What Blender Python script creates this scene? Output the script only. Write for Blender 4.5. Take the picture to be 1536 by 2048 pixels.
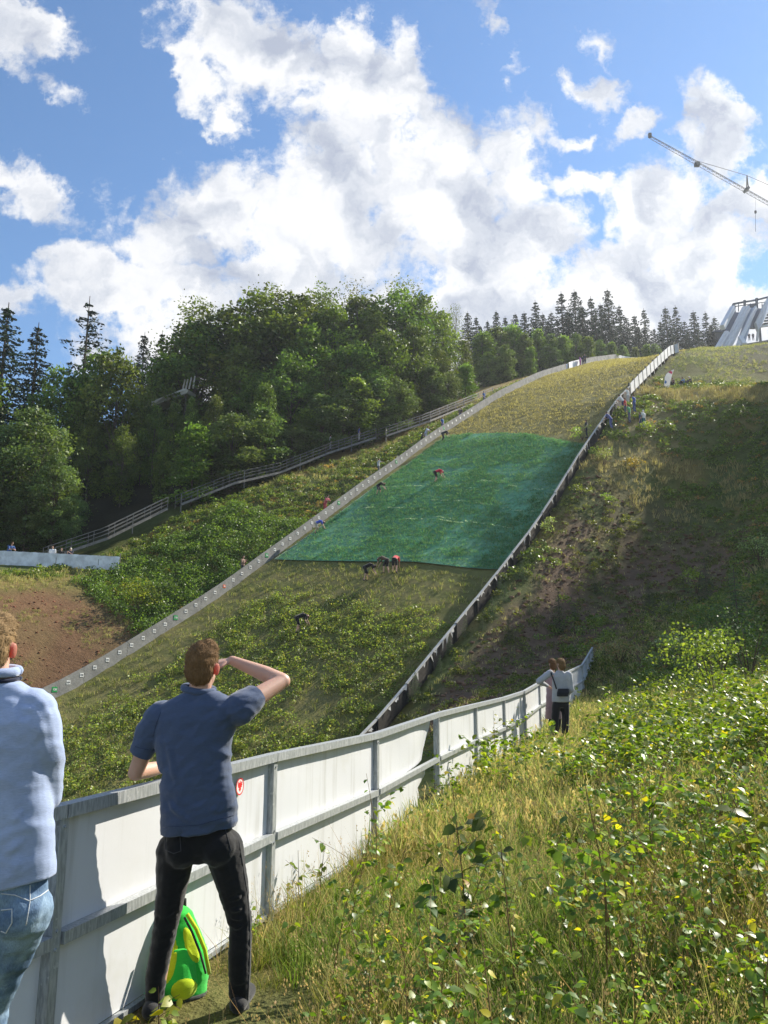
import bpy, bmesh, math, random
import numpy as np
from mathutils import Vector, Matrix, Quaternion

for _o in list(bpy.data.objects):
    bpy.data.objects.remove(_o)
SC = bpy.context.scene
COL = SC.collection
rng = np.random.default_rng(7)
random.seed(7)
R = math.radians

# ------------------------------------------------------------------ camera
FPX, PITCH, EYE = 1560.0, R(11.4), 1.75
cam = bpy.data.cameras.new("camera")
cam.sensor_fit = 'VERTICAL'
cam.sensor_height = 32.0
cam.lens = FPX / 2048.0 * 32.0
cam.clip_start = 0.05
cam.clip_end = 4000.0
CAM = bpy.data.objects.new("camera", cam)
COL.objects.link(CAM)
CAM.location = (0, 0, EYE)
CAM.rotation_euler = (R(90) + PITCH, 0, 0)
SC.camera = CAM

# ------------------------------------------------------------------ sun, exposure
SUN_AZ, SUN_EL = R(53.0), R(38.3)
SDIR = Vector((math.sin(SUN_AZ) * math.cos(SUN_EL), math.cos(SUN_AZ) * math.cos(SUN_EL), math.sin(SUN_EL)))
sl = bpy.data.lights.new("sun", 'SUN')
sl.energy = 4.8
sl.angle = R(0.55)
sl.color = (1.0, 0.93, 0.80)
SUN = bpy.data.objects.new("sun", sl)
COL.objects.link(SUN)
SUN.rotation_euler = (-SDIR).to_track_quat('-Z', 'Y').to_euler()
SUN.location = SDIR * 300
SC.view_settings.view_transform = 'Standard'
SC.view_settings.look = 'None'
SC.view_settings.gamma = 1.0
SC.view_settings.use_curve_mapping = False
SC.view_settings.exposure = 0.92
SC.cycles.max_bounces = 6
SC.cycles.diffuse_bounces = 3
SC.cycles.glossy_bounces = 2
SC.cycles.transmission_bounces = 3
SC.cycles.transparent_max_bounces = 6
SC.cycles.use_denoising = True
SC.cycles.sample_clamp_indirect = 6.0

# ------------------------------------------------------------------ node helpers
class NT:
    """small helper round a node tree"""
    def __init__(self, tree):
        self.t = tree
    def n(self, typ, **kw):
        nd = self.t.nodes.new(typ)
        for k, v in kw.items():
            if k.startswith('i_'):
                key = k[2:]
                key = int(key) if key.isdigit() else key.replace('_', ' ')
                self.put(nd.inputs[key], v)
            else:
                setattr(nd, k, v)
        return nd
    def put(self, sock, v):
        if isinstance(v, bpy.types.NodeSocket):
            self.t.links.new(v, sock)
        else:
            sock.default_value = v
    def math(self, op, a, b=None, c=None, clamp=False):
        nd = self.t.nodes.new('ShaderNodeMath')
        nd.operation = op
        nd.use_clamp = clamp
        for i, v in enumerate((a, b, c)):
            if v is not None:
                self.put(nd.inputs[i], v)
        return nd.outputs[0]
    def vmath(self, op, a, b=None, c=None):
        nd = self.t.nodes.new('ShaderNodeVectorMath')
        nd.operation = op
        for i, v in enumerate((a, b, c)):
            if v is not None:
                if nd.operation == 'SCALE' and i == 1:
                    self.put(nd.inputs[3], v)
                else:
                    self.put(nd.inputs[i], v)
        return nd.outputs[1] if op in ('LENGTH', 'DOT_PRODUCT', 'DISTANCE') else nd.outputs[0]
    def ramp(self, fac, stops, interp='LINEAR'):
        nd = self.t.nodes.new('ShaderNodeValToRGB')
        nd.color_ramp.interpolation = interp
        el = nd.color_ramp.elements
        while len(el) < len(stops):
            el.new(0.5)
        for e, (p, c) in zip(el, stops):
            e.position = p
            e.color = (*c, 1) if len(c) == 3 else c
        self.put(nd.inputs[0], fac)
        return nd.outputs[0]
    def mix(self, fac, a, b, blend='MIX'):
        nd = self.t.nodes.new('ShaderNodeMix')
        nd.data_type = 'RGBA'
        nd.blend_type = blend
        self.put(nd.inputs[0], fac)
        for s, v in ((nd.inputs[6], a), (nd.inputs[7], b)):
            self.put(s, (*v, 1) if isinstance(v, tuple) and len(v) == 3 else v)
        return nd.outputs[2]
    def noise(self, vec, scale, detail=4, rough=0.5, lac=2.0, dist=0.0):
        nd = self.t.nodes.new('ShaderNodeTexNoise')
        nd.inputs['Scale'].default_value = scale
        nd.inputs['Detail'].default_value = detail
        nd.inputs['Roughness'].default_value = rough
        nd.inputs['Lacunarity'].default_value = lac
        nd.inputs['Distortion'].default_value = dist
        if vec is not None:
            self.put(nd.inputs['Vector'], vec)
        return nd
    def smooth(self, x, lo, hi, a=0.0, b=1.0):
        nd = self.t.nodes.new('ShaderNodeMapRange')
        nd.interpolation_type = 'SMOOTHSTEP'
        self.put(nd.inputs[0], x)
        for i, v in enumerate((lo, hi, a, b)):
            self.put(nd.inputs[1 + i], v)
        return nd.outputs[0]

# ------------------------------------------------------------------ world: sky with clouds by direction
W = bpy.data.worlds.new("World")
SC.world = W
W.use_nodes = True
W.node_tree.nodes.clear()
g = NT(W.node_tree)
sky = g.n('ShaderNodeTexSky', sky_type='NISHITA')
sky.sun_disc = False
sky.sun_elevation = SUN_EL
sky.sun_rotation = SUN_AZ
sky.air_density = 1.0
sky.dust_density = 0.0
sky.ozone_density = 2.2
SKY_STRENGTH = 0.099
tc = g.n('ShaderNodeTexCoord')
D = tc.outputs['Generated']
_c, _s = math.cos(PITCH), math.sin(PITCH)
fw = g.vmath('DOT_PRODUCT', D, (0, _c, _s))
fwc = g.math('MAXIMUM', fw, 0.08)
uu = g.math('DIVIDE', g.vmath('DOT_PRODUCT', D, (1, 0, 0)), fwc)
vv = g.math('DIVIDE', g.vmath('DOT_PRODUCT', D, (0, -_s, _c)), fwc)
cmb = g.n('ShaderNodeCombineXYZ')
g.put(cmb.inputs[0], uu); g.put(cmb.inputs[1], vv)
P2 = cmb.outputs[0]
# billowing warp of the cloud plane
w1 = g.noise(P2, 5.0, 3, 0.55)
w2 = g.noise(P2, 17.0, 5, 0.62)
wa = g.vmath('SUBTRACT', w1.outputs['Color'], (0.5, 0.5, 0.5))
wb = g.vmath('SUBTRACT', w2.outputs['Color'], (0.5, 0.5, 0.5))
PW = g.vmath('ADD', g.vmath('ADD', P2, g.vmath('MULTIPLY', wa, (0.11, 0.11, 0))), g.vmath('MULTIPLY', wb, (0.085, 0.085, 0)))
# cloud bodies: pixel-free, centre and half axes in tangent units, angle, weight
CL = [(655, 430, 215, 190, 0, 1), (430, 420, 175, 110, 25, 1), (870, 390, 165, 200, 20, 1), (725, 210, 125, 190, 25, 1), (530, 85, 190, 115, -25, 1),
      (800, 160, 75, 110, 10, 1), (960, 500, 210, 120, -15, 1), (1080, 470, 110, 85, -20, 1), (330, 500, 110, 85, 0, .9), (300, 590, 190, 75, 0, 1),
      (185, 560, 85, 62, 0, 1), (580, 580, 220, 90, 0, 1), (1250, 560, 260, 95, 0, 1.1), (1400, 490, 190, 110, 0, 1), (1330, 395, 120, 95, 20, 1),
      (1425, 260, 62, 130, 8, 1), (1390, 620, 300, 100, 0, 1.1), (690, 60, 70, 70, 0, .8), (385, 130, 34, 100, 32, .75), (50, 30, 115, 75, 0, .9),
      (85, 385, 105, 42, -42, .75), (15, 325, 55, 45, 0, .8), (1010, 330, 80, 130, 32, .75), (1060, 235, 75, 35, -30, .3), (1200, 175, 75, 32, -38, .55),
      (1180, 258, 75, 22, 14, .5), (1262, 245, 55, 22, 35, .5), (1165, 362, 75, 26, 5, .5), (105, 172, 62, 22, -30, .32), (1220, 72, 28, 34, 0, .45),
      (972, 35, 22, 55, 0, .4), (20, 600, 70, 42, 0, .7), (70, 590, 42, 22, -45, .35), (470, 225, 40, 50, 20, .65), (880, 620, 300, 80, 0, 1),
      (1500, 400, 120, 60, -20, .9), (1010, 145, 18, 42, 0, .33), (250, 440, 60, 40, -60, .35), (1100, 640, 300, 120, 0, 1.1), (480, 690, 330, 130, 0, 1.1), (800, 690, 330, 150, 0, 1.1), (1400, 690, 330, 130, 0, 1.2), (230, 600, 160, 60, 0, 1)]
F = None
for (px, py, rx, ry, an, w) in CL:
    m = g.n('ShaderNodeMapping', vector_type='TEXTURE')
    m.inputs['Location'].default_value = ((px - 768) / FPX, (1024 - py) / FPX, 0)
    m.inputs['Rotation'].default_value = (0, 0, R(an))
    m.inputs['Scale'].default_value = (rx / FPX, ry / FPX, 1)
    g.put(m.inputs[0], PW)
    f = g.math('MULTIPLY_ADD', g.vmath('LENGTH', m.outputs[0]), -w, w)
    F = f if F is None else g.n('ShaderNodeMath', operation='SMOOTH_MAX', i_0=F, i_1=f, i_2=0.12).outputs[0]
# far clouds over the rest of the dome (beside and behind the viewer)
dome = g.noise(D, 2.4, 6, 0.55)
domeF = g.math('MULTIPLY_ADD', dome.outputs[0], 5.0, -2.75)
inview = g.smooth(fw, 0.5, 0.68)
F = g.math('ADD', g.math('MULTIPLY', F, inview), g.math('MULTIPLY', domeF, g.math('SUBTRACT', 1.0, inview)))
det = g.noise(PW, 11.0, 8, 0.62)
fine = g.noise(P2, 46.0, 6, 0.62)
dn = g.math('ADD', g.math('MULTIPLY_ADD', det.outputs[0], 1.9, -0.95), g.math('MULTIPLY_ADD', fine.outputs[0], 0.9, -0.45))
dens = g.math('ADD', F, dn)
alpha = g.smooth(dens, -0.12, 0.40)
# shading of the cloud: thicker parts turned away from the sun are greyer (relief of the billows)
off = (0.030, 0.034, 0)
n0 = g.noise(PW, 7.5, 6, 0.52)
n1 = g.noise(g.vmath('ADD', PW, off), 7.5, 6, 0.52)
rel = g.math('SUBTRACT', n0.outputs[0], n1.outputs[0])
big = g.noise(P2, 3.1, 3, 0.5)
thick = g.smooth(dens, 0.35, 1.25)
sh = g.math('ADD', g.math('MULTIPLY_ADD', rel, 3.4, 0.62), g.math('MULTIPLY', thick, g.math('MULTIPLY_ADD', big.outputs[0], -2.2, 0.95)))
ccol = g.ramp(sh, [(0.0, (0.46, 0.51, 0.63)), (0.42, (0.70, 0.735, 0.81)), (0.75, (0.93, 0.94, 0.97)), (1.0, (1.0, 1.0, 1.0))])
ccol = g.vmath('SCALE', ccol, 0.545)
hs = g.n('ShaderNodeHueSaturation', i_Saturation=1.12, i_Value=1.0)
g.put(hs.inputs['Color'], sky.outputs[0])
blue = g.vmath('SCALE', hs.outputs[0], SKY_STRENGTH)
blue = g.vmath('MULTIPLY', blue, (1.0, 1.0, 1.0))
skycol = g.mix(alpha, blue, ccol)
bg = g.n('ShaderNodeBackground', i_Strength=1.0)
g.put(bg.inputs[0], skycol)
wo = g.n('ShaderNodeOutputWorld')
g.put(wo.inputs[0], bg.outputs[0])
W.cycles.sampling_method = 'MANUAL'
W.cycles.sample_map_resolution = 512

# ------------------------------------------------------------------ object helpers
ORG = {}
def link(o, parent=None):
    COL.objects.link(o)
    if parent is not None:
        o.parent = parent
    return o
def tag(o, label=None, cat=None, group=None, kind=None):
    if label: o['label'] = label
    if cat: o['category'] = cat
    if group: o['group'] = group
    if kind: o['kind'] = kind
    return o
def thing(name, label, cat, loc=(0, 0, 0), group=None, rz=0.0):
    o = bpy.data.objects.new(name, None)
    o.empty_display_size = 0.2
    o.location = loc
    o.rotation_euler = (0, 0, rz)
    COL.objects.link(o)
    ORG[o.name] = Vector(loc) if rz == 0.0 else None
    return tag(o, label, cat, group)
def origin_of(o):
    while o is not None:
        if o.name in ORG and ORG[o.name] is not None:
            return ORG[o.name]
        o = o.parent
    return Vector((0, 0, 0))

class MB:
    """collects boxes, bars, tubes and polygons; build() links them as ONE mesh object"""
    def __init__(self):
        self.v, self.f = [], []
    def add(self, vs, fs):
        b = len(self.v)
        self.v += [tuple(p) for p in vs]
        self.f += [tuple(i + b for i in f) for f in fs]
        return self
    def box(self, c, s, rot=None):
        c = Vector(c); h = Vector(s) * 0.5
        vs = []
        for x in (-1, 1):
            for y in (-1, 1):
                for z in (-1, 1):
                    p = Vector((x * h.x, y * h.y, z * h.z))
                    if rot is not None: p = rot @ p
                    vs.append(c + p)
        return self.add(vs, [(0, 1, 3, 2), (4, 6, 7, 5), (0, 4, 5, 1), (2, 3, 7, 6), (0, 2, 6, 4), (1, 5, 7, 3)])
    def bar(self, p, q, w, h, up=(0, 0, 1)):
        p, q = Vector(p), Vector(q)
        d = (q - p)
        if d.length < 1e-6: return self
        d.normalize()
        s = d.cross(Vector(up))
        if s.length < 1e-5: s = d.cross(Vector((1, 0, 0)))
        s.normalize(); u = s.cross(d)
        vs = []
        for e in (p, q):
            for a, b in ((-1, -1), (1, -1), (1, 1), (-1, 1)):
                vs.append(e + s * (a * w / 2) + u * (b * h / 2))
        return self.add(vs, [(3, 2, 1, 0), (4, 5, 6, 7), (0, 1, 5, 4), (1, 2, 6, 5), (2, 3, 7, 6), (3, 0, 4, 7)])
    def tube(self, p, q, r, r2=None, n=8):
        p, q = Vector(p), Vector(q)
        r2 = r if r2 is None else r2
        d = (q - p).normalized()
        s = d.orthogonal().normalized(); u = d.cross(s)
        vs = []
        for e, rr in ((p, r), (q, r2)):
            for i in range(n):
                a = 2 * math.pi * i / n
                vs.append(e + (s * math.cos(a) + u * math.sin(a)) * rr)
        fs = [(i, (i + 1) % n, n + (i + 1) % n, n + i) for i in range(n)]
        fs += [tuple(range(n - 1, -1, -1)), tuple(range(n, 2 * n))]
        return self.add(vs, fs)
    def path(self, pts, r, n=6, taper=None):
        pts = [Vector(p) for p in pts]
        rs = [r if taper is None else r + (taper - r) * i / (len(pts) - 1) for i in range(len(pts))]
        s = None; vs = []
        for i, p in enumerate(pts):
            d = (pts[min(i + 1, len(pts) - 1)] - pts[max(i - 1, 0)]).normalized()
            s = d.orthogonal().normalized() if s is None else (s - d * s.dot(d)).normalized()
            u = d.cross(s)
            for k in range(n):
                a = 2 * math.pi * k / n
                vs.append(p + (s * math.cos(a) + u * math.sin(a)) * rs[i])
        fs = []
        for i in range(len(pts) - 1):
            for k in range(n):
                fs.append((i * n + k, i * n + (k + 1) % n, (i + 1) * n + (k + 1) % n, (i + 1) * n + k))
        fs += [tuple(range(n - 1, -1, -1)), tuple(range((len(pts) - 1) * n, len(pts) * n))]
        return self.add(vs, fs)
    def prism(self, poly, depth_vec):
        """flat polygon (list of 3D points) extruded along depth_vec"""
        d = Vector(depth_vec); n = len(poly)
        vs = [Vector(p) for p in poly] + [Vector(p) + d for p in poly]
        fs = [tuple(range(n - 1, -1, -1)), tuple(range(n, 2 * n))] + [(i, (i + 1) % n, n + (i + 1) % n, n + i) for i in range(n)]
        return self.add(vs, fs)
    def build(self, name, mat, parent=None, smooth=False, org=None):
        o = org if org is not None else (origin_of(parent) if parent is not None else Vector((0, 0, 0)))
        me = bpy.data.meshes.new(name)
        me.from_pydata([(x - o[0], y - o[1], z - o[2]) for x, y, z in self.v], [], self.f)
        bm = bmesh.new(); bm.from_mesh(me)
        bmesh.ops.recalc_face_normals(bm, faces=bm.faces)
        bm.to_mesh(me); bm.free()
        if smooth:
            me.polygons.foreach_set('use_smooth', [True] * len(me.polygons))
        me.materials.append(mat)
        return link(bpy.data.objects.new(name, me), parent)

def np_mesh(name, V, Fc, mat=None, tint=None, smooth=False):
    """V (n,3), Fc (m,k) arrays -> mesh datablock, with an optional per-vertex colour attribute 'tint'"""
    V = np.ascontiguousarray(V, dtype=np.float32); Fc = np.ascontiguousarray(Fc, dtype=np.int32)
    me = bpy.data.meshes.new(name)
    m, k = Fc.shape
    me.vertices.add(len(V)); me.vertices.foreach_set('co', V.ravel())
    me.loops.add(m * k); me.loops.foreach_set('vertex_index', Fc.ravel())
    me.polygons.add(m)
    me.polygons.foreach_set('loop_start', np.arange(0, m * k, k, dtype=np.int32))
    me.polygons.foreach_set('loop_total', np.full(m, k, dtype=np.int32))
    if smooth:
        me.polygons.foreach_set('use_smooth', np.ones(m, dtype=bool))
    me.update(calc_edges=True)
    if tint is not None:
        at = me.attributes.new('tint', 'FLOAT_COLOR', 'POINT')
        t4 = np.ones((len(V), 4), dtype=np.float32); t4[:, :3] = tint
        at.data.foreach_set('color', t4.ravel())
    if mat is not None:
        me.materials.append(mat)
    return me

# ------------------------------------------------------------------ materials
def new_mat(name):
    m = bpy.data.materials.new(name)
    m.use_nodes = True
    m.node_tree.nodes.clear()
    t = NT(m.node_tree)
    out = t.n('ShaderNodeOutputMaterial')
    return m, t, out
def mat_plain(name, col, rough=0.7, metal=0.0, var=0.15, vscale=8.0, bump=0.0, bscale=60.0, spec=0.4, stretch=(1, 1, 1), col2=None):
    m, t, out = new_mat(name)
    co = t.n('ShaderNodeTexCoord').outputs['Object']
    mp = t.vmath('MULTIPLY', co, stretch)
    nz = t.noise(mp, vscale, 5, 0.6)
    c2 = col2 if col2 is not None else tuple(min(1, c * (1 - var * 1.6)) for c in col)
    c1 = tuple(min(1, c * (1 + var * 0.6)) for c in col)
    cc = t.mix(t.smooth(nz.outputs[0], 0.32, 0.68), c1, c2)
    b = t.n('ShaderNodeBsdfPrincipled', i_Roughness=rough, i_Metallic=metal)
    b.inputs['Specular IOR Level'].default_value = spec
    t.put(b.inputs['Base Color'], cc)
    if bump > 0:
        bn = t.n('ShaderNodeBump', i_Strength=bump, i_Distance=0.02)
        t.put(bn.inputs['Height'], t.noise(mp, bscale, 4, 0.6).outputs[0])
        t.put(b.inputs['Normal'], bn.outputs[0])
    t.put(out.inputs[0], b.outputs[0])
    return m
def mat_leaf(name, mul=(1, 1, 1), trans=0.35, rough=0.45, spec=0.35, tcol=(1.25, 1.3, 0.5)):
    """leaf surface: colour from the mesh's 'tint', part of the light passes through"""
    m, t, out = new_mat(name)
    at = t.n('ShaderNodeAttribute', attribute_name='tint').outputs['Color']
    oi = t.n('ShaderNodeObjectInfo').outputs['Random']
    hs = t.n('ShaderNodeHueSaturation')
    t.put(hs.inputs['Hue'], t.math('MULTIPLY_ADD', oi, 0.05, 0.475))
    t.put(hs.inputs['Value'], t.math('MULTIPLY_ADD', oi, 0.5, 0.78))
    t.put(hs.inputs['Color'], t.vmath('MULTIPLY', at, mul))
    b = t.n('ShaderNodeBsdfPrincipled', i_Roughness=rough)
    b.inputs['Specular IOR Level'].default_value = spec
    t.put(b.inputs['Base Color'], hs.outputs[0])
    tr = t.n('ShaderNodeBsdfTranslucent')
    t.put(tr.inputs[0], t.vmath('MULTIPLY', hs.outputs[0], tcol))
    mx = t.n('ShaderNodeMixShader', i_0=trans)
    t.put(mx.inputs[1], b.outputs[0]); t.put(mx.inputs[2], tr.outputs[0])
    t.put(out.inputs[0], mx.outputs[0])
    return m

# ------------------------------------------------------------------ pixels and rays (world directions of the photograph's view)
def ray(px, py):
    x = (px - 768) / FPX; y = (1024 - py) / FPX
    return Vector((x, _c - y * _s, _s + y * _c))
def at(px, py, d):
    return ray(px, py) * d + Vector((0, 0, EYE))

# ------------------------------------------------------------------ numpy noise
_tab = np.random.default_rng(3).random((256, 256))
def vnoise(x, y):
    xi = np.floor(x).astype(int); yi = np.floor(y).astype(int)
    fx = x - xi; fy = y - yi
    fx = fx * fx * (3 - 2 * fx); fy = fy * fy * (3 - 2 * fy)
    a = _tab[xi % 256, yi % 256]; b = _tab[(xi + 1) % 256, yi % 256]
    c = _tab[xi % 256, (yi + 1) % 256]; d = _tab[(xi + 1) % 256, (yi + 1) % 256]
    return (a * (1 - fx) + b * fx) * (1 - fy) + (c * (1 - fx) + d * fx) * fy
def fbm(x, y, o=4):
    s = 0; a = 0.5; tot = 0
    for i in range(o):
        s = s + a * vnoise(x * 2 ** i + 17.3 * i, y * 2 ** i + 5.1 * i); tot += a; a *= 0.55
    return s / tot
def sstep(x, a, b):
    t = np.clip((x - a) / (b - a), 0, 1)
    return t * t * (3 - 2 * t)

# ------------------------------------------------------------------ terrain
AZ = R(35.0)
UA = np.array([math.sin(AZ), math.cos(AZ)]); UN = np.array([math.cos(AZ), -math.sin(AZ)])
P0 = np.array([-8.913, 61.317])
WID = 20.5
def uv_of(x, y):
    dx = x - P0[0]; dy = y - P0[1]
    return dx * UA[0] + dy * UA[1], dx * UN[0] + dy * UN[1]
def xy_of(u, v):
    return P0[0] + u * UA[0] + v * UN[0], P0[1] + u * UA[1] + v * UN[1]
UL = [-120, -80, -50, -35, -26, -17.5, -14.0, -11.3, -7.9, -4.9, -1.3, 0, 6.0, 11.6, 16.7, 24.7, 41.5, 54.6, 64.6, 75.8, 90.2, 105, 130, 170, 260, 420]
ZL = [-6, -6.5, -6.3, -5, -3, 0.1, 2.0, 3.5, 5.4, 7.1, 9.5, 10.3, 14.1, 17.8, 20.9, 26.1, 36.0, 42.8, 47.3, 52.2, 57.8, 61.2, 66, 74, 78, 80]
URR = [-120, -80, -50, -35, -26, -15.1, -6.9, -1.9, 2.7, 6.2, 11.4, 16.2, 23.6, 30.2, 40.1, 45.8, 55, 70, 82, 92, 105, 130, 170, 260, 420]
ZR = [-6, -7, -7.5, -7.5, -6.9, -1.9, 3.4, 6.6, 9.6, 12.1, 16.3, 19.9, 25.3, 29.4, 35.3, 38.6, 42.2, 47.2, 51, 54, 58, 65, 74, 78, 80]
UF = np.arange(-120, 420.01, 1.0)
def gsm(a, s, axis=0):
    r = int(3 * s) + 1
    k = np.exp(-0.5 * (np.arange(-r, r + 1) / s) ** 2); k /= k.sum()
    p = np.pad(a, [(r, r) if i == axis else (0, 0) for i in range(a.ndim)], mode='edge')
    return np.apply_along_axis(lambda q: np.convolve(q, k, 'valid'), axis, p)
hLf = gsm(np.interp(UF, UL, ZL), 1.5); hRf = gsm(np.interp(UF, URR, ZR), 1.5)
def hL(u): return np.interp(u, UF, hLf)
def hR(u): return np.interp(u, UF, hRf)
def tab(us, zs): return gsm(np.interp(UF, us, zs), 1.5)
RU = [-120, -80, -50, -35, -26, -18, -10, -5, 2, 8, 14, 20, 27, 31, 36, 45, 55, 60, 70, 82, 92, 105, 130, 170, 260, 420]
t26 = tab(RU, [-4, -5, -4, -4.5, -3.5, -0.6, 1.0, 2.6, 6.0, 9.6, 14.0, 18.9, 25.4, 28.2, 30.3, 36.0, 41, 43, 46.5, 50, 53, 57, 63, 72, 76, 78])
t32 = tab(RU, [0, -1, -2, -2, -1.5, 0.9, 2.6, 3.8, 5.9, 8.5, 12.4, 17.2, 24.2, 27.1, 28.6, 33.5, 39.5, 42.5, 46, 49.5, 52.5, 56.5, 62, 72, 76, 78])
t42 = tab(RU, [4, 2, 0, .5, 1.2, 2.5, 5, 6.6, 9, 11.4, 15, 19.6, 26, 28.2, 29.5, 34, 40, 43, 46.5, 50, 53, 57, 62, 72, 76, 78])
LU = [-120, -80, -50, -35, -26, -18, -12, -10, -5, 2, 8, 14, 20, 27, 31, 36, 45, 55, 70, 82, 92, 105, 130, 170, 260, 420]
l15 = tab(LU, [5, 6, 7.5, 8.0, 8.4, 8.8, 9.3, 9.6, 11.5, 15.8, 18.8, 21.6, 24.6, 28, 30.2, 32.7, 37.9, 43, 50, 54.8, 58.6, 61.5, 66, 74, 78, 80])
l10 = tab(LU, [4, 5, 6.5, 7.1, 7.4, 7.6, 7.8, 8.2, 9.8, 14.6, 18.3, 21.4, 24.4, 28, 30.2, 32.7, 37.9, 43, 50, 54.8, 58.6, 61.5, 66, 74, 78, 80])
l5 = tab(LU, [-2, -2, 0, 1, 2.2, 3.6, 5.1, 5.8, 8, 12.4, 16.0, 19.6, 23.3, 27.5, 29.9, 32.5, 37.8, 42.9, 49.9, 54.7, 58.5, 61.4, 66, 74, 78, 80])
VN = np.array([-260, -120, -60, -30, -15, -10.5, -5, -1.5, 0, WID, WID + 1.5, 26, 32, 42, 60, 120, 260.])
cols = [l15 + 14, l15 + 11, l15 + 7, l15 + 3, l15, l10, l5, hLf - 0.15, hLf, hRf, hRf + 0.2 * (1 - sstep(UF, 22, 27)) - 0.25 * sstep(UF, 22, 27) - 1.0 * sstep(UF, 29, 32) * (1 - sstep(UF, 38, 46)), t26, t32, t42, t42 + 2.5, t42 + 9, t42 + 14]
T = np.stack(cols, 1)
VF = np.arange(-260, 260.01, 0.5)
TG = np.stack([np.interp(VF, VN, T[i]) for i in range(len(UF))], 0)
_sm = gsm(TG, 1.6, 1)
_edge = np.minimum(np.abs(VF), np.abs(VF - WID))
_we = np.where((VF > 0) & (VF < WID), 0.0, sstep(_edge, 0.2, 3.0))
TG = TG * (1 - _we) + _sm * _we
def far_h(x, y):
    u, v = uv_of(x, y)
    fu = np.clip(u + 120, 0, len(UF) - 1.001); fv = np.clip((v + 260) * 2, 0, len(VF) - 1.001)
    iu = fu.astype(int); iv = fv.astype(int); a = fu - iu; b = fv - iv
    z = (TG[iu, iv] * (1 - b) + TG[iu, iv + 1] * b) * (1 - a) + (TG[iu + 1, iv] * (1 - b) + TG[iu + 1, iv + 1] * b) * a
    return z
# the spectators' fence: posts by distance, from the viewer's side of the hill
FENCE = [(-3.15, -0.4, 1.10), (-2.36, 1.55, 1.12), (118, 1608, 3.75), (542, 1506, 5.95), (749, 1465, 8.25), (872, 1425, 10.6), (949, 1407, 13.1), (1006, 1394, 15.6), (1047, 1381, 18.0),
         (1077, 1364, 20.4), (1106, 1353, 23.0), (1135, 1342, 26.0), (1163, 1329, 29.0), (1170.5, 1317, 31.6), (1177, 1306, 34.2), (1184, 1294, 37.0)]
FP = []
for f_ in FENCE:
    FP.append(Vector((f_[0], f_[1], f_[2])) if abs(f_[0]) < 10 else at(*f_))
FH = 1.16
fX = np.array([p.x for p in FP]); fY = np.array([p.y for p in FP]); fZ = np.array([p.z - FH for p in FP])
fYe = np.concatenate([[-60], fY, [80]]); fXe = np.concatenate([[-9], fX, [24]]); fZe = np.concatenate([[-0.2], fZ, [6]])
def near_h(x, y):
    xf = np.interp(y, fYe, fXe); zf = np.interp(y, fYe, fZe)
    d = x - xf
    right = zf + 0.13 * np.clip(d - 0.8, 0, None) + 0.10 * np.clip(d - 4, 0, None)
    left = np.maximum(zf - 0.55 * np.clip(-d - 0.25, 0, None), -4.5)
    return np.where(d > 0, right, left), d
def ground_z(x, y, detail=True):
    x = np.asarray(x, float); y = np.asarray(y, float)
    zf = far_h(x, y)
    zn, d = near_h(x, y)
    wr = sstep(y, 27, 40)
    zr = zn * (1 - wr) + zf * wr
    k = sstep(np.sqrt(x * x + y * y), 14, 30)
    zl = zn * (1 - k) + np.maximum(zf, np.where(y < 30, np.minimum(zn, zf), zf)) * k
    z = np.where(d > 0, zr, np.where(y > 40, zf, zl))
    z = np.where(y < -20, zn, z)
    if detail:
        u, v = uv_of(x, y)
        rough = np.where((v > -0.6) & (v < WID + 0.6) & (y > 25), 0.0, 1.0) * (1 - 0.7 * ((y < 14) & (np.abs(d) < 1.2)))
        z = z + rough * ((fbm(x * 0.7, y * 0.7, 3) - 0.5) * 0.22 + (fbm(x * 0.17 + 9, y * 0.17, 3) - 0.5) * 0.7 * sstep(y, 12, 40))
    return z
def gz(x, y): return float(ground_z(np.array([x]), np.array([y]))[0])
def hit(px, py, dmin=2.0, dmax=260.0, lift=0.0):
    """where the ray through (px, py) meets the ground"""
    r = ray(px, py)
    ds = np.concatenate([np.arange(dmin, 30, 0.05), np.arange(30, dmax, 0.15)])
    z = EYE + r.z * ds - ground_z(r.x * ds, r.y * ds) - lift
    i = np.argmax(z < 0)
    d = ds[i] if z[i] < 0 else dmax
    p = at(px, py, d)
    return Vector((p.x, p.y, gz(p.x, p.y) + lift))
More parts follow.
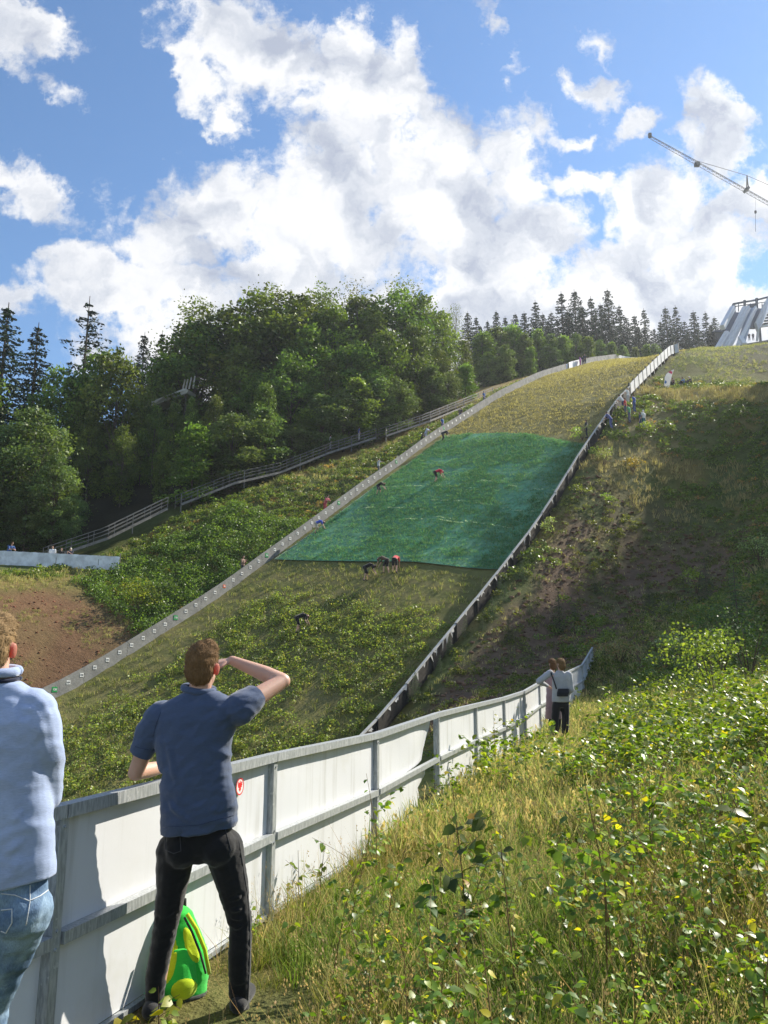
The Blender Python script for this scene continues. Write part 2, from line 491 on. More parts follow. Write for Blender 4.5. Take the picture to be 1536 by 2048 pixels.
# ------------------------------------------------------------------ ground sheet with its zones
def zone_col(x, y):
    """what lies on the ground at (x, y): soil, mown or dry grass, forest floor"""
    x = np.asarray(x, float); y = np.asarray(y, float)
    u, v = uv_of(x, y); _, d = near_h(x, y)
    n1 = fbm(x * 0.11 + 3, y * 0.11, 4); n2 = fbm(x * 0.45, y * 0.45 + 8, 4)
    def mix(a, b, t): return a * (1 - t[:, None]) + np.array(b)[None, :] * t[:, None]
    c = np.tile(np.array([[0.085, 0.105, 0.032]]), (len(x), 1))
    c = mix(c, (0.20, 0.15, 0.052), sstep(n2, 0.45, 0.72) * 0.8)
    # left: forest floor behind the stairway
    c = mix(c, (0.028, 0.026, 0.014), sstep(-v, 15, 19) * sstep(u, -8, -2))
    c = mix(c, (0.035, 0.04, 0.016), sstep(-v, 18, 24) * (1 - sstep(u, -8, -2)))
    # left red soil cut
    soil = sstep(-v, 0.2, 1.0) * (1 - sstep(-v + (n2 - .5) * 4, 8.5, 11)) * (1 - sstep(u + (n1 - .5) * 8, -13.5, -9.5))
    c = mix(c, (0.155, 0.088, 0.050), soil * 0.95)
    c = mix(c, (0.15, 0.10, 0.05), soil * sstep(n2, 0.5, 0.62))
    c = mix(c, (0.19, 0.14, 0.055), sstep(-v, 9, 11) * (1 - sstep(-v, 13, 14)) * (1 - sstep(u, -12, -8)) * 0.8)
    # left bank upper edge: dry grass
    c = mix(c, (0.30, 0.21, 0.075), sstep(-v - np.interp(u, [0, 14, 27, 45], [13, 10.5, 6.0, 2.0]), -1.6, -0.2) * sstep(u, 10, 16) * (1 - sstep(-v, 15, 17)) * .85)
    # right bank: bare brown soil in the hollow, dry crest, gravelly shoulder above
    bare = sstep(v, WID + 1.0, WID + 2.5) * (1 - sstep(v + (n1 - .5) * 6, 31, 35)) * sstep(u, -18, -15) * (1 - sstep(u + (n2 - .5) * 10, 8, 15))
    c = mix(c, (0.140, 0.096, 0.064), bare * sstep(n1 + n2 * .5, 0.45, 0.68))
    dry = np.exp(-((u - 30.5 - (n1 - .5) * 3) / 2.4) ** 2) * sstep(v, 23, 25)
    c = mix(c, (0.33, 0.28, 0.13), dry * 0.95)
    c = mix(c, (0.31, 0.26, 0.12), sstep(n1, 0.52, 0.66) * sstep(v, 21, 23) * sstep(u, 3, 9) * (1 - sstep(u, 24, 28)) * 0.5)
    top = sstep(u, 33, 36) * sstep(v, WID, WID + 1.5)
    c = mix(c, (0.12, 0.115, 0.036), top * 0.8)
    c = mix(c, (0.10, 0.13, 0.03), top * sstep(n2, 0.5, 0.62) * 0.7)
    c = mix(c, (0.085, 0.082, 0.05), top * sstep(u, 40, 46) * sstep(v + (n1 - .5) * 5, 24, 27) * 0.7)
    # near meadow and verge
    near = sstep(d, -0.6, 0.0) * (1 - sstep(y, 34, 42))
    c = mix(c, (0.17, 0.125, 0.05), near * sstep(n2, 0.35, 0.6) * .8)
    c = mix(c, (0.085, 0.07, 0.032), near * (1 - sstep(n2, 0.3, 0.5)) * .6)
    # beyond the hill
    c = mix(c, (0.04, 0.05, 0.02), sstep(u, 150, 190))
    return c
def warp_axis(lo, hi, n, c, s):
    t = np.linspace(-1, 1, n)
    k = np.sinh(t * s) / math.sinh(s)
    return np.where(k < 0, c + k * (c - lo), c + k * (hi - c))
gx = warp_axis(-560, 560, 360, 3.0, 4.0); gy = warp_axis(-300, 700, 420, 8.0, 4.0)
XX, YY = np.meshgrid(gx, gy, indexing='xy')
ZZ = ground_z(XX.ravel(), YY.ravel()).reshape(XX.shape)
_u, _v = uv_of(XX, YY)
inn = sstep(_v, 0.0, 1.4) * (1 - sstep(_v, WID - 1.0, WID + 0.25)) * sstep(_u, -40, -36) * (1 - sstep(_u, 104, 108))
ZZ = ZZ - inn * 1.6
V = np.stack([XX.ravel(), YY.ravel(), ZZ.ravel()], 1)
ny, nx = XX.shape
ii = (np.arange(ny - 1)[:, None] * nx + np.arange(nx - 1)[None, :]).ravel()
Fq = np.stack([ii, ii + 1, ii + nx + 1, ii + nx], 1)
def mat_ground(name, fine=9.0, stretch=(1, 1, 1), amp=0.5, bump=0.5):
    m, t, out = new_mat(name)
    co = t.n('ShaderNodeTexCoord').outputs['Object']
    mp = t.vmath('MULTIPLY', co, stretch)
    a = t.n('ShaderNodeAttribute', attribute_name='tint').outputs['Color']
    n1 = t.noise(mp, fine, 6, 0.65); n2 = t.noise(mp, fine * 0.22, 4, 0.6); n3 = t.noise(mp, fine * 5, 3, 0.6)
    k = t.math('ADD', t.math('MULTIPLY_ADD', n1.outputs[0], 1.3 * amp, 1 - 0.65 * amp), t.math('MULTIPLY_ADD', n2.outputs[0], 1.2 * amp, -0.6 * amp))
    k = t.math('ADD', k, t.math('MULTIPLY_ADD', n3.outputs[0], 0.6 * amp, -0.3 * amp))
    cc = t.vmath('SCALE', a, t.math('MAXIMUM', k, 0.25))
    b = t.n('ShaderNodeBsdfPrincipled', i_Roughness=0.95)
    b.inputs['Specular IOR Level'].default_value = 0.1
    t.put(b.inputs['Base Color'], cc)
    bn = t.n('ShaderNodeBump', i_Strength=bump, i_Distance=0.12)
    t.put(bn.inputs['Height'], t.math('ADD', n1.outputs[0], t.math('MULTIPLY', n3.outputs[0], 0.4)))
    t.put(b.inputs['Normal'], bn.outputs[0])
    t.put(out.inputs[0], b.outputs[0])
    return m
M_GROUND = mat_ground("ground_soil_and_grass", 5.0, (1, 1, 1), 0.7, 0.7)
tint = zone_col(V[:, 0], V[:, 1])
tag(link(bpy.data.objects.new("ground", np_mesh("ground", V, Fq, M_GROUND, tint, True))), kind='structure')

# ------------------------------------------------------------------ landing hill surface
def strip_z(u, v):
    t = np.clip(v / WID, 0, 1)
    return hL(u) * (1 - t) + hR(u) * t - .55 * sstep(v, 12, 19.3) * (1 - sstep(u, 22, 29))
us = np.arange(-45, 112.01, 0.5); vs = np.linspace(-0.05, WID + 0.05, 42)
UU, VV = np.meshgrid(us, vs, indexing='ij')
xs, ys = xy_of(UU, VV)
zs = strip_z(UU, VV) + (fbm(UU * .5, VV * .5, 3) - .5) * 0.12 + (fbm(UU * 2.2 + 4, VV * .35, 2) - .5) * 0.10
def net_u(sv, st):
    """station of the green net: sv 0..1 across, st 0 at its foot, 1 at its top"""
    lo = -0.2 + (1.1 + 0.2) * sv ** 1.5; hi = 25.2 + (17.8 - 25.2) * sv + 1.0 * np.sin(sv * np.pi) * (1 - sv)
    return lo * (1 - st) + hi * st
def strip_col(u, v):
    n1 = fbm(u * .25, v * .25, 4); n2 = fbm(u * 2.0, v * .25 + 3, 4); n3 = fbm(u * .09 + 5, v * .12, 3)
    def mix(a, b, t): return a * (1 - t[..., None]) + np.array(b) * t[..., None]
    c = np.zeros(u.shape + (3,)) + np.array([0.225, 0.19, 0.075])
    c = mix(c, (0.285, 0.25, 0.105), sstep(n2, .4, .65))
    c = mix(c, (0.15, 0.13, 0.045), sstep(n1, .52, .7) * .7)
    low = 1 - sstep(u - net_u(np.clip(v / WID, 0, 1), 0.5), 2, 6)
    c = mix(c, (0.135, 0.14, 0.045), low * .95)
    c = mix(c, (0.20, 0.175, 0.07), low * sstep(n2, .46, .62) * .8)
    return c
V = np.stack([xs.ravel(), ys.ravel(), zs.ravel()], 1)
ny, nx = UU.shape
ii = (np.arange(ny - 1)[:, None] * nx + np.arange(nx - 1)[None, :]).ravel()
Fq = np.stack([ii, ii + nx, ii + nx + 1, ii + 1], 1)
M_STRIP = mat_ground("mown_straw", 3.2, (1, 1, 1), 0.55, 0.9)
tag(link(bpy.data.objects.new("landing_slope", np_mesh("landing_slope", V, Fq, M_STRIP, strip_col(UU, VV).reshape(-1, 3), True))), kind='structure')

# green protective net laid over the hill
m, t, out = new_mat("green_net")
co = t.n('ShaderNodeTexCoord').outputs['Object']
at_ = t.n('ShaderNodeAttribute', attribute_name='tint').outputs['Color']
n1 = t.noise(co, 2.0, 6, .65); n2 = t.noise(co, 9.0, 4, .6); n3 = t.noise(co, .35, 3, .5)
k = t.math('ADD', t.math('MULTIPLY_ADD', n1.outputs[0], 1.1, .3), t.math('MULTIPLY_ADD', n2.outputs[0], .8, -.3))
cc = t.vmath('SCALE', at_, k)
cc = t.mix(t.math('MULTIPLY', t.smooth(n1.outputs[0], .50, .70), t.smooth(n3.outputs[0], .35, .6)), cc, (0.14, 0.25, 0.085))
b = t.n('ShaderNodeBsdfPrincipled', i_Roughness=0.6)
b.inputs['Specular IOR Level'].default_value = .25
t.put(b.inputs['Base Color'], cc)
# woven holes: a grid of strands seen as fine relief
wv = t.n('ShaderNodeTexChecker', i_Scale=7.0); t.put(wv.inputs[0], co)
bn = t.n('ShaderNodeBump', i_Strength=.8, i_Distance=.08)
t.put(bn.inputs['Height'], t.math('ADD', n1.outputs[0], t.math('ADD', t.math('MULTIPLY', n2.outputs[0], .5), t.math('MULTIPLY', wv.outputs[1], .10))))
t.put(b.inputs['Normal'], bn.outputs[0]); t.put(out.inputs[0], b.outputs[0])
M_NET = m
st = np.linspace(0, 1, 130); sv = np.linspace(0, 1, 100)
ST, SV = np.meshgrid(st, sv, indexing='ij')
NV = 0.55 + 0.9 * ST + (WID - 1.0 - 0.9 * ST) * SV
NU = net_u(SV, ST) + (fbm(SV * 9, ST * 0 + 2, 3) - .5) * 0.5 * (1 - 2 * np.abs(ST - .5))
edge = np.minimum(np.minimum(ST, 1 - ST) * 12, np.minimum(SV, 1 - SV) * 14)
edge = np.clip(edge, 0, 1)
NZ = strip_z(NU, NV) + 0.12 + edge * ((fbm(NU * 1.9, NV * .35, 3) - .4) * 0.17 + (fbm(NU * .5 + 7, NV * .5, 3) - .4) * .14)
xs, ys = xy_of(NU, NV)
V = np.stack([xs.ravel(), ys.ravel(), NZ.ravel()], 1)
nt = fbm(NU * .3, NV * .3, 3)
tn = np.zeros(NU.shape + (3,)) + np.array([0.12, 0.32, 0.18])
tn = tn * (1 + (nt[..., None] - .5) * .8)
tn = tn * (1 - sstep(nt, .55, .75)[..., None] * .6) + np.array([0.09, 0.28, 0.17]) * (sstep(nt, .55, .75)[..., None] * .6)
ny, nx = NU.shape
ii = (np.arange(ny - 1)[:, None] * nx + np.arange(nx - 1)[None, :]).ravel()
Fq = np.stack([ii, ii + nx, ii + nx + 1, ii + 1], 1)
me = np_mesh("landing_net", V, Fq, M_NET, tn.reshape(-1, 3), True)
NET = tag(link(bpy.data.objects.new("landing_net", me)), "big green safety net spread over the middle of the landing slope", "net")
mb = MB()
for k in range(0, 129):
    for (a0, b0) in (((k, 0), (k + 1, 0)),):
        p = V[a0[0] * nx + a0[1]]; q = V[b0[0] * nx + b0[1]]
        mb.bar(p, q, .10, .06)
M_ROPE = mat_plain("pale_rope", (.36, .42, .30), .8)
mb.build("edge_rope", M_ROPE, NET)
# ------------------------------------------------------------------ shared materials
def mat_wood(name, c1, c2, scale=(1, 1, 1)):
    m, t, out = new_mat(name)
    co = t.n('ShaderNodeTexCoord').outputs['Object']
    n1 = t.noise(co, 1.3, 5, .65); n2 = t.noise(t.vmath('MULTIPLY', co, scale), 7.0, 4, .7)
    k = t.math('ADD', t.math('MULTIPLY', n1.outputs[0], .6), t.math('MULTIPLY', n2.outputs[0], .6))
    cc = t.mix(t.smooth(k, .38, .82), c1, c2)
    b = t.n('ShaderNodeBsdfPrincipled', i_Roughness=.85); b.inputs['Specular IOR Level'].default_value = .2
    t.put(b.inputs['Base Color'], cc)
    bn = t.n('ShaderNodeBump', i_Strength=.5, i_Distance=.02); t.put(bn.inputs['Height'], n2.outputs[0]); t.put(b.inputs['Normal'], bn.outputs[0])
    t.put(out.inputs[0], b.outputs[0])
    return m
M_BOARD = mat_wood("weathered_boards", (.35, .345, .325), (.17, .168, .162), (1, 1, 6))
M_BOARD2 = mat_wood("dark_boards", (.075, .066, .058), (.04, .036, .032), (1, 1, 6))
M_CAPRAIL = mat_wood("pale_cap_board", (.62, .60, .55), (.40, .39, .36), (1, 1, 6))
M_WHITEB = mat_plain("white_board", (.72, .73, .75), .6, var=.12, vscale=1.2)
M_DARK = mat_plain("dark_metal", (.04, .042, .045), .6)
M_GALV = mat_plain("galvanised_steel", (.42, .43, .43), .42, .75, var=.28, vscale=14, bump=.15, bscale=90)
M_STEELD = mat_plain("dull_steel", (.21, .20, .185), .55, .5, var=.2, vscale=3)
M_GREENP = mat_plain("green_plate", (.02, .30, .08), .5, var=.05)
M_ORANGEP = mat_plain("orange_plate", (.75, .13, .03), .5, var=.05)
M_WHITEP = mat_plain("white_plate", (.78, .78, .76), .5, var=.05)
M_BLACKT = mat_plain("black_lettering", (.02, .02, .02), .6, var=.0)
M_WHITET = mat_plain("white_lettering", (.85, .85, .85), .6, var=.0)

def text_mesh(body, size, bold=0.0, ext=0.002):
    cu = bpy.data.curves.new("t", 'FONT')
    cu.body = body; cu.size = size; cu.align_x = 'CENTER'; cu.align_y = 'CENTER'; cu.extrude = ext; cu.offset = bold
    cu.resolution_u = 2
    o = bpy.data.objects.new("t", cu); COL.objects.link(o)
    dg = bpy.context.evaluated_depsgraph_get()
    me = bpy.data.meshes.new_from_object(o.evaluated_get(dg))
    bpy.data.objects.remove(o); bpy.data.curves.remove(cu)
    return me
def frame_mat(o, x, y, z):
    """4x4 with the given axes as columns"""
    return Matrix(((x[0], y[0], z[0], o[0]), (x[1], y[1], z[1], o[1]), (x[2], y[2], z[2], o[2]), (0, 0, 0, 1)))
def hillp(u, v, lift=0.0):
    x, y = xy_of(u, v)
    return Vector((float(x), float(y), float(strip_z(np.array([u]), np.array([v]))[0]) + lift))

# ------------------------------------------------------------------ left board wall with distance plates
def plane_u(px, py, v=0.0):
    """station and height where the ray meets the vertical plane v = const"""
    r = ray(px, py); q = P0 + v * UN
    d = (q @ UN) / (r.x * UN[0] + r.y * UN[1])
    p = at(px, py, d)
    return uv_of(p.x, p.y)[0], p.z
org = hillp(-20, 0)
LW = thing("board_wall", "long weathered board wall with distance plates along the left edge of the landing slope", "wall", org)
WALL_H = 1.02
side = Vector((UN[0], UN[1], 0))
stn = list(np.arange(-22.0, 92.1, 3.0))
for i in range(len(stn) - 1):
    mb = MB()
    a, b = stn[i], stn[i + 1]
    for k in range(6):
        z0 = -0.06 + k * (WALL_H / 6) + 0.085
        jit = (random.random() - .5) * .03
        # a plank follows the slope in two straight lengths
        m_ = (a + b) / 2 + (random.random() - .5) * .8
        for s, e in ((a + .01, m_ - .005), (m_ + .005, b - .01)):
            mb.bar(hillp(s, -.10 + jit * .5, z0 + jit * .4), hillp(e, -.10 + jit * .5, z0 + jit * .4), .045, WALL_H / 6 - .012)
    mb.build("board_section", M_BOARD, LW)
    mb = MB(); p = hillp(a, -.20, -.3); mb.bar(p, p + Vector((0, 0, 1.28)), .10, .10, side)
    mb.build("post", M_BOARD2, LW)
# curved white end of the wall beyond the knoll
mb = MB()
pp = []
for k in range(8):
    a = k / 7
    pp.append(hillp(92 + 7 * math.sin(a * 1.3), -.1 + 5.5 * (1 - math.cos(a * 1.3)), .45))
for k in range(7):
    mb.bar(pp[k], pp[k + 1], .06, 1.0)
mb.build("curved_end", M_WHITEB, LW)
tags_px = {120: (110, 1385), 115: (241, 1303), 110: (353, 1230), 105: (450, 1166), 100: (535, 1106), 95: (611, 1050), 90: (679, 1002), 85: (738, 957), 80: (794, 918)}
ks = sorted(tags_px); us_ = [plane_u(*tags_px[k])[0] for k in ks]
for num in range(120, 62, -1):
    u = float(np.interp(num, ks, us_)) if num >= 80 else us_[0] + (80 - num) * 0.95
    p = hillp(u, -.066, .56)
    ax = hillp(u + .5, 0) - hillp(u - .5, 0); ax.normalize()
    upv = Vector((0, 0, 1))
    x = (Vector((UA[0], UA[1], 0))).normalized(); z = side; 
    sz = .34 if num % 10 == 0 else .25
    mat = M_GREENP if num % 10 == 0 else (M_ORANGEP if num == 105 else M_WHITEP)
    mb = MB(); mb.box((0, 0, 0), (sz, sz * .92, .012))
    pl = mb.build("number_plate", mat, None)
    pl.data.transform(frame_mat(p - org, x, upv, z))
    pl.parent = LW
    if num >= 70:
        tm = text_mesh(str(num), sz * .5, .004)
        tm.transform(frame_mat(p - org + side * .014, x, upv, z))
        tm.materials.clear(); tm.materials.append(M_WHITET if num % 10 == 0 or num == 105 else M_BLACKT)
        link(bpy.data.objects.new("number", tm), pl)

# ------------------------------------------------------------------ right low wall and upper panel fence
org = hillp(-20, WID)
RW = thing("low_board_wall", "low wall with a pale worn cap rail along the shaded right edge of the landing slope", "wall", org)
def wallp(u, v, lift):
    x, y = xy_of(u, v); return Vector((float(x), float(y), float(hR(u)) + lift))
rs = list(np.arange(-22, 28.1, 2.5))
for i in range(len(rs) - 1):
    a, b = rs[i], rs[i + 1]
    mb = MB()
    for k in range(6):
        jit = (random.random() - .5) * .05
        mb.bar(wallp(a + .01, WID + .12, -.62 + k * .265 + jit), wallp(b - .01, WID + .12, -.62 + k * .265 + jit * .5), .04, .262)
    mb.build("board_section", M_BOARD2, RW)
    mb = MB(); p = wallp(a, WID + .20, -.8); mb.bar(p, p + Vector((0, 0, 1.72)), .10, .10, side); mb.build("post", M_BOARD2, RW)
    mb = MB()
    j0, j1 = (random.random() - .5) * .06, (random.random() - .5) * .06
    mb.bar(wallp(a, WID + .14, .92 + j0), wallp(b - .03, WID + .14, .92 + j1), .15, .06)
    mb.build("cap_rail", M_CAPRAIL, RW)
mb = MB()
for k in range(60):
    u = -18 + 44 * random.random(); L = .1 + .35 * random.random() ** 2
    p = wallp(u, WID + .24, .90); e = wallp(u + (random.random() - .3) * .4, WID + .30, .90 - L)
    q = wallp(u + .12 + .2 * random.random(), WID + .24, .90)
    mb.prism([p, q, e], side * .006)
mb.build("torn_tape", M_CAPRAIL, RW)

org = hillp(28, WID)
PF = thing("panel_fence", "white panel fence with dark posts running up to the knoll right of the slope", "fence", org)
NPF, NST = 14, 11
def fp(j, lift):
    k_ = max(0, j - NST); uu_ = 28 + 1.52 * min(j, NST) + 1.2 * k_ - .05 * k_ * k_; v_ = WID + .1 + .11 * k_ ** 2
    x, y = xy_of(uu_, v_)
    return Vector((float(x), float(y), max(float(hR(uu_)) - .12 * k_, gz(float(x), float(y)) if k_ > 1 else -99) + lift))
for i in range(NPF):
    mb = MB(); mb.bar(fp(i, -.4), fp(i, 1.2), .30, .12, side); mb.build("post", M_DARK, PF)
    if i < NPF - 1:
        mb = MB(); q0, q1 = fp(i, 0), fp(i + 1, 0); d = (q1 - q0).normalized() * .17; off = side * .072
        mb.prism([q0 + d + off + Vector((0, 0, .05)), q1 - d + off + Vector((0, 0, .05)), q1 - d + off + Vector((0, 0, 1.15)), q0 + d + off + Vector((0, 0, 1.15))], side * .02)
        mb.build("panel", M_WHITEB, PF)

# banner on the left wall near the top
u0, _z = plane_u(1137, 730); u1, _z = plane_u(1160, 722)
mb = MB(); mb.prism([hillp(u0, .06, .05), hillp(u1, .06, .05), hillp(u1, .06, 1.08), hillp(u0, .06, 1.08)], side * .01)
bo = mb.build("wall_banner", mat_plain("white_banner_cloth", (.82, .82, .84), .5, var=.04), None)
tag(bo, "plain white banner hung on the board wall beside the spectators near the knoll", "banner")

# ------------------------------------------------------------------ spectators' fence in front
def mat_panel():
    m, t, out = new_mat("white_plastic_panel")
    co = t.n('ShaderNodeTexCoord').outputs['Object']
    s1 = t.noise(t.vmath('MULTIPLY', co, (1, 1, .06)), 9.0, 4, .6)
    s2 = t.noise(co, 2.2, 4, .6); s3 = t.noise(co, 60, 3, .7)
    cc = t.mix(t.smooth(s1.outputs[0], .50, .74, 0, .8), (.66, .67, .69), (.50, .50, .485))
    cc = t.mix(t.smooth(s2.outputs[0], .54, .78, 0, .5), cc, (.55, .55, .50))
    cc = t.mix(t.smooth(s3.outputs[0], .68, .78, 0, .5), cc, (.42, .40, .34))
    b = t.n('ShaderNodeBsdfPrincipled', i_Roughness=.45); b.inputs['Specular IOR Level'].default_value = .4
    t.put(b.inputs['Base Color'], cc)
    bn = t.n('ShaderNodeBump', i_Strength=.12, i_Distance=.03); t.put(bn.inputs['Height'], s2.outputs[0]); t.put(b.inputs['Normal'], bn.outputs[0])
    t.put(out.inputs[0], b.outputs[0])
    return m
M_PANEL = mat_panel()
m, t, out = new_mat("galvanised_rail")
co = t.n('ShaderNodeTexCoord').outputs['Object']
s1 = t.noise(t.vmath('MULTIPLY', co, (6, 6, 1)), 12, 4, .65); s2 = t.noise(co, 28, 3, .6)
cc = t.mix(t.smooth(s1.outputs[0], .35, .65), (.48, .50, .51), (.30, .32, .33))
cc = t.mix(t.smooth(s2.outputs[0], .60, .72, 0, .6), cc, (.66, .67, .66))
b = t.n('ShaderNodeBsdfPrincipled', i_Roughness=.5, i_Metallic=.35); t.put(b.inputs['Base Color'], cc)
t.put(out.inputs[0], b.outputs[0]); M_RAIL = m

org = Vector((FP[2].x, FP[2].y, FP[2].z - FH))
SF = thing("panel_barrier", "galvanised steel barrier fence with white panels that the spectators lean on", "fence", org)
Z = Vector((0, 0, 1))
def fence_n(i):
    d = FP[i + 1] - FP[i]; d.z = 0; d.normalize()
    return d, Vector((d.y, -d.x, 0))     # along, towards the viewer's side
ends = [(FP[i], FP[i + 1]) for i in range(len(FP) - 1)]
for i, p in enumerate(FP):
    d, nr = fence_n(min(i, len(FP) - 2))
    base = p - Z * FH
    mb = MB()
    q = base - Z * .25 + nr * .0; e = p - Z * .055
    # channel post: web and two flanges
    mb.bar(q, e, .012, .075, nr)
    mb.bar(q + d * .0 + nr * .038, e + nr * .038, .06, .010, nr)
    mb.bar(q + d * .027 - nr * .0, e + d * .027, .010, .066, nr)
    mb.bar(q - d * .027 - nr * .0, e - d * .027, .010, .066, nr)
    for zz in (.10, .56, .64, 1.08):
        c0 = p - Z * zz + nr * .044; mb.tube(c0 - nr * .004, c0 + nr * .008, .009, n=6)
    mb.build("post", M_RAIL, SF)
    if i < len(FP) - 1:
        a, b2 = FP[i], FP[i + 1]
        d3 = (b2 - a).normalized()
        mb = MB(); mb.bar(a + nr * .02 - Z * .03 + d3 * .004, b2 + nr * .02 - Z * .03 - d3 * .004, .075, .062)
        mb.build("top_rail", M_RAIL, SF)
        mb = MB(); mb.bar(a + nr * .028 - Z * .60 + d3 * .040, b2 + nr * .028 - Z * .60 - d3 * .040, .058, .056)
        mb.build("middle_rail", M_RAIL, SF)
        mb = MB(); mb.bar(a + nr * .010 - Z * 1.14 + d3 * .040, b2 + nr * .010 - Z * 1.14 - d3 * .040, .035, .03)
        mb.build("bottom_rail", M_RAIL, SF)
        for (zt, zb) in ((.065, .575), (.63, 1.12)):
            # thin sheet, slightly buckled
            n_ = 14; vs_, fs_ = [], []
            for k in range(n_ + 1):
                w_ = k / n_; w0_ = w_
                amp = .012 if i != 4 else .03
                for r_ in range(5):
                    zz = zt + (zb - zt) * r_ / 4
                    bulge = amp * math.sin(w_ * 9 + i * 2.1) * math.sin(math.pi * r_ / 4)
                    if i == 4:      # this sheet has come loose from its far post and curls back
                        end = (.965 - .10 * (r_ / 4) ** 2 + .015 * math.sin(r_ * 1.7)) if zt < .1 else (.86 + .05 * math.sin(r_ * 2.2) - .10 * (r_ / 4))
                        w_ = w0_ * end; bulge = bulge - .9 * max(0, w0_ - .45) ** 2 * (.4 + .15 * r_)
                        zz2 = zz + (.05 * max(0, w0_ - .5) if r_ == 0 else 0)
                    else: zz2 = zz
                    pt = a + (b2 - a) * (.012 + .976 * w_) - Z * zz2 - nr * (.006 - bulge * .4)
                    vs_.append(pt)
            for k in range(n_):
                for r_ in range(4):
                    fs_.append((k * 5 + r_, k * 5 + r_ + 1, (k + 1) * 5 + r_ + 1, (k + 1) * 5 + r_))
            mb = MB(); mb.add(vs_, fs_)
            vs2 = [v_ - nr * .005 for v_ in vs_]; mb.add(vs2, [tuple(reversed(f_)) for f_ in fs_])
            pn = mb.build("panel", M_PANEL, SF, smooth=True)
            if i == 2 and zt < .1: STICK_PANEL = pn
# red round emblem sticker on the panel behind the blue-shirted man
i = 2; d, nr = fence_n(i)
d3 = (FP[3] - FP[2]).normalized()
def on_fence(px, py):
    r = ray(px, py); o = FP[2] + nr * .012
    k = (o - Vector((0, 0, EYE))).dot(nr) / r.dot(nr)
    return r * k + Vector((0, 0, EYE))
sc_ = on_fence(480, 1573); sr = .058
M_RED = mat_plain("red_print", (.72, .03, .03), .5, var=.03)
ax, ay = d3, Z
def disc(c, r0, r1, n=28):
    vs_, fs_ = [], []
    for k in range(n):
        a = 2 * math.pi * k / n
        for r_ in (r0, r1): vs_.append(c + (ax * math.cos(a) + ay * math.sin(a)) * r_)
    for k in range(n):
        j = (k + 1) % n; fs_.append((2 * k, 2 * k + 1, 2 * j + 1, 2 * j))
    return vs_, fs_
mb = MB(); mb.add(*disc(sc_, .0005, sr))
st_ = mb.build("sticker", M_WHITEP, STICK_PANEL)
mb = MB(); mb.add(*disc(sc_ + nr * .001, sr * .84, sr * .99))
# spread-winged bird, cut as a flat red print
half = [(0, .70), (.12, .62), (.10, .45), (.16, .38), (.30, .52), (.48, .62), (.44, .42), (.62, .42), (.48, .24), (.62, .14), (.42, .06), (.50, -.10), (.30, -.08), (.20, -.2), (.34, -.38), (.20, -.36), (.14, -.5), (.08, -.40), (0, -.66)]
poly = [(x, y) for x, y in half] + [(-x, y) for x, y in reversed(half[1:-1])]
ctr = sc_ + nr * .001; pts = [ctr + (ax * x + ay * y) * sr for x, y in poly]
b0 = len(mb.v); mb.v += [tuple(ctr)] + [tuple(p) for p in pts]
n_ = len(pts)
mb.f += [(b0, b0 + 1 + k, b0 + 1 + (k + 1) % n_) for k in range(n_)]
me_o = mb.build("emblem", M_RED, STICK_PANEL)

# ------------------------------------------------------------------ metal stairways along the forest edge
def stairway(pts, label, lean_post=None, width=1.3):
    """pts: foot points of the near stringer; deck with steps, rails on both sides"""
    a = Vector(pts[0])
    T_ = thing("stairway", label, "stairway", a, "metal stairways along the forest edge")
    P = [Vector(p) for p in pts]
    d0 = (P[-1] - P[0]); d0.z = 0; d0.normalize(); back = Vector((-d0.y, d0.x, 0))
    mb = MB()
    for p, q in zip(P[:-1], P[1:]):
        for s_ in (0, width): mb.bar(p + back * s_, q + back * s_, .08, .22)
    mb.build("stringer", M_STEELD, T_)
    mb = MB()
    for p, q in zip(P[:-1], P[1:]):
        n_ = max(2, int((q - p).length / .34))
        for k in range(n_):
            c = p.lerp(q, (k + .5) / n_) + back * width / 2 + Z * .06
            mb.box(c, (.28, width, .04), Matrix.Rotation(math.atan2(d0.y, d0.x), 3, 'Z'))
    mb.build("steps", M_BOARD2, T_)
    tot = sum((q - p).length for p, q in zip(P[:-1], P[1:]))
    def along(s):
        for p, q in zip(P[:-1], P[1:]):
            L = (q - p).length
            if s <= L + 1e-6: return p.lerp(q, min(1, s / L))
            s -= L
        return P[-1]
    for s_ in (0, width):
        rl = MB()
        for h in (.42, .74, 1.06):
            for p, q in zip(P[:-1], P[1:]): rl.bar(p + back * s_ + Z * h, q + back * s_ + Z * h, .05, .05)
        ro = rl.build("railing", M_STEELD, T_)
        n_ = max(2, round(tot / 1.9))
        for k in range(n_ + 1):
            p = along(tot * k / n_) + back * s_
            mb = MB(); tall = .5 if (k % 4 == 0 and s_ == 0) else 0
            mb.bar(p - Z * (.2 + tall), p + Z * (1.09), .07 if tall else .045, .07 if tall else .045, back)
            mb.build("railing_post", M_STEELD, ro)
    return T_
def stair_pts(pp):
    out = []
    for px, py, d in pp:
        p = at(px, py, d); out.append(p)
    return out
stairway(stair_pts([(95, 1118, 63.5), (215, 1077, 66.5), (335, 1017, 71)]), "lowest flight of grey metal stairs behind the white barrier")
stairway(stair_pts([(362, 1009, 72.5), (470, 966, 76.5), (560, 945, 80.5), (660, 905, 85), (752, 875, 89)]), "long middle flight of grey metal stairs below the dark wood")
stairway(stair_pts([(772, 872, 90), (860, 842, 95), (930, 813, 101), (1000, 785, 108)]), "uppermost flight of grey metal stairs meeting the board wall")

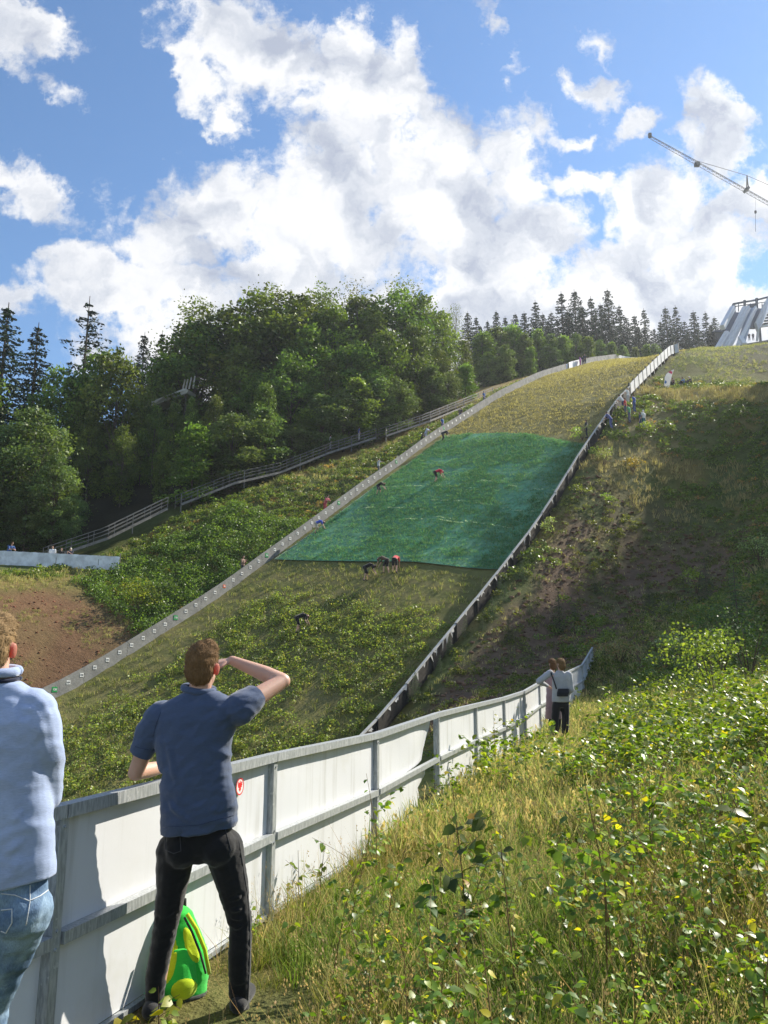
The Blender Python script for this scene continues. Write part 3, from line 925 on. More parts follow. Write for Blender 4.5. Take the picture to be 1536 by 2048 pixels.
# ------------------------------------------------------------------ white barrier on the left terrace
A_, B_ = at(-60, 1125, 62), at(238, 1140, 62)
WB = thing("white_barrier", "long low white sheet barrier on the left terrace above the soil bank", "barrier", A_)
n_ = 40; vs_, fs_ = [], []
for k in range(n_ + 1):
    p = A_.lerp(B_, k / n_); w_ = .04 * math.sin(k * 1.7) + .03 * math.sin(k * .6)
    for r_ in range(4):
        vs_.append(p + Vector((0, w_ * math.sin(math.pi * r_ / 3) - .0, -.05 + 1.12 * r_ / 3 + .015 * math.sin(k * 2.3))))
for k in range(n_):
    for r_ in range(3): fs_.append((k * 4 + r_, (k + 1) * 4 + r_, (k + 1) * 4 + r_ + 1, k * 4 + r_ + 1))
mb = MB(); mb.add(vs_, fs_); mb.add([v_ + Vector((0, .02, 0)) for v_ in vs_], [tuple(reversed(f_)) for f_ in fs_])
mb.build("sheet", mat_plain("white_sheet", (.70, .74, .80), .6, var=.16, vscale=1.5), WB, True)
for k in range(8):
    p = A_.lerp(B_, k / 7) + Vector((0, .08, 0)); mb = MB(); mb.tube(p - Z * .3, p + Z * (1.12 if k < 7 else 1.35), .04); mb.build("post", M_STEELD, WB)

# ------------------------------------------------------------------ jump tower at the top right
TD = 165.0
def tp(px, py, dd=0.0): return at(px, py, TD + dd)
org = tp(1470, 705); org.z -= 4
JT = thing("jump_tower", "white ski jump inrun tower with railed top and pale slides behind the hilltop", "tower", org)
M_TWHITE = mat_plain("tower_white_steel", (.62, .63, .66), .4, var=.04)
M_TGREY = mat_plain("tower_grey_sheet", (.13, .145, .20), .5, var=.08, vscale=.4)
M_TICE = mat_plain("tower_slide_track", (.30, .36, .46), .3, var=.06, vscale=.5)
M_TDARK = mat_plain("tower_dark_steel", (.10, .11, .14), .6)
Zt = Vector((0, 0, 1))
mb = MB(); mb.prism([tp(1466, 712), tp(1484, 706), tp(1513, 614, 12), tp(1497, 616, 12)], (0, 1.2, -.6)); mb.build("slide_track", M_TICE, JT)
for (p, q, w_) in (((1444, 706, -1), (1489, 616, 11), .75), ((1452, 706, -1), (1497, 615, 11), .7), ((1471, 700, -.6), (1512, 615, 11.2), .35)):
    mb = MB(); mb.bar(tp(*p), tp(*q), w_, .9); mb.build("slide_rail", M_TWHITE, JT)
for (p, q, w_) in (((1427, 706, -2), (1452, 664, 3), .5), ((1433, 706, -2), (1456, 664, 3), .4)):
    mb = MB(); mb.bar(tp(*p), tp(*q), w_, .6); mb.build("stair_rail", M_TWHITE, JT)
mb = MB(); mb.prism([tp(1454, 664, 6), tp(1463, 664, 6), tp(1486, 624, 10), tp(1466, 625, 10), tp(1455, 642, 8)], (0, .6, 0)); mb.build("side_cladding", M_TGREY, JT)
mb = MB(); mb.prism([tp(1494, 656, 9), tp(1512, 656, 9), tp(1524, 617, 12), tp(1514, 616, 12)], (0, .6, 0)); mb.build("side_cladding", M_TGREY, JT)
mb = MB(); mb.bar(tp(1445, 655, 3), tp(1466, 616, 11), .9, 1.1); mb.build("flank_beam", M_TWHITE, JT)
mb = MB(); mb.prism([tp(1512, 645, 7), tp(1517, 660, 7), tp(1524, 650, 7), tp(1545, 606, 13), tp(1545, 582, 13), tp(1532, 602, 12)], (0, 1.0, 0)); mb.build("flank_wall", M_TWHITE, JT)
mb = MB()
top = [(1466, 608, 12), (1489, 604, 12.5), (1513, 600, 13), (1545, 592, 14)]
for p, q in zip(top[:-1], top[1:]): mb.bar(tp(*p), tp(*q), .35, .35)
for (x, y) in ((1468, 618), (1489, 612), (1513, 608)):
    mb.bar(tp(x, y - 12, 12), tp(x + 1, y + 8, 12), .42, .42, (0, 1, 0))
for p, q in (((1470, 613, 12.4), (1545, 602, 14)),): mb.bar(tp(*p), tp(*q), .16, .16)
for x in (1477, 1501, 1524): mb.bar(tp(x, 607, 12.6), tp(x, 623, 12.6), .16, .16, (0, 1, 0))
mb.bar(tp(1466, 608, 12), tp(1463, 618, 11), .3, .3, (0, 1, 0))
mb.build("top_railing", M_TDARK, JT)
mb = MB(); mb.box(tp(1503, 613.5, 13), (1.6, 1.2, .8)); mb.box(tp(1503, 616, 13), (.9, 1.0, .8)); mb.build("start_cabin", M_TDARK, JT)
for (x0, x1) in ((1517, 1514), (1519, 1521)):
    mb = MB(); mb.bar(tp(x0, 655, 8), tp(x1, 682, 8), .4, .4, (0, 1, 0)); mb.build("support_leg", M_TDARK if x0 > 1518 else M_TWHITE, JT)
mb = MB()
for k in range(6):
    mb.bar(tp(1526, 648 - k * 5.5, 9 + k * .6), tp(1546, 645 - k * 5.5, 10 + k * .6), .9, .22)
mb.build("stair_flight", M_TDARK, JT)
mb = MB(); mb.bar(tp(1522, 653, 8), tp(1546, 650, 8), .4, .4); mb.bar(tp(1480, 674, 0), tp(1489, 689, -2), .9, .6); mb.build("side_ramp", M_TWHITE, JT)
mb = MB(); mb.prism([tp(1482, 689, 2), tp(1546, 678, 2), tp(1546, 700, 2), tp(1482, 704, 2)], (0, 5, 0)); mb.build("platform", M_TDARK, JT)
mb = MB(); mb.prism([tp(1427, 661, 14), tp(1458, 656, 14), tp(1458, 664, 14), tp(1427, 664, 14)], (0, 5, 0)); mb.build("cabin_roof", M_TGREY, JT)
mb = MB(); mb.prism([tp(1430, 664, 14.4), tp(1457, 664, 14.4), tp(1457, 712, 14.4), tp(1430, 712, 14.4)], (0, 4, 0)); mb.build("cabin_wall", M_TDARK, JT)

# ------------------------------------------------------------------ crane
CD = 210.0
def cp(px, py, dd=0.0): return at(px, py, CD + dd)
base = at(1640, 700, CD); base.z = gz(base.x, base.y)
CR = thing("tower_crane", "slender lattice crane jib reaching in from the right against the clouds", "crane", base)
M_CR = mat_plain("crane_steel", (.12, .105, .085), .6, var=.1)
def lattice(name, a, b, n, w, h, taper=.5):
    a, b = Vector(a), Vector(b); d = (b - a).normalized(); s_ = d.cross(Z).normalized(); u_ = s_.cross(d)
    mb = MB(); prev = None
    for k in range(n + 1):
        t_ = k / n; sc = 1 - (1 - taper) * t_
        c = a + (b - a) * t_
        pts = [c + s_ * w / 2 * sc, c - s_ * w / 2 * sc, c + u_ * h * sc]
        if prev:
            for i_ in range(3): mb.bar(prev[i_], pts[i_], .07, .07)
            mb.bar(prev[0], pts[1], .045, .045); mb.bar(prev[2], pts[0], .045, .045); mb.bar(prev[1], pts[2], .045, .045); mb.bar(pts[0], pts[2], .04, .04)
        prev = pts
    return mb.build(name, M_CR, CR)
J0, J1, J2 = cp(1640, 466, 0), cp(1394, 328, -14), cp(1300, 275, -18)
lattice("jib", J0, J1, 30, .85, .9, .9); lattice("jib", J1, J2, 14, .8, .85, .75)
mb = MB(); mb.bar(cp(1489, 382, -8), cp(1497, 377, -8), 1.6, .6); mb.bar(J1 + Z * .3, J1 - Z * .6, 1.0, 1.2, (1, 0, 0)); mb.box(J2 + Z * .6, (.7, .7, 1.0)); mb.build("jib_joint", M_DARK, CR)
mb = MB(); kp = cp(1494, 351, -8)
mb.bar(cp(1493, 382, -8), kp, .22, .22, (1, 0, 0)); mb.bar(cp(1497, 378, -8), kp, .2, .2, (1, 0, 0)); mb.build("king_post", M_CR, CR)
mb = MB(); mb.tube(kp, J1 + Z * .9, .06); mb.tube(kp, cp(1640, 415, 0), .06); mb.build("tie_rod", M_CR, CR)
mb = MB(); h0 = cp(1511, 398, -7); h1 = cp(1511, 424, -7); h2 = cp(1511, 463, -7)
mb.tube(h0, h1, .02); mb.build("hoist_rope", M_CR, CR)
mb = MB(); mb.box(h1, (.45, .35, .7)); mb.tube(h1, h2, .045); mb.build("hook_block", M_DARK, CR)
mtop = cp(1640, 440, 0)
lattice("mast", (base.x, base.y, base.z - .5), (base.x, base.y, mtop.z + 1), 24, 1.8, 1.6, 1.0)
mb = MB(); mb.box((base.x, base.y, base.z + .4), (5, 5, .8)); mb.build("base_frame", M_CR, CR)

# ------------------------------------------------------------------ feather flag
fb = hit(1330, 788, 40); dfl = (fb - Vector((0, 0, EYE))).dot(Vector((0, _c, _s)))
fb = at(1329, 790, 79); fb.z = gz(fb.x, fb.y)
FLB = at(1329, 787, 79)
FL = thing("feather_flag", "white feather flag with pink tips standing in dry grass on the crest", "flag", FLB - Z * .6)
mb = MB()
prof_px = [(1327, 784), (1328, 765), (1329, 755), (1332, 748), (1338, 743), (1347, 739)]
pp = [at(x, y, 79) for x, y in prof_px]
mb.path([pp[0] - Z * 1.2] + pp, .03, 6, .012); mb.build("pole", M_STEELD, FL)
right_px = [(1337.5, 783), (1340.5, 765), (1342, 758), (1344, 750), (1345.5, 745), (1347.5, 740)]
qq = [at(x, y, 79) for x, y in right_px]
mb = MB()
vs_ = []
for k in range(6): vs_ += [pp[k], qq[k] + Vector((0, .05 * math.sin(k), 0))]
fs_ = [(2 * k, 2 * k + 1, 2 * k + 3, 2 * k + 2) for k in range(5)]
mb.add(vs_, fs_); mb.add([v_ + Vector((0, .02, 0)) for v_ in vs_], [tuple(reversed(f_)) for f_ in fs_])
m, t, out = new_mat("flag_cloth")
co = t.n('ShaderNodeTexCoord').outputs['Object']; 
b = t.n('ShaderNodeBsdfPrincipled', i_Roughness=.7); b.inputs['Base Color'].default_value = (.85, .84, .86, 1)
tr = t.n('ShaderNodeBsdfTranslucent'); tr.inputs[0].default_value = (.85, .85, .87, 1)
mx = t.n('ShaderNodeMixShader', i_0=.4); t.put(mx.inputs[1], b.outputs[0]); t.put(mx.inputs[2], tr.outputs[0]); t.put(out.inputs[0], mx.outputs[0])
fo = mb.build("banner_cloth", m, FL)
M_PINK = mat_plain("pink_print", (.75, .05, .16), .6, var=.02); M_BLUEP = mat_plain("blue_print", (.06, .20, .50), .6, var=.02)
mb = MB(); f_ = Vector((0, -.03, 0))
mb.prism([at(1336, 745, 79) + f_, at(1343.5, 748.5, 79) + f_, at(1345, 744, 79) + f_, at(1340, 741.5, 79) + f_], (0, -.006, 0))
mb.prism([at(1334, 782, 79) + f_, at(1337, 781, 79) + f_, at(1338, 774, 79) + f_, at(1334.5, 776, 79) + f_], (0, -.006, 0)); mb.build("pink_print", M_PINK, fo)
mb = MB(); mb.prism([at(1328.5, 765, 79) + f_, at(1331, 768, 79) + f_, at(1333.6, 764, 79) + f_, at(1331, 760.5, 79) + f_], (0, -.006, 0)); mb.build("blue_print", M_BLUEP, fo)

# ------------------------------------------------------------------ old jump remains in the wood
OD = 93.0
def op(px, py, dd=0): return at(px, py, OD + dd)
org = op(345, 830); org.z = gz(org.x, org.y)
OT = thing("old_ramp", "small weathered ramp of pale boards with bare poles half hidden in the left wood", "ramp", org)
mb = MB(); mb.prism([op(303, 812), op(374, 786, 1), op(376, 779, 1), op(368, 777, 1), op(330, 792), op(303, 803)], (.4, 2.4, .2)); mb.build("board_side", M_CAPRAIL, OT)
mb = MB(); mb.prism([op(150, 868, -3), op(205, 846, -2), op(205, 852, -2), op(150, 874, -3)], (.4, 2.4, .2)); mb.build("board_side", M_CAPRAIL, OT)
for (x0, y0, x1, y1) in ((365, 782, 370, 759), (371, 780, 376, 757), (378, 778, 383, 754.5), (386, 777, 390, 752)):
    mb = MB(); mb.tube(op(x0, y0, 1), op(x1, y1, 1), .11, .09); mb.build("pole", M_CAPRAIL, OT)
for (x, y) in ((310, 810), (345, 800), (372, 790), (160, 868), (200, 850)):
    p = op(x, y, 1); mb = MB(); mb.tube(Vector((p.x, p.y, gz(p.x, p.y) - .3)), p, .12); mb.build("support_post", M_BOARD2, OT)
# ------------------------------------------------------------------ people
def ico(sub=2):
    bm = bmesh.new(); bmesh.ops.create_icosphere(bm, subdivisions=sub, radius=1.0)
    v = np.array([p.co[:] for p in bm.verts]); f = [tuple(q.index for q in p.verts) for p in bm.faces]; bm.free()
    return v, f
ICO_V, ICO_F = ico(2)
class Blob:
    """closed shapes that are fused into one continuous surface"""
    def __init__(self): self.v, self.f = [], []
    def _add(self, V, Fs):
        b = len(self.v); self.v += [tuple(p) for p in V]; self.f += [tuple(i + b for i in f) for f in Fs]
    def e(self, c, r, rot=None):
        V = ICO_V * np.array(r)
        if rot is not None: V = V @ np.array(rot.to_3x3()).T
        self._add(V + np.array(c), ICO_F); return self
    def c(self, p, r1, q, r2, n=14):
        """tapered limb with round ends"""
        p, q = np.array(p, float), np.array(q, float); d = q - p; L = np.linalg.norm(d)
        if L < 1e-6: return self.e(p, (r1,) * 3)
        d /= L; s = np.cross(d, [0, 0, 1.0])
        if np.linalg.norm(s) < 1e-3: s = np.cross(d, [1.0, 0, 0])
        s /= np.linalg.norm(s); u = np.cross(s, d)
        rings = []
        for a in (-80, -55, -28, 0): rings.append((p + d * r1 * math.sin(R(a)), r1 * math.cos(R(a))))
        for a in (0, 28, 55, 80): rings.append((q + d * r2 * math.sin(R(a)), r2 * math.cos(R(a))))
        V = []
        for c_, r_ in rings:
            for k in range(n):
                a = 2 * math.pi * k / n; V.append(c_ + (s * math.cos(a) + u * math.sin(a)) * r_)
        Fs = [(i * n + k, i * n + (k + 1) % n, (i + 1) * n + (k + 1) % n, (i + 1) * n + k) for i in range(len(rings) - 1) for k in range(n)]
        Fs += [tuple(range(n - 1, -1, -1)), tuple(range((len(rings) - 1) * n, len(rings) * n))]
        self._add(V, Fs); return self
    def chain(self, pts, rs):
        for i in range(len(pts) - 1): self.c(pts[i], rs[i], pts[i + 1], rs[i + 1])
        return self
    def loft(self, rings, n=24):
        """rings: (centre, half width, half depth, side axis, front axis)"""
        V = []
        for c_, rx, ry, ax_, ay_ in rings:
            c_ = np.array(c_); ax_ = np.array(ax_); ay_ = np.array(ay_)
            for k in range(n):
                a = 2 * math.pi * k / n
                ca, sa = math.cos(a), math.sin(a)
                e_ = 0.93
                V.append(c_ + ax_ * rx * math.copysign(abs(ca) ** e_, ca) + ay_ * ry * math.copysign(abs(sa) ** e_, sa))
        Fs = [(i * n + k, i * n + (k + 1) % n, (i + 1) * n + (k + 1) % n, (i + 1) * n + k) for i in range(len(rings) - 1) for k in range(n)]
        Fs += [tuple(range(n - 1, -1, -1)), tuple(range((len(rings) - 1) * n, len(rings) * n))]
        self._add(V, Fs); return self
    def mesh(self, name, mat, voxel, smooth=3, warp=None, cut=None):
        me = bpy.data.meshes.new(name); me.from_pydata(self.v, [], self.f)
        bm = bmesh.new(); bm.from_mesh(me); bmesh.ops.recalc_face_normals(bm, faces=bm.faces); bm.to_mesh(me); bm.free()
        o = bpy.data.objects.new("tmp", me); COL.objects.link(o)
        r = o.modifiers.new("r", 'REMESH'); r.mode = 'VOXEL'; r.voxel_size = voxel; r.use_smooth_shade = True
        if smooth:
            s = o.modifiers.new("s", 'SMOOTH'); s.factor = .5; s.iterations = smooth
        dg = bpy.context.evaluated_depsgraph_get()
        m2 = bpy.data.meshes.new_from_object(o.evaluated_get(dg))
        bpy.data.objects.remove(o); bpy.data.meshes.remove(me)
        m2.name = name
        if warp is not None:
            n_ = len(m2.vertices); co = np.empty(n_ * 3, np.float32); m2.vertices.foreach_get('co', co); co = co.reshape(-1, 3)
            no = np.empty(n_ * 3, np.float32); m2.vertices.foreach_get('normal', no); no = no.reshape(-1, 3)
            co = warp(co.astype(float), no.astype(float)); m2.vertices.foreach_set('co', co.astype(np.float32).ravel()); m2.update()
        if cut is not None:
            bm = bmesh.new(); bm.from_mesh(m2)
            for (pco, pno) in cut:
                bmesh.ops.bisect_plane(bm, geom=bm.verts[:] + bm.edges[:] + bm.faces[:], plane_co=pco, plane_no=pno, clear_outer=True)
            bm.to_mesh(m2); bm.free()
        m2.polygons.foreach_set('use_smooth', [True] * len(m2.polygons))
        m2.materials.clear(); m2.materials.append(mat)
        return m2
_cloth = {}
def M_CLOTH(col, name="cloth", rough=.85, weave=True):
    key = (tuple(round(c, 3) for c in col), name)
    if key in _cloth: return _cloth[key]
    m, t, out = new_mat(name)
    co = t.n('ShaderNodeTexCoord').outputs['Object']
    n1 = t.noise(co, 6, 4, .6); n2 = t.noise(t.vmath('MULTIPLY', co, (1, 1, 5)), 45, 4, .75)
    k = t.math('ADD', t.math('MULTIPLY_ADD', n1.outputs[0], .35, .82), t.math('MULTIPLY_ADD', n2.outputs[0], .5, -.25))
    cc = t.vmath('SCALE', (*col,), k)
    b = t.n('ShaderNodeBsdfPrincipled', i_Roughness=rough); b.inputs['Specular IOR Level'].default_value = .15
    b.inputs['Sheen Weight'].default_value = .25
    t.put(b.inputs['Base Color'], cc)
    bn = t.n('ShaderNodeBump', i_Strength=.35, i_Distance=.004); t.put(bn.inputs['Height'], n2.outputs[0]); t.put(b.inputs['Normal'], bn.outputs[0])
    t.put(out.inputs[0], b.outputs[0])
    _cloth[key] = m
    return m
def mat_skin():
    m, t, out = new_mat("skin")
    co = t.n('ShaderNodeTexCoord').outputs['Object']
    n1 = t.noise(co, 14, 4, .6)
    cc = t.mix(n1.outputs[0], (.50, .29, .21), (.60, .37, .28))
    b = t.n('ShaderNodeBsdfPrincipled', i_Roughness=.5); t.put(b.inputs['Base Color'], cc)
    b.inputs['Subsurface Weight'].default_value = .15; b.inputs['Subsurface Radius'].default_value = (.02, .006, .003); b.inputs['Subsurface Scale'].default_value = .6
    t.put(out.inputs[0], b.outputs[0]); return m
M_SKIN = mat_skin()
def mat_ear():
    m, t, out = new_mat("ear_skin")
    b = t.n('ShaderNodeBsdfPrincipled', i_Roughness=.5); b.inputs['Base Color'].default_value = (.56, .30, .22, 1)
    tr = t.n('ShaderNodeBsdfTranslucent'); tr.inputs[0].default_value = (.95, .16, .09, 1)
    mx = t.n('ShaderNodeMixShader', i_0=.5); t.put(mx.inputs[1], b.outputs[0]); t.put(mx.inputs[2], tr.outputs[0]); t.put(out.inputs[0], mx.outputs[0]); return m
M_EAR = mat_ear()
_hair = {}
def M_HAIR(col):
    if col in _hair: return _hair[col]
    m, t, out = new_mat("hair")
    co = t.n('ShaderNodeTexCoord').outputs['Object']
    n1 = t.noise(t.vmath('MULTIPLY', co, (1, .35, .30)), 170, 3, .6); n2 = t.noise(co, 18, 3, .6)
    k = t.math('ADD', t.math('MULTIPLY_ADD', n1.outputs[0], 1.1, .45), t.math('MULTIPLY_ADD', n2.outputs[0], .5, -.25))
    b = t.n('ShaderNodeBsdfPrincipled', i_Roughness=.7); b.inputs['Specular IOR Level'].default_value = .12; t.put(b.inputs['Base Color'], t.vmath('SCALE', (*col,), k))
    bn = t.n('ShaderNodeBump', i_Strength=.7, i_Distance=.006); t.put(bn.inputs['Height'], n1.outputs[0]); t.put(b.inputs['Normal'], bn.outputs[0])
    t.put(out.inputs[0], b.outputs[0]); _hair[col] = m; return m

def lerp(a, b, t): return Vector(a).lerp(Vector(b), t)
def ring_frame(side_, fwd_): return (Vector(side_).normalized(), Vector(fwd_).normalized())

# ---- small figures: a few poses, shared meshes, own clothes colours
def pose_parts(kind):
    """joint positions of a 1.75 m figure facing +Y"""
    J = dict(hip=(0, 0, .93), chest=(0, .0, 1.32), neck=(0, .01, 1.47), head=(0, .03, 1.62),
             shL=(-.19, 0, 1.41), shR=(.19, 0, 1.41), elL=(-.25, -.02, 1.12), elR=(.25, -.02, 1.12), haL=(-.23, .10, .88), haR=(.23, .10, .88),
             hpL=(-.09, 0, .90), hpR=(.09, 0, .90), knL=(-.11, .02, .50), knR=(.11, .02, .50), anL=(-.12, -.03, .09), anR=(.12, -.03, .09))
    if kind == 'bend':
        J.update(hip=(0, -.16, .90), chest=(0, .22, 1.08), neck=(0, .38, 1.06), head=(0, .52, .98), shL=(-.18, .32, 1.06), shR=(.18, .32, 1.06),
                 elL=(-.20, .42, .78), elR=(.20, .42, .78), haL=(-.15, .58, .52), haR=(.16, .60, .50), hpL=(-.09, -.16, .88), hpR=(.09, -.16, .88),
                 knL=(-.13, .02, .50), knR=(.13, -.10, .49), anL=(-.15, .02, .09), anR=(.15, -.22, .09))
    if kind == 'lean':
        J.update(hip=(0, -.18, .92), chest=(0, .03, 1.27), neck=(0, .12, 1.40), head=(0, .19, 1.55), shL=(-.20, .08, 1.34), shR=(.20, .08, 1.34),
                 elL=(-.24, .24, 1.08), elR=(.24, .24, 1.08), haL=(-.02, .40, 1.10), haR=(.04, .42, 1.12), hpL=(-.09, -.18, .90), hpR=(.09, -.18, .90),
                 knL=(-.10, -.12, .5), knR=(.10, -.16, .5), anL=(-.11, -.2, .09), anR=(.11, -.2, .09))
    if kind == 'point':
        J.update(elR=(.34, .22, 1.30), haR=(.44, .48, 1.24))
    if kind == 'sit':
        J.update(hip=(0, -.1, .14), chest=(0, -.08, .52), neck=(0, -.03, .68), head=(0, .0, .83), shL=(-.19, -.06, .62), shR=(.19, -.06, .62),
                 elL=(-.24, .1, .40), elR=(.24, .1, .40), haL=(-.1, .32, .42), haR=(.1, .32, .42), hpL=(-.09, -.08, .14), hpR=(.09, -.08, .14),
                 knL=(-.14, .34, .44), knR=(.14, .34, .44), anL=(-.13, .5, .08), anR=(.13, .5, .08))
    if kind == 'phone':
        J.update(elL=(-.25, .08, 1.16), elR=(.25, .08, 1.16), haL=(-.06, .30, 1.34), haR=(.06, .30, 1.34))
    return {k: Vector(v) for k, v in J.items()}
PROTO = {}
def small_meshes(kind, shorts):
    key = (kind, shorts)
    if key in PROTO: return PROTO[key]
    J = pose_parts(kind); vox = .026
    B = Blob()
    up = (J['neck'] - J['hip']).normalized()
    B.chain([J['hip'], lerp(J['hip'], J['chest'], .5), J['chest'], J['neck']], [.12, .115, .12, .055])
    B.c(J['neck'], .05, J['head'], .06); B.e(J['head'], (.075, .095, .115)); B.e(J['head'] + Vector((0, .10, -.01)), (.018, .02, .025))
    for s in 'LR':
        B.c(J['chest'], .09, J['sh' + s], .055); B.chain([J['sh' + s], J['el' + s], J['ha' + s]], [.05, .04, .027])
        hd = (J['ha' + s] - J['el' + s]).normalized()
        B.c(J['ha' + s], .03, J['ha' + s] + hd * .10, .022)
        for k_ in range(-1, 2): B.c(J['ha' + s] + hd * .08, .013, J['ha' + s] + hd * .17 + Vector((k_ * .02, 0, 0)), .010, 6)
        B.chain([J['hp' + s], J['kn' + s], J['an' + s]], [.085, .055, .04])
        f = Vector((0, 1, 0)); B.c(J['an' + s] - Vector((0, .03, .04)), .045, J['an' + s] + f * .15 - Vector((0, 0, .05)), .035)
    body = B.mesh("body", M_SKIN, vox, 2)
    S = Blob()
    hipt = J['hip'] + up * -.02
    sd = Vector((1, 0, 0)); fr = up.cross(sd) * -1
    S.loft([(hipt, .175, .125, sd, fr), (lerp(hipt, J['chest'], .5), .165, .12, sd, fr), (J['chest'], .19, .13, sd, fr), (lerp(J['chest'], J['neck'], .6), .17, .10, sd, fr), (J['neck'], .07, .065, sd, fr)], 16)
    for s in 'LR': S.chain([J['sh' + s], lerp(J['sh' + s], J['el' + s], .75)], [.075, .062])
    shirt = S.mesh("shirt", M_SKIN, vox, 2)
    T_ = Blob()
    T_.loft([(J['hip'] - up * .12, .15, .115, sd, fr), (J['hip'], .17, .125, sd, fr), (J['hip'] + up * .07, .16, .115, sd, fr)], 16)
    for s in 'LR':
        e_ = lerp(J['kn' + s], J['an' + s], -.12 if shorts else .92)
        T_.chain([J['hp' + s], J['kn' + s], e_] if not shorts else [J['hp' + s], e_], [.105, .078, .06] if not shorts else [.105, .09])
    trousers = T_.mesh("trousers", M_SKIN, vox, 2)
    H_ = Blob(); hd = (J['head'] - J['neck']).normalized()
    H_.e(J['head'] + hd * .03 + Vector((0, -.02, 0)), (.084, .098, .10)); H_.e(J['head'] + Vector((0, -.04, -.02)), (.078, .07, .09))
    hair = H_.mesh("hair", M_SKIN, vox * .8, 1)
    SH = Blob()
    for s in 'LR': SH.c(J['an' + s] - Vector((0, .03, .045)), .05, J['an' + s] + Vector((0, .16, -.052)), .04)
    shoes = SH.mesh("shoes", M_SKIN, vox, 1)
    PROTO[key] = (body, shirt, trousers, hair, shoes)
    return PROTO[key]
GREY = (.25, .25, .26)
def small_person(loc, face, pose, shirt, trousers, label, hair=(.10, .06, .035), shorts=False, scale=1.0, group=None, cap=None, shoes=(.03, .03, .035)):
    """loc: where the feet stand; face: direction (x, y) the figure looks"""
    rz = math.atan2(-face[0], face[1])
    r = thing("person", label, "person", loc, group, rz if rz != 0 else 1e-4)
    r.scale = (scale,) * 3
    ms = small_meshes(pose, shorts)
    for nm, me, mt in zip(("body", "shirt", "shorts" if shorts else "trousers", "cap" if cap else "hair", "shoes"), ms,
                          (M_SKIN, M_CLOTH(shirt), M_CLOTH(trousers), M_CLOTH(cap) if cap else M_HAIR(hair), M_CLOTH(shoes))):
        o = bpy.data.objects.new(nm, me); link(o, r)
        o.material_slots[0].link = 'OBJECT'; o.material_slots[0].material = mt
    return r
def on_hill(px, py, lift=0.0):
    return hit(px, py, 20.0) + Vector((0, 0, lift))
RT = (UN[0], UN[1]); LF = (-UN[0], -UN[1]); UPH = (UA[0], UA[1]); DNH = (-UA[0], -UA[1])
BLK = (.018, .018, .02)
GH = "helpers working on the landing slope"
sp = small_person
sp(on_hill(874, 968, .05), (1, .25), 'bend', (.62, .04, .08), BLK, "person in red shirt and black shorts bending down in the middle of the green net", shorts=True, group=GH, scale=1.08)
sp(on_hill(759, 991, .05), (.8, -.4), 'bend', BLK, (.05, .05, .06), "person in black bending at the left edge of the green net, halfway up", shorts=True, group=GH, scale=.98)
sp(on_hill(635, 1069), (1, .1), 'bend', (.05, .10, .55), (.40, .36, .30), "person in blue shirt and pale shorts bending at the left edge of the net", shorts=True, group=GH)
sp(on_hill(734, 1163), (1, .1), 'bend', BLK, BLK, "person in black bending to the right just below the net, leftmost of three", shorts=True, group=GH, scale=1.05)
sp(on_hill(770, 1149), (-.9, .5), 'bend', (.10, .07, .05), BLK, "person in dark vest bending over the net's lower edge, middle of three", shorts=True, group=GH, scale=1.05)
sp(on_hill(790, 1147), (.25, 1), 'bend', (.70, .04, .05), BLK, "person in bright red shirt bending over the net's lower edge, rightmost of three", shorts=True, group=GH, scale=1.05)
sp(on_hill(598, 1268), (.9, .4), 'bend', BLK, (.02, .02, .022), "person in black bending among the low bushes below the net", shorts=True, group=GH, scale=1.05)
sp(on_hill(888, 883), (.9, .2), 'bend', (.03, .03, .035), (.04, .04, .05), "person in dark clothes bending at the net's upper left corner", group=GH)
sp(on_hill(1174, 876), (-1, .2), 'stand', (.03, .03, .045), (.03, .03, .04), "person in dark clothes standing in the shade by the right wall at the net's top", group=GH, scale=.95)
# spectators behind the left wall (their station found on the wall's plane)
GW = "spectators behind the left board wall"
def behind_wall(px, py, off=-.75, dz=0.0):
    u, _ = plane_u(px, py, off); x, y = xy_of(u, off); return Vector((float(x), float(y), gz(float(x), float(y)) + dz))
sp(behind_wall(653, 1008, dz=.15), RT, 'lean', (.60, .14, .17), (.35, .04, .05), "person in pink and red leaning over the left board wall", group=GW)
sp(behind_wall(757, 935, dz=.1), (.9, .1), 'point', (.55, .56, .58), (.12, .12, .13), "person in grey shirt with an arm stretched over the left board wall", group=GW)
sp(behind_wall(486, 1124, dz=.2), (.7, -.4), 'phone', (.30, .19, .14), (.05, .05, .05), "person in brown standing behind the left board wall near the bushes", group=GW, scale=.95)
sp(behind_wall(854, 868, dz=.1), RT, 'lean', (.52, .58, .72), (.30, .34, .42), "person in pale blue leaning on the upper left board wall", group=GW)
sp(behind_wall(845, 874, -1.1, dz=-.1), RT, 'lean', (.03, .03, .035), BLK, "person in black crouching beside the one in pale blue at the wall", group=GW, scale=.8)
sp(behind_wall(885, 850, dz=.05), (.6, -.5), 'stand', (.05, .13, .35), (.06, .08, .2), "person in blue jacket behind the upper left board wall, above the pale blue one", group=GW)
sp(behind_wall(921, 826), DNH, 'stand', (.10, .08, .08), (.05, .07, .22), "person in dark brown and blue behind the left wall where dry grass grows", group=GW)
sp(behind_wall(968, 794), RT, 'stand', (.06, .13, .35), (.05, .06, .12), "person in blue at the left wall where the stairs end", group=GW)
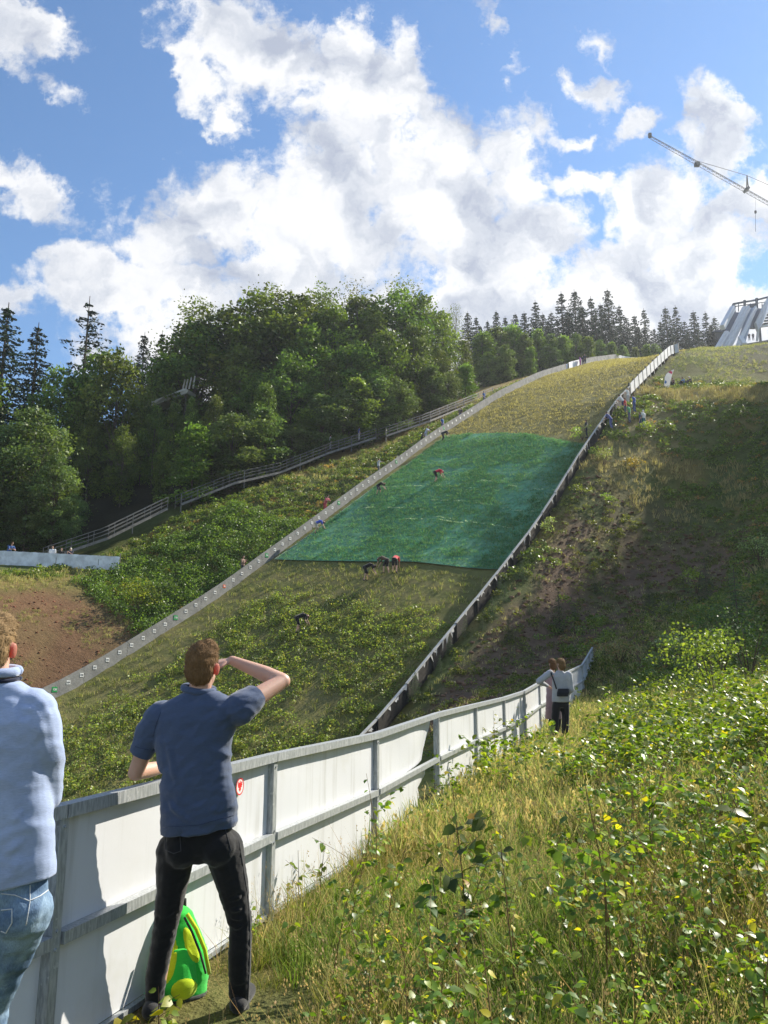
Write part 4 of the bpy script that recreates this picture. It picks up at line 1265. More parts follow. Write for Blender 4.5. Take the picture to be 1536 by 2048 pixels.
# at the banner
GB = "spectators by the wall banner near the knoll"
def strip_at(px, py, v):
    u, _ = plane_u(px, py, v); return hillp(u, v)
sp(strip_at(1134, 741, .6), LF, 'stand', (.45, .58, .82), (.45, .55, .75), "child in light blue standing below the white wall banner", group=GB, scale=.62)
sp(strip_at(1161, 735, .6), LF, 'stand', (.36, .10, .42), (.30, .05, .26), "person in purple standing at the right end of the white wall banner", group=GB, scale=.95)
sp(strip_at(1166.5, 734, .7), DNH, 'stand', (.04, .04, .06), (.03, .03, .05), "person in black by the wall banner, left one of the black-clad pair", group=GB, scale=.98)
sp(strip_at(1170.5, 733, .8), DNH, 'stand', (.02, .02, .03), (.02, .02, .03), "person in black by the wall banner, right one of the black-clad pair", group=GB, scale=1.08)
# group at the foot of the panel fence
GR = "spectators at the foot of the white panel fence"
def by_fence(px, py, v):
    u, _ = plane_u(px, py, v); x, y = xy_of(u, v); return Vector((float(x), float(y), gz(float(x), float(y))))
sp(by_fence(1217, 823, WID + .9), LF, 'lean', (.12, .14, .34), (.10, .12, .3), "person in dull blue leaning on the low right wall, lowest of the group", group=GR)
sp(by_fence(1243, 806, WID + 1.0), LF, 'lean', (.72, .72, .74), (.04, .05, .12), "person in white top and dark trousers at the low wall's upper end", group=GR)
sp(by_fence(1250, 804, WID + 1.6), (-.9, .3), 'stand', (.66, .07, .07), (.08, .09, .14), "person in red shirt in the group below the panel fence", group=GR)
sp(by_fence(1257, 808, WID + 2.1), (-.8, .6), 'stand', (.05, .36, .13), (.10, .10, .16), "person in green shirt in the group below the panel fence", group=GR)
sp(by_fence(1256, 792, WID + 1.0), LF, 'phone', (.78, .78, .78), (.4, .4, .42), "person in white holding up both hands at the foot of the panel fence", group=GR, hair=(.45, .33, .18))
sp(by_fence(1268, 801, WID + 2.0), (-.7, .7), 'stand', (.05, .12, .42), (.04, .08, .25), "person in royal blue top standing beside the panel fence", group=GR)
sp(by_fence(1278, 803, WID + 3.0), (-.9, .2), 'stand', (.06, .08, .16), (.06, .08, .16), "person in navy standing between the royal blue and the white-shirted spectators", group=GR, scale=.92)
sp(by_fence(1285, 804, WID + 3.2), (-.6, .8), 'stand', (.76, .78, .74), (.05, .17, .22), "person in white shirt and teal trousers, rightmost of the group at the panel fence", group=GR, cap=(.8, .8, .78))
# sitting by the feather flag
GF = "people sitting in dry grass by the feather flag"
def crest(px, py, d): 
    p = at(px, py, d); return Vector((p.x, p.y, gz(p.x, p.y)))
for (px, py, d, sh, lb, cp_) in ((1346, 786, 80, (.10, .05, .05), "person in dark red sitting right beside the feather flag", None), (1366, 783, 80, (.08, .22, .45), "person in blue sitting in the dry grass, middle one by the flag", None),
                                 (1380, 781, 80, (.02, .025, .03), "person in black with a white cap sitting furthest right of the flag", (.85, .85, .85))):
    p = at(px, py - 4, d)
    q = sp(p - Vector((0, 0, .0)), (-.8, -.3), 'sit', sh, (.04, .04, .05), lb, group=GF, cap=cp_, scale=1.05)
    q.location.z = max(gz(p.x, p.y) + .05, p.z - .75)
# on the stairs
GS = "people climbing the metal stairs"
p = at(664, 897, 86.3) + Vector((-.25, .5, 0)); sp(p, (.9, .3), 'stand', (.45, .45, .44), (.30, .31, .30), "person in light grey climbing the middle flight of stairs", group=GS)
p = at(722, 880, 88.3) + Vector((-.25, .5, 0)); sp(p, (.9, .3), 'stand', (.08, .11, .28), (.40, .38, .36), "person in dark blue near the top of the middle flight of stairs", group=GS)
# behind the white barrier
GA = "spectators behind the white barrier on the left"
def behind_bar(px, back=.5, dz=0.0):
    k = (px + 60) / 298; p = A_.lerp(B_, k) + Vector((0, back, 0)); return Vector((p.x, p.y, p.z + dz))
sp(behind_bar(12, .45), (.9, -.5), 'lean', (.04, .10, .28), (.05, .05, .06), "person in dark blue shirt leaning with bare forearms on the white barrier", group=GA, scale=1.12)
sp(behind_bar(97, .5), (.1, -1), 'stand', (.78, .79, .82), (.1, .1, .12), "person in white shirt standing behind the white barrier", group=GA)
sp(behind_bar(114, .6), (.4, -1), 'stand', (.03, .03, .03), (.03, .03, .03), "person in black behind the white barrier beside the white-shirted one", group=GA, scale=.93)
sp(behind_bar(133, .6), (-.4, -1), 'phone', (.05, .05, .08), (.05, .05, .06), "person in dark top and wide pale hat behind the white barrier", group=GA, scale=.96, cap=(.70, .66, .56))
# on the tower platform
for px, lb in ((1499, "person in dark clothes on the tower platform, left of a pair"), (1507, "person in dark clothes on the tower platform, right of a pair")):
    sp(tp(px, 681, 2.6), (-.5, -1), 'stand', (.03, .03, .05), (.03, .03, .05), lb, group="people on the jump tower platform", scale=.98)
# ------------------------------------------------------------------ the people close by
def hand(B, wrist, d, nrm, s=1.0, curl=.5, side=1):
    """palm, four fingers and a thumb; d: direction of the fingers, nrm: back of the hand, side: where the thumb is"""
    d = Vector(d).normalized(); nrm = Vector(nrm); nrm = (nrm - d * nrm.dot(d)).normalized(); t = d.cross(nrm) * side
    w = Vector(wrist)
    for k in (-1, -.33, .33, 1): B.c(w + d * .015 * s + t * k * .014 * s, .016 * s, w + d * .088 * s + t * k * .028 * s, .0125 * s, 8)
    for k, L in ((-1, .062), (-.33, .078), (.33, .084), (1, .074)):
        p = w + d * .088 * s + t * k * .029 * s
        d1 = (d - nrm * curl * .45 + t * k * .06).normalized(); q = p + d1 * L * .45 * s
        d2 = (d - nrm * curl * 1.3).normalized(); r_ = q + d2 * L * .33 * s
        d3_ = (d - nrm * curl * 2.2).normalized(); e_ = r_ + d3_ * L * .25 * s
        B.chain([p, q, r_, e_], [.0098 * s, .009 * s, .0083 * s, .0072 * s])
    p = w + d * .030 * s + t * .028 * s; q = p + (d * .7 + t * .8 - nrm * .2).normalized() * .042 * s; r_ = q + (d * .95 + t * .25 - nrm * .3).normalized() * .034 * s
    B.chain([p, q, r_], [.014 * s, .011 * s, .0085 * s])
def head(B, c_, f, u, s=1.0, ears=True):
    f = Vector(f).normalized(); u = Vector(u); u = (u - f * u.dot(f)).normalized(); t = f.cross(u)
    rot = Matrix((t, f, u)).transposed()
    c_ = Vector(c_)
    B.e(c_ + u * .018 * s - f * .008 * s, (.077 * s, .097 * s, .103 * s), rot)
    B.e(c_ + f * .028 * s - u * .055 * s, (.058 * s, .062 * s, .068 * s), rot)
    B.e(c_ + f * .062 * s - u * .098 * s, (.026 * s, .02 * s, .02 * s), rot)
    B.c(c_ + f * .088 * s + u * .012 * s, .010 * s, c_ + f * .112 * s - u * .032 * s, .015 * s, 8)
    B.c(c_ + f * .083 * s - t * .03 * s + u * .024 * s, .011 * s, c_ + f * .083 * s + t * .03 * s + u * .024 * s, .011 * s, 8)
    B.c(c_ + f * .083 * s - t * .018 * s - u * .062 * s, .009 * s, c_ + f * .083 * s + t * .018 * s - u * .062 * s, .009 * s, 8)
    for k in (-1, 1): B.e(c_ + f * .078 * s + t * k * .031 * s + u * .006 * s, (.013 * s, .011 * s, .010 * s), rot)
    ears_c = []
    if ears:
        for k in (-1, 1):
            ec = c_ + t * k * .083 * s - f * .012 * s - u * .008 * s
            er = Matrix.Rotation(R(-22 * k), 3, u) @ rot
            B.e(ec + t * k * .004, (.0075 * s, .020 * s, .033 * s), er); B.e(ec - u * .022 * s, (.008 * s, .013 * s, .014 * s), er)
            ears_c.append(ec)
    return rot, t, f, u, ears_c
def eye_children(parent, c_, t, f, u, s, org):
    for k in (-1, 1):
        mb = MB(); V = (ICO_V * .011 * s); p = c_ + f * .083 * s + t * k * .031 * s + u * .006 * s
        mb.add([Vector(v) + p for v in V], ICO_F); mb.build("eye", M_BLACKT, parent, True, org)
def short_hair(c_, rot, f, u, t, s, mat, parent, org, back=.0, seed=0, long_=False):
    B = Blob()
    B.e(c_ + u * .030 * s - f * .012 * s, (.0815 * s, .100 * s, .100 * s), rot)
    B.e(c_ - f * .040 * s - u * .012 * s, (.0765 * s, .066 * s, .085 * s), rot)
    B.e(c_ + u * .085 * s + f * .015 * s + t * .008, (.062 * s, .075 * s, .052 * s), rot)
    if long_: B.e(c_ - f * .03 * s - u * .03 * s, (.088 * s, .075 * s, .10 * s), rot)
    cc = np.array(c_); uu_ = np.array(u); ff_ = np.array(f); tt_ = np.array(t)
    def warp(co, no):
        a = (co - cc) @ tt_; b_ = (co - cc) @ ff_; z_ = (co - cc) @ uu_
        ang = np.arctan2(a, -b_)
        n_ = fbm(ang * 13 + seed, z_ * 9 + b_ * 14, 3) - .5
        n2 = fbm(a * 60 + seed, b_ * 22 + z_ * 12, 2) - .5
        topm = sstep(z_, .02, .09)
        return co + no * (n_ * .005 + n2 * (.003 + .011 * topm))[:, None]
    # the hairline: nothing in front of the brow
    me = B.mesh("hair", mat, .006, 2, warp, cut=[(c_ + f * .062 * s + u * .05 * s, (f + u * -.55).normalized())])
    # single strands combed over the surface, in the same mesh
    g_ = np.random.default_rng(seed + 40); me.calc_loop_triangles()
    nf = len(me.polygons); VV, FF = [], []
    for pi in g_.integers(nf, size=0 if long_ is None else 5200):
        p_ = me.polygons[int(pi)]; c0 = p_.center; n0 = p_.normal; rel = c0 - c_; hz = rel.dot(u)
        comb = (f * (.8 if hz > .05 * s else .1) - u * (.15 if hz > .05 * s else 1.0) + t * (.5 * rel.dot(t) / .08 + .35 * g_.normal()) - f * (.0 if hz > .05 * s else .15 * g_.random()))
        comb = (comb - n0 * comb.dot(n0)); 
        if comb.length < 1e-4: continue
        comb.normalize(); L = (.026 if hz > .05 * s else .012) * (.6 + .8 * g_.random()) * (1.6 if long_ else 1); sd2 = comb.cross(n0) * .0009
        a0 = c0 - n0 * .001; a1 = c0 + comb * L * .55 + n0 * (.0035 + .003 * g_.random()); a2 = c0 + comb * L + n0 * (.001 + .005 * g_.random())
        o_ = len(VV); VV += [a0 - sd2, a0 + sd2, a1 - sd2 * .8, a1 + sd2 * .8, a2 - sd2 * .2, a2 + sd2 * .2]; FF += [(o_, o_ + 1, o_ + 3, o_ + 2), (o_ + 2, o_ + 3, o_ + 5, o_ + 4)]
    bm = bmesh.new(); bm.from_mesh(me)
    nv = [bm.verts.new(v_) for v_ in VV]
    for f_i in FF: bm.faces.new([nv[i] for i in f_i])
    bm.to_mesh(me); bm.free(); me.polygons.foreach_set('use_smooth', [True] * len(me.polygons))
    me.transform(Matrix.Translation(-org))
    return link(bpy.data.objects.new("hair", me), parent)
def put(me, name, parent, org):
    me.transform(Matrix.Translation(-org)); return link(bpy.data.objects.new(name, me), parent)
def mark_ears(me, ears, r=.042):
    """the thin ears let red light through"""
    if len(me.materials) < 2: me.materials.append(M_EAR)
    E = [np.array(e_) for e_ in ears]
    for p in me.polygons:
        c_ = np.array(p.center)
        for e_ in E:
            if np.linalg.norm((c_ - e_) * np.array((1.7, 1, 1))) < r: p.material_index = 1
def wrinkle(amp, sc=1.0, seed=0, focus=None, folds=()):
    def w(co, no):
        x, y, z = co[:, 0], co[:, 1], co[:, 2]
        a = fbm((x * 7 + z * 5 + y * 4) * sc + seed, (z * 16 - x * 6) * sc, 3) - .5
        b_ = fbm((x * 3) * sc + seed + 9, (z * 5 + y * 3) * sc, 2) - .5
        r_ = 1 - np.abs(2 * fbm((x * 5 + z * 9) * sc + seed + 4, (z * 13 - x * 12 + y * 5) * sc, 2) - 1)
        k = np.ones(len(co))
        if focus is not None:
            for fc, rad, mul in focus: k = k + mul * np.exp(-np.sum((co - np.array(fc)) ** 2, 1) / rad ** 2)
        dsp = (a * .9 + b_ * .7 + (r_ - .75) * .6) * amp * k
        for (p_, q_, wd, hh) in folds:      # pressed-out folds of the cloth
            p_ = np.array(p_); d_ = np.array(q_) - p_; L2 = d_ @ d_
            s_ = np.clip(((co - p_) @ d_) / L2, 0, 1); ds = np.linalg.norm(co - p_ - s_[:, None] * d_, axis=1)
            dsp = dsp + hh * (np.exp(-(ds / wd) ** 2) - .55 * np.exp(-((ds - 1.9 * wd) / wd) ** 2)) * np.sin(np.pi * (.12 + .76 * s_))
        return co + no * dsp[:, None]
    return w
def on_surface(me_o, org, px, py, lift=.003):
    """the point of a mesh seen through this direction from the viewer's side"""
    o_ = Vector((0, 0, EYE)); r_ = ray(px, py)
    from mathutils.bvhtree import BVHTree
    if me_o.name not in _bvh:
        me_ = me_o.data; _bvh[me_o.name] = BVHTree.FromPolygons([tuple(v.co + org) for v in me_.vertices], [tuple(p.vertices) for p in me_.polygons])
    h_ = _bvh[me_o.name].ray_cast(o_, r_.normalized())
    return h_[0] + h_[1] * lift if h_[0] else None
_bvh = {}
def seam(name, obj_, org, pxs, r, mat, par):
    pts = [on_surface(obj_, org, x, y, r * .5) for x, y in pxs]; pts = [p for p in pts if p]
    if len(pts) > 1:
        mb = MB(); mb.path(pts, r, 5); return mb.build(name, mat, par, True, org)
def fine_path(pp, n=6):
    out = []
    for (a, b_) in zip(pp[:-1], pp[1:]):
        for k in range(n): out.append((a[0] + (b_[0] - a[0]) * k / n, a[1] + (b_[1] - a[1]) * k / n))
    return out + [pp[-1]]
X = Vector((1, 0, 0)); Y = Vector((0, 1, 0)); Z = Vector((0, 0, 1))

# ---- man in the blue polo shirt, hand at his brow
d_ = 4.2
def q(px, py, d=None): return at(px, py, d_ if d is None else d)
org = Vector((q(398, 1900).x, q(398, 1900).y, gz(q(398, 1900).x, q(398, 1900).y)))
MAN = thing("person", "man in navy blue polo shirt and black jeans shading his eyes with his right hand", "person", org)
hc = q(405, 1333, 4.2); hf = Vector((.16, .97, .10)).normalized(); hu = Vector((.03, -.08, 1))
elL = on_fence(268, 1566) + Vector((.02, -.05, .06)); hdL = on_fence(345, 1556) + Vector((0, .0, .075))
shL, shR = q(318, 1428), q(486, 1412); elR, wrR = q(565, 1362, 4.42), q(464, 1321, 4.46)
B = Blob()
rot, t_, f_, u_, ears = head(B, hc, hf, hu, 1.04)
B.chain([q(396, 1420), q(399, 1395), hc - u_ * .05 - f_ * .015], [.07, .06, .058])
B.loft([(q(398, 1670), .16, .10, X, Y), (q(396, 1560), .15, .095, X, Y), (q(395, 1450), .18, .10, X, Y), (q(397, 1405), .15, .07, X, Y)])
B.chain([shL, lerp(shL, elL, .5), elL], [.06, .05, .042]); B.chain([elL, lerp(elL, hdL, .4), hdL], [.043, .042, .028])
hand(B, hdL, (hdL - elL), Z, 1.0, .35, -1)
B.chain([shR, lerp(shR, elR, .5), elR], [.062, .052, .043]); B.chain([elR, lerp(elR, wrR, .35), wrR], [.045, .046, .028])
hand(B, wrR, q(405, 1331, 4.44) - wrR, Z * .8 - Y * .25, 1.0, .25, -1)
B.chain([q(352, 1690), q(333, 1850, 4.18), q(308, 2008, 4.14)], [.075, .055, .042]); B.chain([q(448, 1690), q(481, 1850, 4.2), q(479, 2006, 4.2)], [.075, .055, .042])
body = B.mesh("body", M_SKIN, .0075, 3)
mark_ears(body, ears)
bo = put(body, "body", MAN, org)
eye_children(bo, hc, t_, f_, u_, 1.04, org)
short_hair(hc, rot, f_, u_, t_, 1.045, M_HAIR((.185, .108, .050)), MAN, org, seed=2)
B = Blob()
B.loft([(q(397, 1662), .206, .148, (X + Z * .10).normalized(), Y), (q(397, 1640), .204, .148, (X + Z * .10).normalized(), Y), (q(396, 1600), .202, .145, X, Y), (q(390, 1530), .197, .140, X, Y), (q(387, 1480), .208, .138, X, Y), (q(390, 1440), .224, .130, X, Y),
        (q(398, 1412), .218, .110, X, Y), (q(402, 1394), .150, .090, X, Y), (q(402, 1382), .085, .075, X, Y)], 32)
cuL = q(283, 1502, 4.22); cuR = q(508, 1394, 4.27)
B.chain([q(324, 1432), lerp(q(318, 1428), cuL, .5), cuL], [.085, .078, .066]); B.chain([q(476, 1418), cuR], [.088, .070])
cutd = (cuL - shL).normalized(); cutr = (cuR - shR).normalized()
foc = [(q(478, 1425), .11, 1.8), (q(470, 1560), .18, .9), (q(455, 1620), .12, .8)]
FB = lambda x0, y0, x1, y1, w_=.011, h_=.012, dd=-.13: (q(x0, y0, d_ + dd), q(x1, y1, d_ + dd), w_, h_)
fl = [FB(398, 1388, 374, 1400, .010, .010, -.10), FB(414, 1386, 407, 1408, .010, .013, -.11), FB(424, 1387, 427, 1412, .009, .014, -.12), FB(437, 1388, 437, 1416, .009, .014, -.12), FB(447, 1386, 461, 1417, .009, .015, -.11),
      FB(462, 1392, 476, 1424, .010, .013, -.10), FB(470, 1440, 440, 1470, .014, .010), FB(470, 1500, 420, 1545, .014, .011), FB(472, 1530, 432, 1580, .013, .011), FB(474, 1570, 430, 1620, .013, .012), FB(476, 1600, 436, 1640, .012, .011),
      FB(330, 1480, 350, 1560, .016, .008), FB(322, 1600, 380, 1640, .015, .008)]
sh = B.mesh("polo_shirt", M_CLOTH((.062, .088, .155), "navy_jersey"), .0075, 3, wrinkle(.014, 1.0, 3, foc, fl), cut=None)
bm = bmesh.new(); bm.from_mesh(sh)
for cpt, cn, far_ in ((cuL + cutd * .01, cutd, shL), (cuR + cutr * .012, cutr, shR)):
    g_ = [v for v in bm.verts if (v.co - cpt).dot(cn) > -.03 and (v.co - cpt).length < .2]
    fs = [f for f in bm.faces if all((v.co - cpt).length < .2 for v in f.verts)]
    ge = set(g_); 
    r_ = bmesh.ops.bisect_plane(bm, geom=list({e for f in fs for e in f.edges}) + list({v for f in fs for v in f.verts}) + fs, plane_co=cpt, plane_no=cn, clear_outer=True)
bm.to_mesh(sh); bm.free()
so = put(sh, "polo_shirt", MAN, org)
M_HEM = M_CLOTH((.022, .036, .085), "navy_hem")
seam("hem_seam", so, org, fine_path([(318, 1655), (398, 1650), (474, 1628)], 10), .0016, M_HEM, so)
seam("sleeve_seam", so, org, fine_path([(268, 1492), (283, 1497), (298, 1500)], 6), .0016, M_HEM, so)
seam("shoulder_seam", so, org, fine_path([(322, 1424), (312, 1450), (306, 1475)], 6), .0016, M_HEM, so)
mb = MB()
pts = []
for k in range(17):
    a = 2 * math.pi * k / 16
    pts.append(q(397, 1384) + X * .080 * math.cos(a) + Y * .072 * math.sin(a) + Z * (.016 + .012 * math.sin(a) - .010 * math.cos(a)))
mb.path(pts, .019, 8)
for v_i, v_ in enumerate(mb.v): pass
mb.build("collar", M_CLOTH((.062, .088, .155), "navy_jersey"), so, True, org)
B = Blob()
B.loft([(q(399, 1722), .10, .09, X, Y), (q(399, 1700), .184, .118, X, Y), (q(397, 1665), .180, .124, X, Y), (q(397, 1640), .18, .12, X, Y)], 28)
B.chain([q(352, 1702), q(343, 1780, 4.18), q(332, 1850, 4.17), q(314, 1940, 4.15), q(307, 2016, 4.13)], [.108, .080, .066, .058, .050])
B.chain([q(448, 1698), q(467, 1780, 4.2), q(481, 1850, 4.2), q(479, 1940, 4.2), q(479, 2020, 4.2)], [.108, .082, .062, .060, .053])
B.e(q(364, 1697, 4.145), (.100, .085, .105)); B.e(q(436, 1695, 4.145), (.100, .085, .105))
foc = [(q(481, 1850), .16, 1.1), (q(481, 1990), .12, 1.0), (q(332, 1850), .14, .8)]
fl = [FB(x0, y0, x1, y1, .009, .010, -.07) for x0, y0, x1, y1 in ((462, 1800, 506, 1790), (466, 1822, 508, 1818), (464, 1838, 508, 1842), (470, 1858, 508, 1850), (468, 1872, 506, 1876), (312, 1838, 350, 1830), (314, 1862, 350, 1868), (462, 1985, 500, 1978), (460, 2000, 500, 2004), (294, 1990, 328, 1984), (420, 1712, 470, 1735), (330, 1722, 372, 1712))]
tr_ = B.mesh("jeans", M_CLOTH((.013, .013, .014), "black_denim", .8), .008, 3, wrinkle(.007, 1.3, 11, foc, fl))
jo = put(tr_, "jeans", MAN, org)
# back pockets with a raised welt, lying on the seat of the jeans
M_SEAM = M_CLOTH((.045, .045, .048), "dark_seam")
seam("pocket_seam", jo, org, fine_path([(432, 1652), (447, 1646), (462, 1700), (458, 1708)]), .0022, M_SEAM, jo)
seam("pocket_seam", jo, org, fine_path([(330, 1665), (332, 1700), (348, 1707), (362, 1702), (360, 1662)]), .0022, M_SEAM, jo)
seam("side_seam", jo, org, fine_path([(472, 1650), (484, 1720), (495, 1790), (500, 1850), (499, 1930), (496, 2000)]), .0022, M_SEAM, jo)
for fx_, fd_, dx_ in ((307, 4.13, -.02), (480, 4.2, .02)):
    p = q(fx_, 2018, fd_); p.z = gz(p.x, p.y) + .045
    B = Blob(); B.c(p - Y * .06, .046, p + Y * .15 + X * dx_ - Z * .008, .042); B.e(p + Z * .03, (.045, .055, .05))
    put(B.mesh("shoe", M_CLOTH((.03, .03, .032), "shoe_cloth"), .010, 2), "shoe", MAN, org)

# ---- man in the pale blue shirt at the left edge
d_ = 3.0
org = Vector((q(-10, 1900).x, q(-10, 1900).y, gz(q(-10, 1900).x, q(-10, 1900).y)))
M1 = thing("person", "man in pale blue shirt and faded jeans leaning on the barrier at the left edge", "person", org)
hc = q(-16, 1296); hf = Vector((-.10, .99, .02)).normalized(); hu = Vector((.0, -.04, 1))
B = Blob()
rot, t_, f_, u_, ears = head(B, hc, hf, hu, 1.0)
B.chain([q(-12, 1400), q(-12, 1362), hc - u_ * .05 - f_ * .015], [.07, .062, .060])
shL, shR = q(-110, 1432), q(76, 1436); elR = q(92, 1590, 3.12); elL = q(-135, 1590, 3.1); haR = q(-10, 1610, 3.32); haL = q(-20, 1590, 3.34)
B.loft([(q(-8, 1790), .16, .10, X, Y), (q(-8, 1600), .15, .09, X, Y), (q(-10, 1450), .18, .10, X, Y), (q(-11, 1390), .13, .07, X, Y)])
for a_, b_, c2 in ((shL, elL, haL), (shR, elR, haR)): B.chain([a_, b_, c2], [.055, .042, .028])
hand(B, haR, (-1, .4, 0), Z, 1, .5, 1); hand(B, haL, (1, .3, .1), Z, 1, .5, -1)
B.chain([q(44, 1820), q(-20, 2010, 3.08), q(-30, 2290, 2.95)], [.08, .058, .042]); B.chain([q(-70, 1820), q(-90, 2020, 3.0), q(-100, 2300, 2.9)], [.08, .058, .042])
body = B.mesh("body", M_SKIN, .0075, 3); mark_ears(body, ears)
bo = put(body, "body", M1, org); eye_children(bo, hc, t_, f_, u_, 1.0, org)
short_hair(hc, rot, f_, u_, t_, 1.005, M_HAIR((.30, .20, .10)), M1, org, seed=14)
B = Blob()
B.loft([(q(-6, 1768), .222, .150, (X + Z * .12).normalized(), Y), (q(-6, 1740), .220, .15, (X + Z * .12).normalized(), Y), (q(-7, 1650), .215, .148, X, Y), (q(-8, 1580), .205, .142, X, Y), (q(-10, 1500), .212, .142, X, Y), (q(-11, 1440), .215, .135, X, Y),
        (q(-12, 1405), .195, .11, X, Y), (q(-12, 1380), .145, .09, X, Y), (q(-12, 1358), .085, .075, X, Y)], 32)
B.chain([q(66, 1424), q(84, 1500, 3.02), q(92, 1590, 3.10)], [.094, .083, .066]); B.chain([q(92, 1590, 3.10), q(20, 1606, 3.27)], [.066, .05])
B.chain([q(-100, 1428), q(-118, 1500, 3.04), q(-125, 1590, 3.1)], [.085, .07, .058]); B.chain([q(-125, 1590, 3.1), q(-50, 1590, 3.3)], [.058, .046])
ms = M_CLOTH((.34, .42, .62), "pale_blue_oxford")
so = put(B.mesh("shirt", ms, .0085, 4, wrinkle(.010, .9, 21, [(q(80, 1440), .15, .8), (q(20, 1680), .2, .6)],
     [FB(20, 1368, 70, 1420, .016, .012, -.10), FB(30, 1400, 90, 1440, .016, .010, -.10), FB(96, 1520, 40, 1560, .016, .010), FB(100, 1600, 30, 1640, .016, .011), FB(100, 1660, 20, 1700, .016, .010), FB(104, 1700, 30, 1735, .014, .010), FB(70, 1450, 84, 1560, .016, -.010, -.10)])), "shirt", M1, org)
for nm, y0, r_, mt, zz in (("collar", 1349, .019, ms, .012), ("collar_band", 1358, .008, M_CLOTH((.012, .016, .04), "dark_band"), .0)):
    mb = MB(); pts = []
    for k in range(19):
        a = 2 * math.pi * k / 18
        pts.append(q(-12, y0) + X * (.086 if nm == "collar" else .094) * math.cos(a) + Y * (.075 if nm == "collar" else .083) * math.sin(a) + Z * (zz + .01 * math.sin(a)))
    mb.path(pts, r_, 8); mb.build(nm, mt, so, True, org)
B = Blob()
B.loft([(q(-8, 1860), .12, .10, X, Y), (q(-8, 1825), .19, .135, X, Y), (q(-7, 1780), .192, .135, X, Y), (q(-7, 1745), .185, .125, X, Y)], 28)
B.chain([q(46, 1820), q(14, 1920, 3.05), q(-20, 2010, 3.08), q(-30, 2290, 2.95)], [.112, .088, .07, .055]); B.chain([q(-68, 1820), q(-88, 2020, 3.0), q(-100, 2300, 2.9)], [.112, .072, .055])
B.e(q(36, 1820, 2.95), (.10, .08, .11)); B.e(q(-54, 1820, 2.95), (.10, .08, .11))
m, t, out = new_mat("faded_denim")
co = t.n('ShaderNodeTexCoord').outputs['Object']; n1 = t.noise(co, 7, 4, .6); n2 = t.noise(t.vmath('MULTIPLY', co, (1, 1, .4)), 220, 2, .6)
cc = t.mix(t.smooth(n1.outputs[0], .36, .66), (.10, .165, .27), (.27, .38, .50)); cc = t.vmath('SCALE', cc, t.math('MULTIPLY_ADD', n2.outputs[0], .9, .55))
b = t.n('ShaderNodeBsdfPrincipled', i_Roughness=.85); b.inputs['Specular IOR Level'].default_value = .15; t.put(b.inputs['Base Color'], cc)
bn = t.n('ShaderNodeBump', i_Strength=.4, i_Distance=.004); t.put(bn.inputs['Height'], n2.outputs[0]); t.put(b.inputs['Normal'], bn.outputs[0]); t.put(out.inputs[0], b.outputs[0])
M_DENIM = m
jo = put(B.mesh("jeans", M_DENIM, .009, 3, wrinkle(.009, 1.2, 31, [(q(20, 1900), .15, .8)])), "jeans", M1, org)
M_THREAD = M_CLOTH((.55, .58, .60), "pale_thread")
seam("waist_seam", jo, org, fine_path([(2, 1787), (30, 1790), (58, 1802), (80, 1792), (96, 1780)]), .0022, M_THREAD, jo)
seam("pocket_seam", jo, org, fine_path([(2, 1820), (24, 1818), (24, 1846), (12, 1866), (2, 1862)]), .0024, M_THREAD, jo)
seam("back_seam", jo, org, fine_path([(60, 1770), (60, 1802), (52, 1850)]), .002, M_THREAD, jo)
for px_ in (-30, -100):
    p = q(px_, 2310, 2.93); p.z = gz(p.x, p.y) + .045
    B = Blob(); B.c(p - Y * .06, .046, p + Y * .15, .042); put(B.mesh("shoe", M_CLOTH((.2, .2, .2), "shoe_cloth"), .010, 2), "shoe", M1, org)

# ---- green backpack standing at the foot of the barrier
bc = q(350, 1935, 4.42)
base = q(350, 2020, 4.36); base.z = gz(base.x, base.y) - .01
BP = thing("backpack", "bright green backpack with lime oval patches standing between the man's feet and the barrier", "backpack", base)
BP['label'] = "bright green backpack with lime oval patches standing behind the blue-shirted man's legs"
M_BGREEN = M_CLOTH((.035, .55, .06), "bag_green"); M_LIME = M_CLOTH((.55, .72, .02), "bag_lime"); M_BDARK = M_CLOTH((.05, .055, .05), "bag_dark")
bf = Vector((.22, -.97, 0)).normalized(); bs = Vector((.97, .22, 0)).normalized(); bu = (Z + Vector((-.03, .10, 0))).normalized()
def bp(x, y, z): return base + bs * x + bf * y + bu * z
B = Blob(); hw = [(0.0, .150, .085), (.03, .172, .105), (.12, .180, .115), (.24, .166, .110), (.36, .130, .092), (.44, .090, .072), (.475, .045, .045)]
B.loft([(bp(.0 - .02 * (z > .3), 0, z), a, b_, bs, bf) for z, a, b_ in hw], 28)
bgo = put(B.mesh("bag_shell", M_BGREEN, .008, 3, wrinkle(.006, 1.5, 5)), "bag_shell", BP, base)
B = Blob(); B.loft([(bp(0, .01, z), a, b_, bs, bf) for z, a, b_ in ((.03, .120, .125), (.10, .135, .150), (.20, .125, .140), (.28, .09, .11))], 24)
po = put(B.mesh("front_pocket", M_BGREEN, .008, 3), "front_pocket", BP, base)
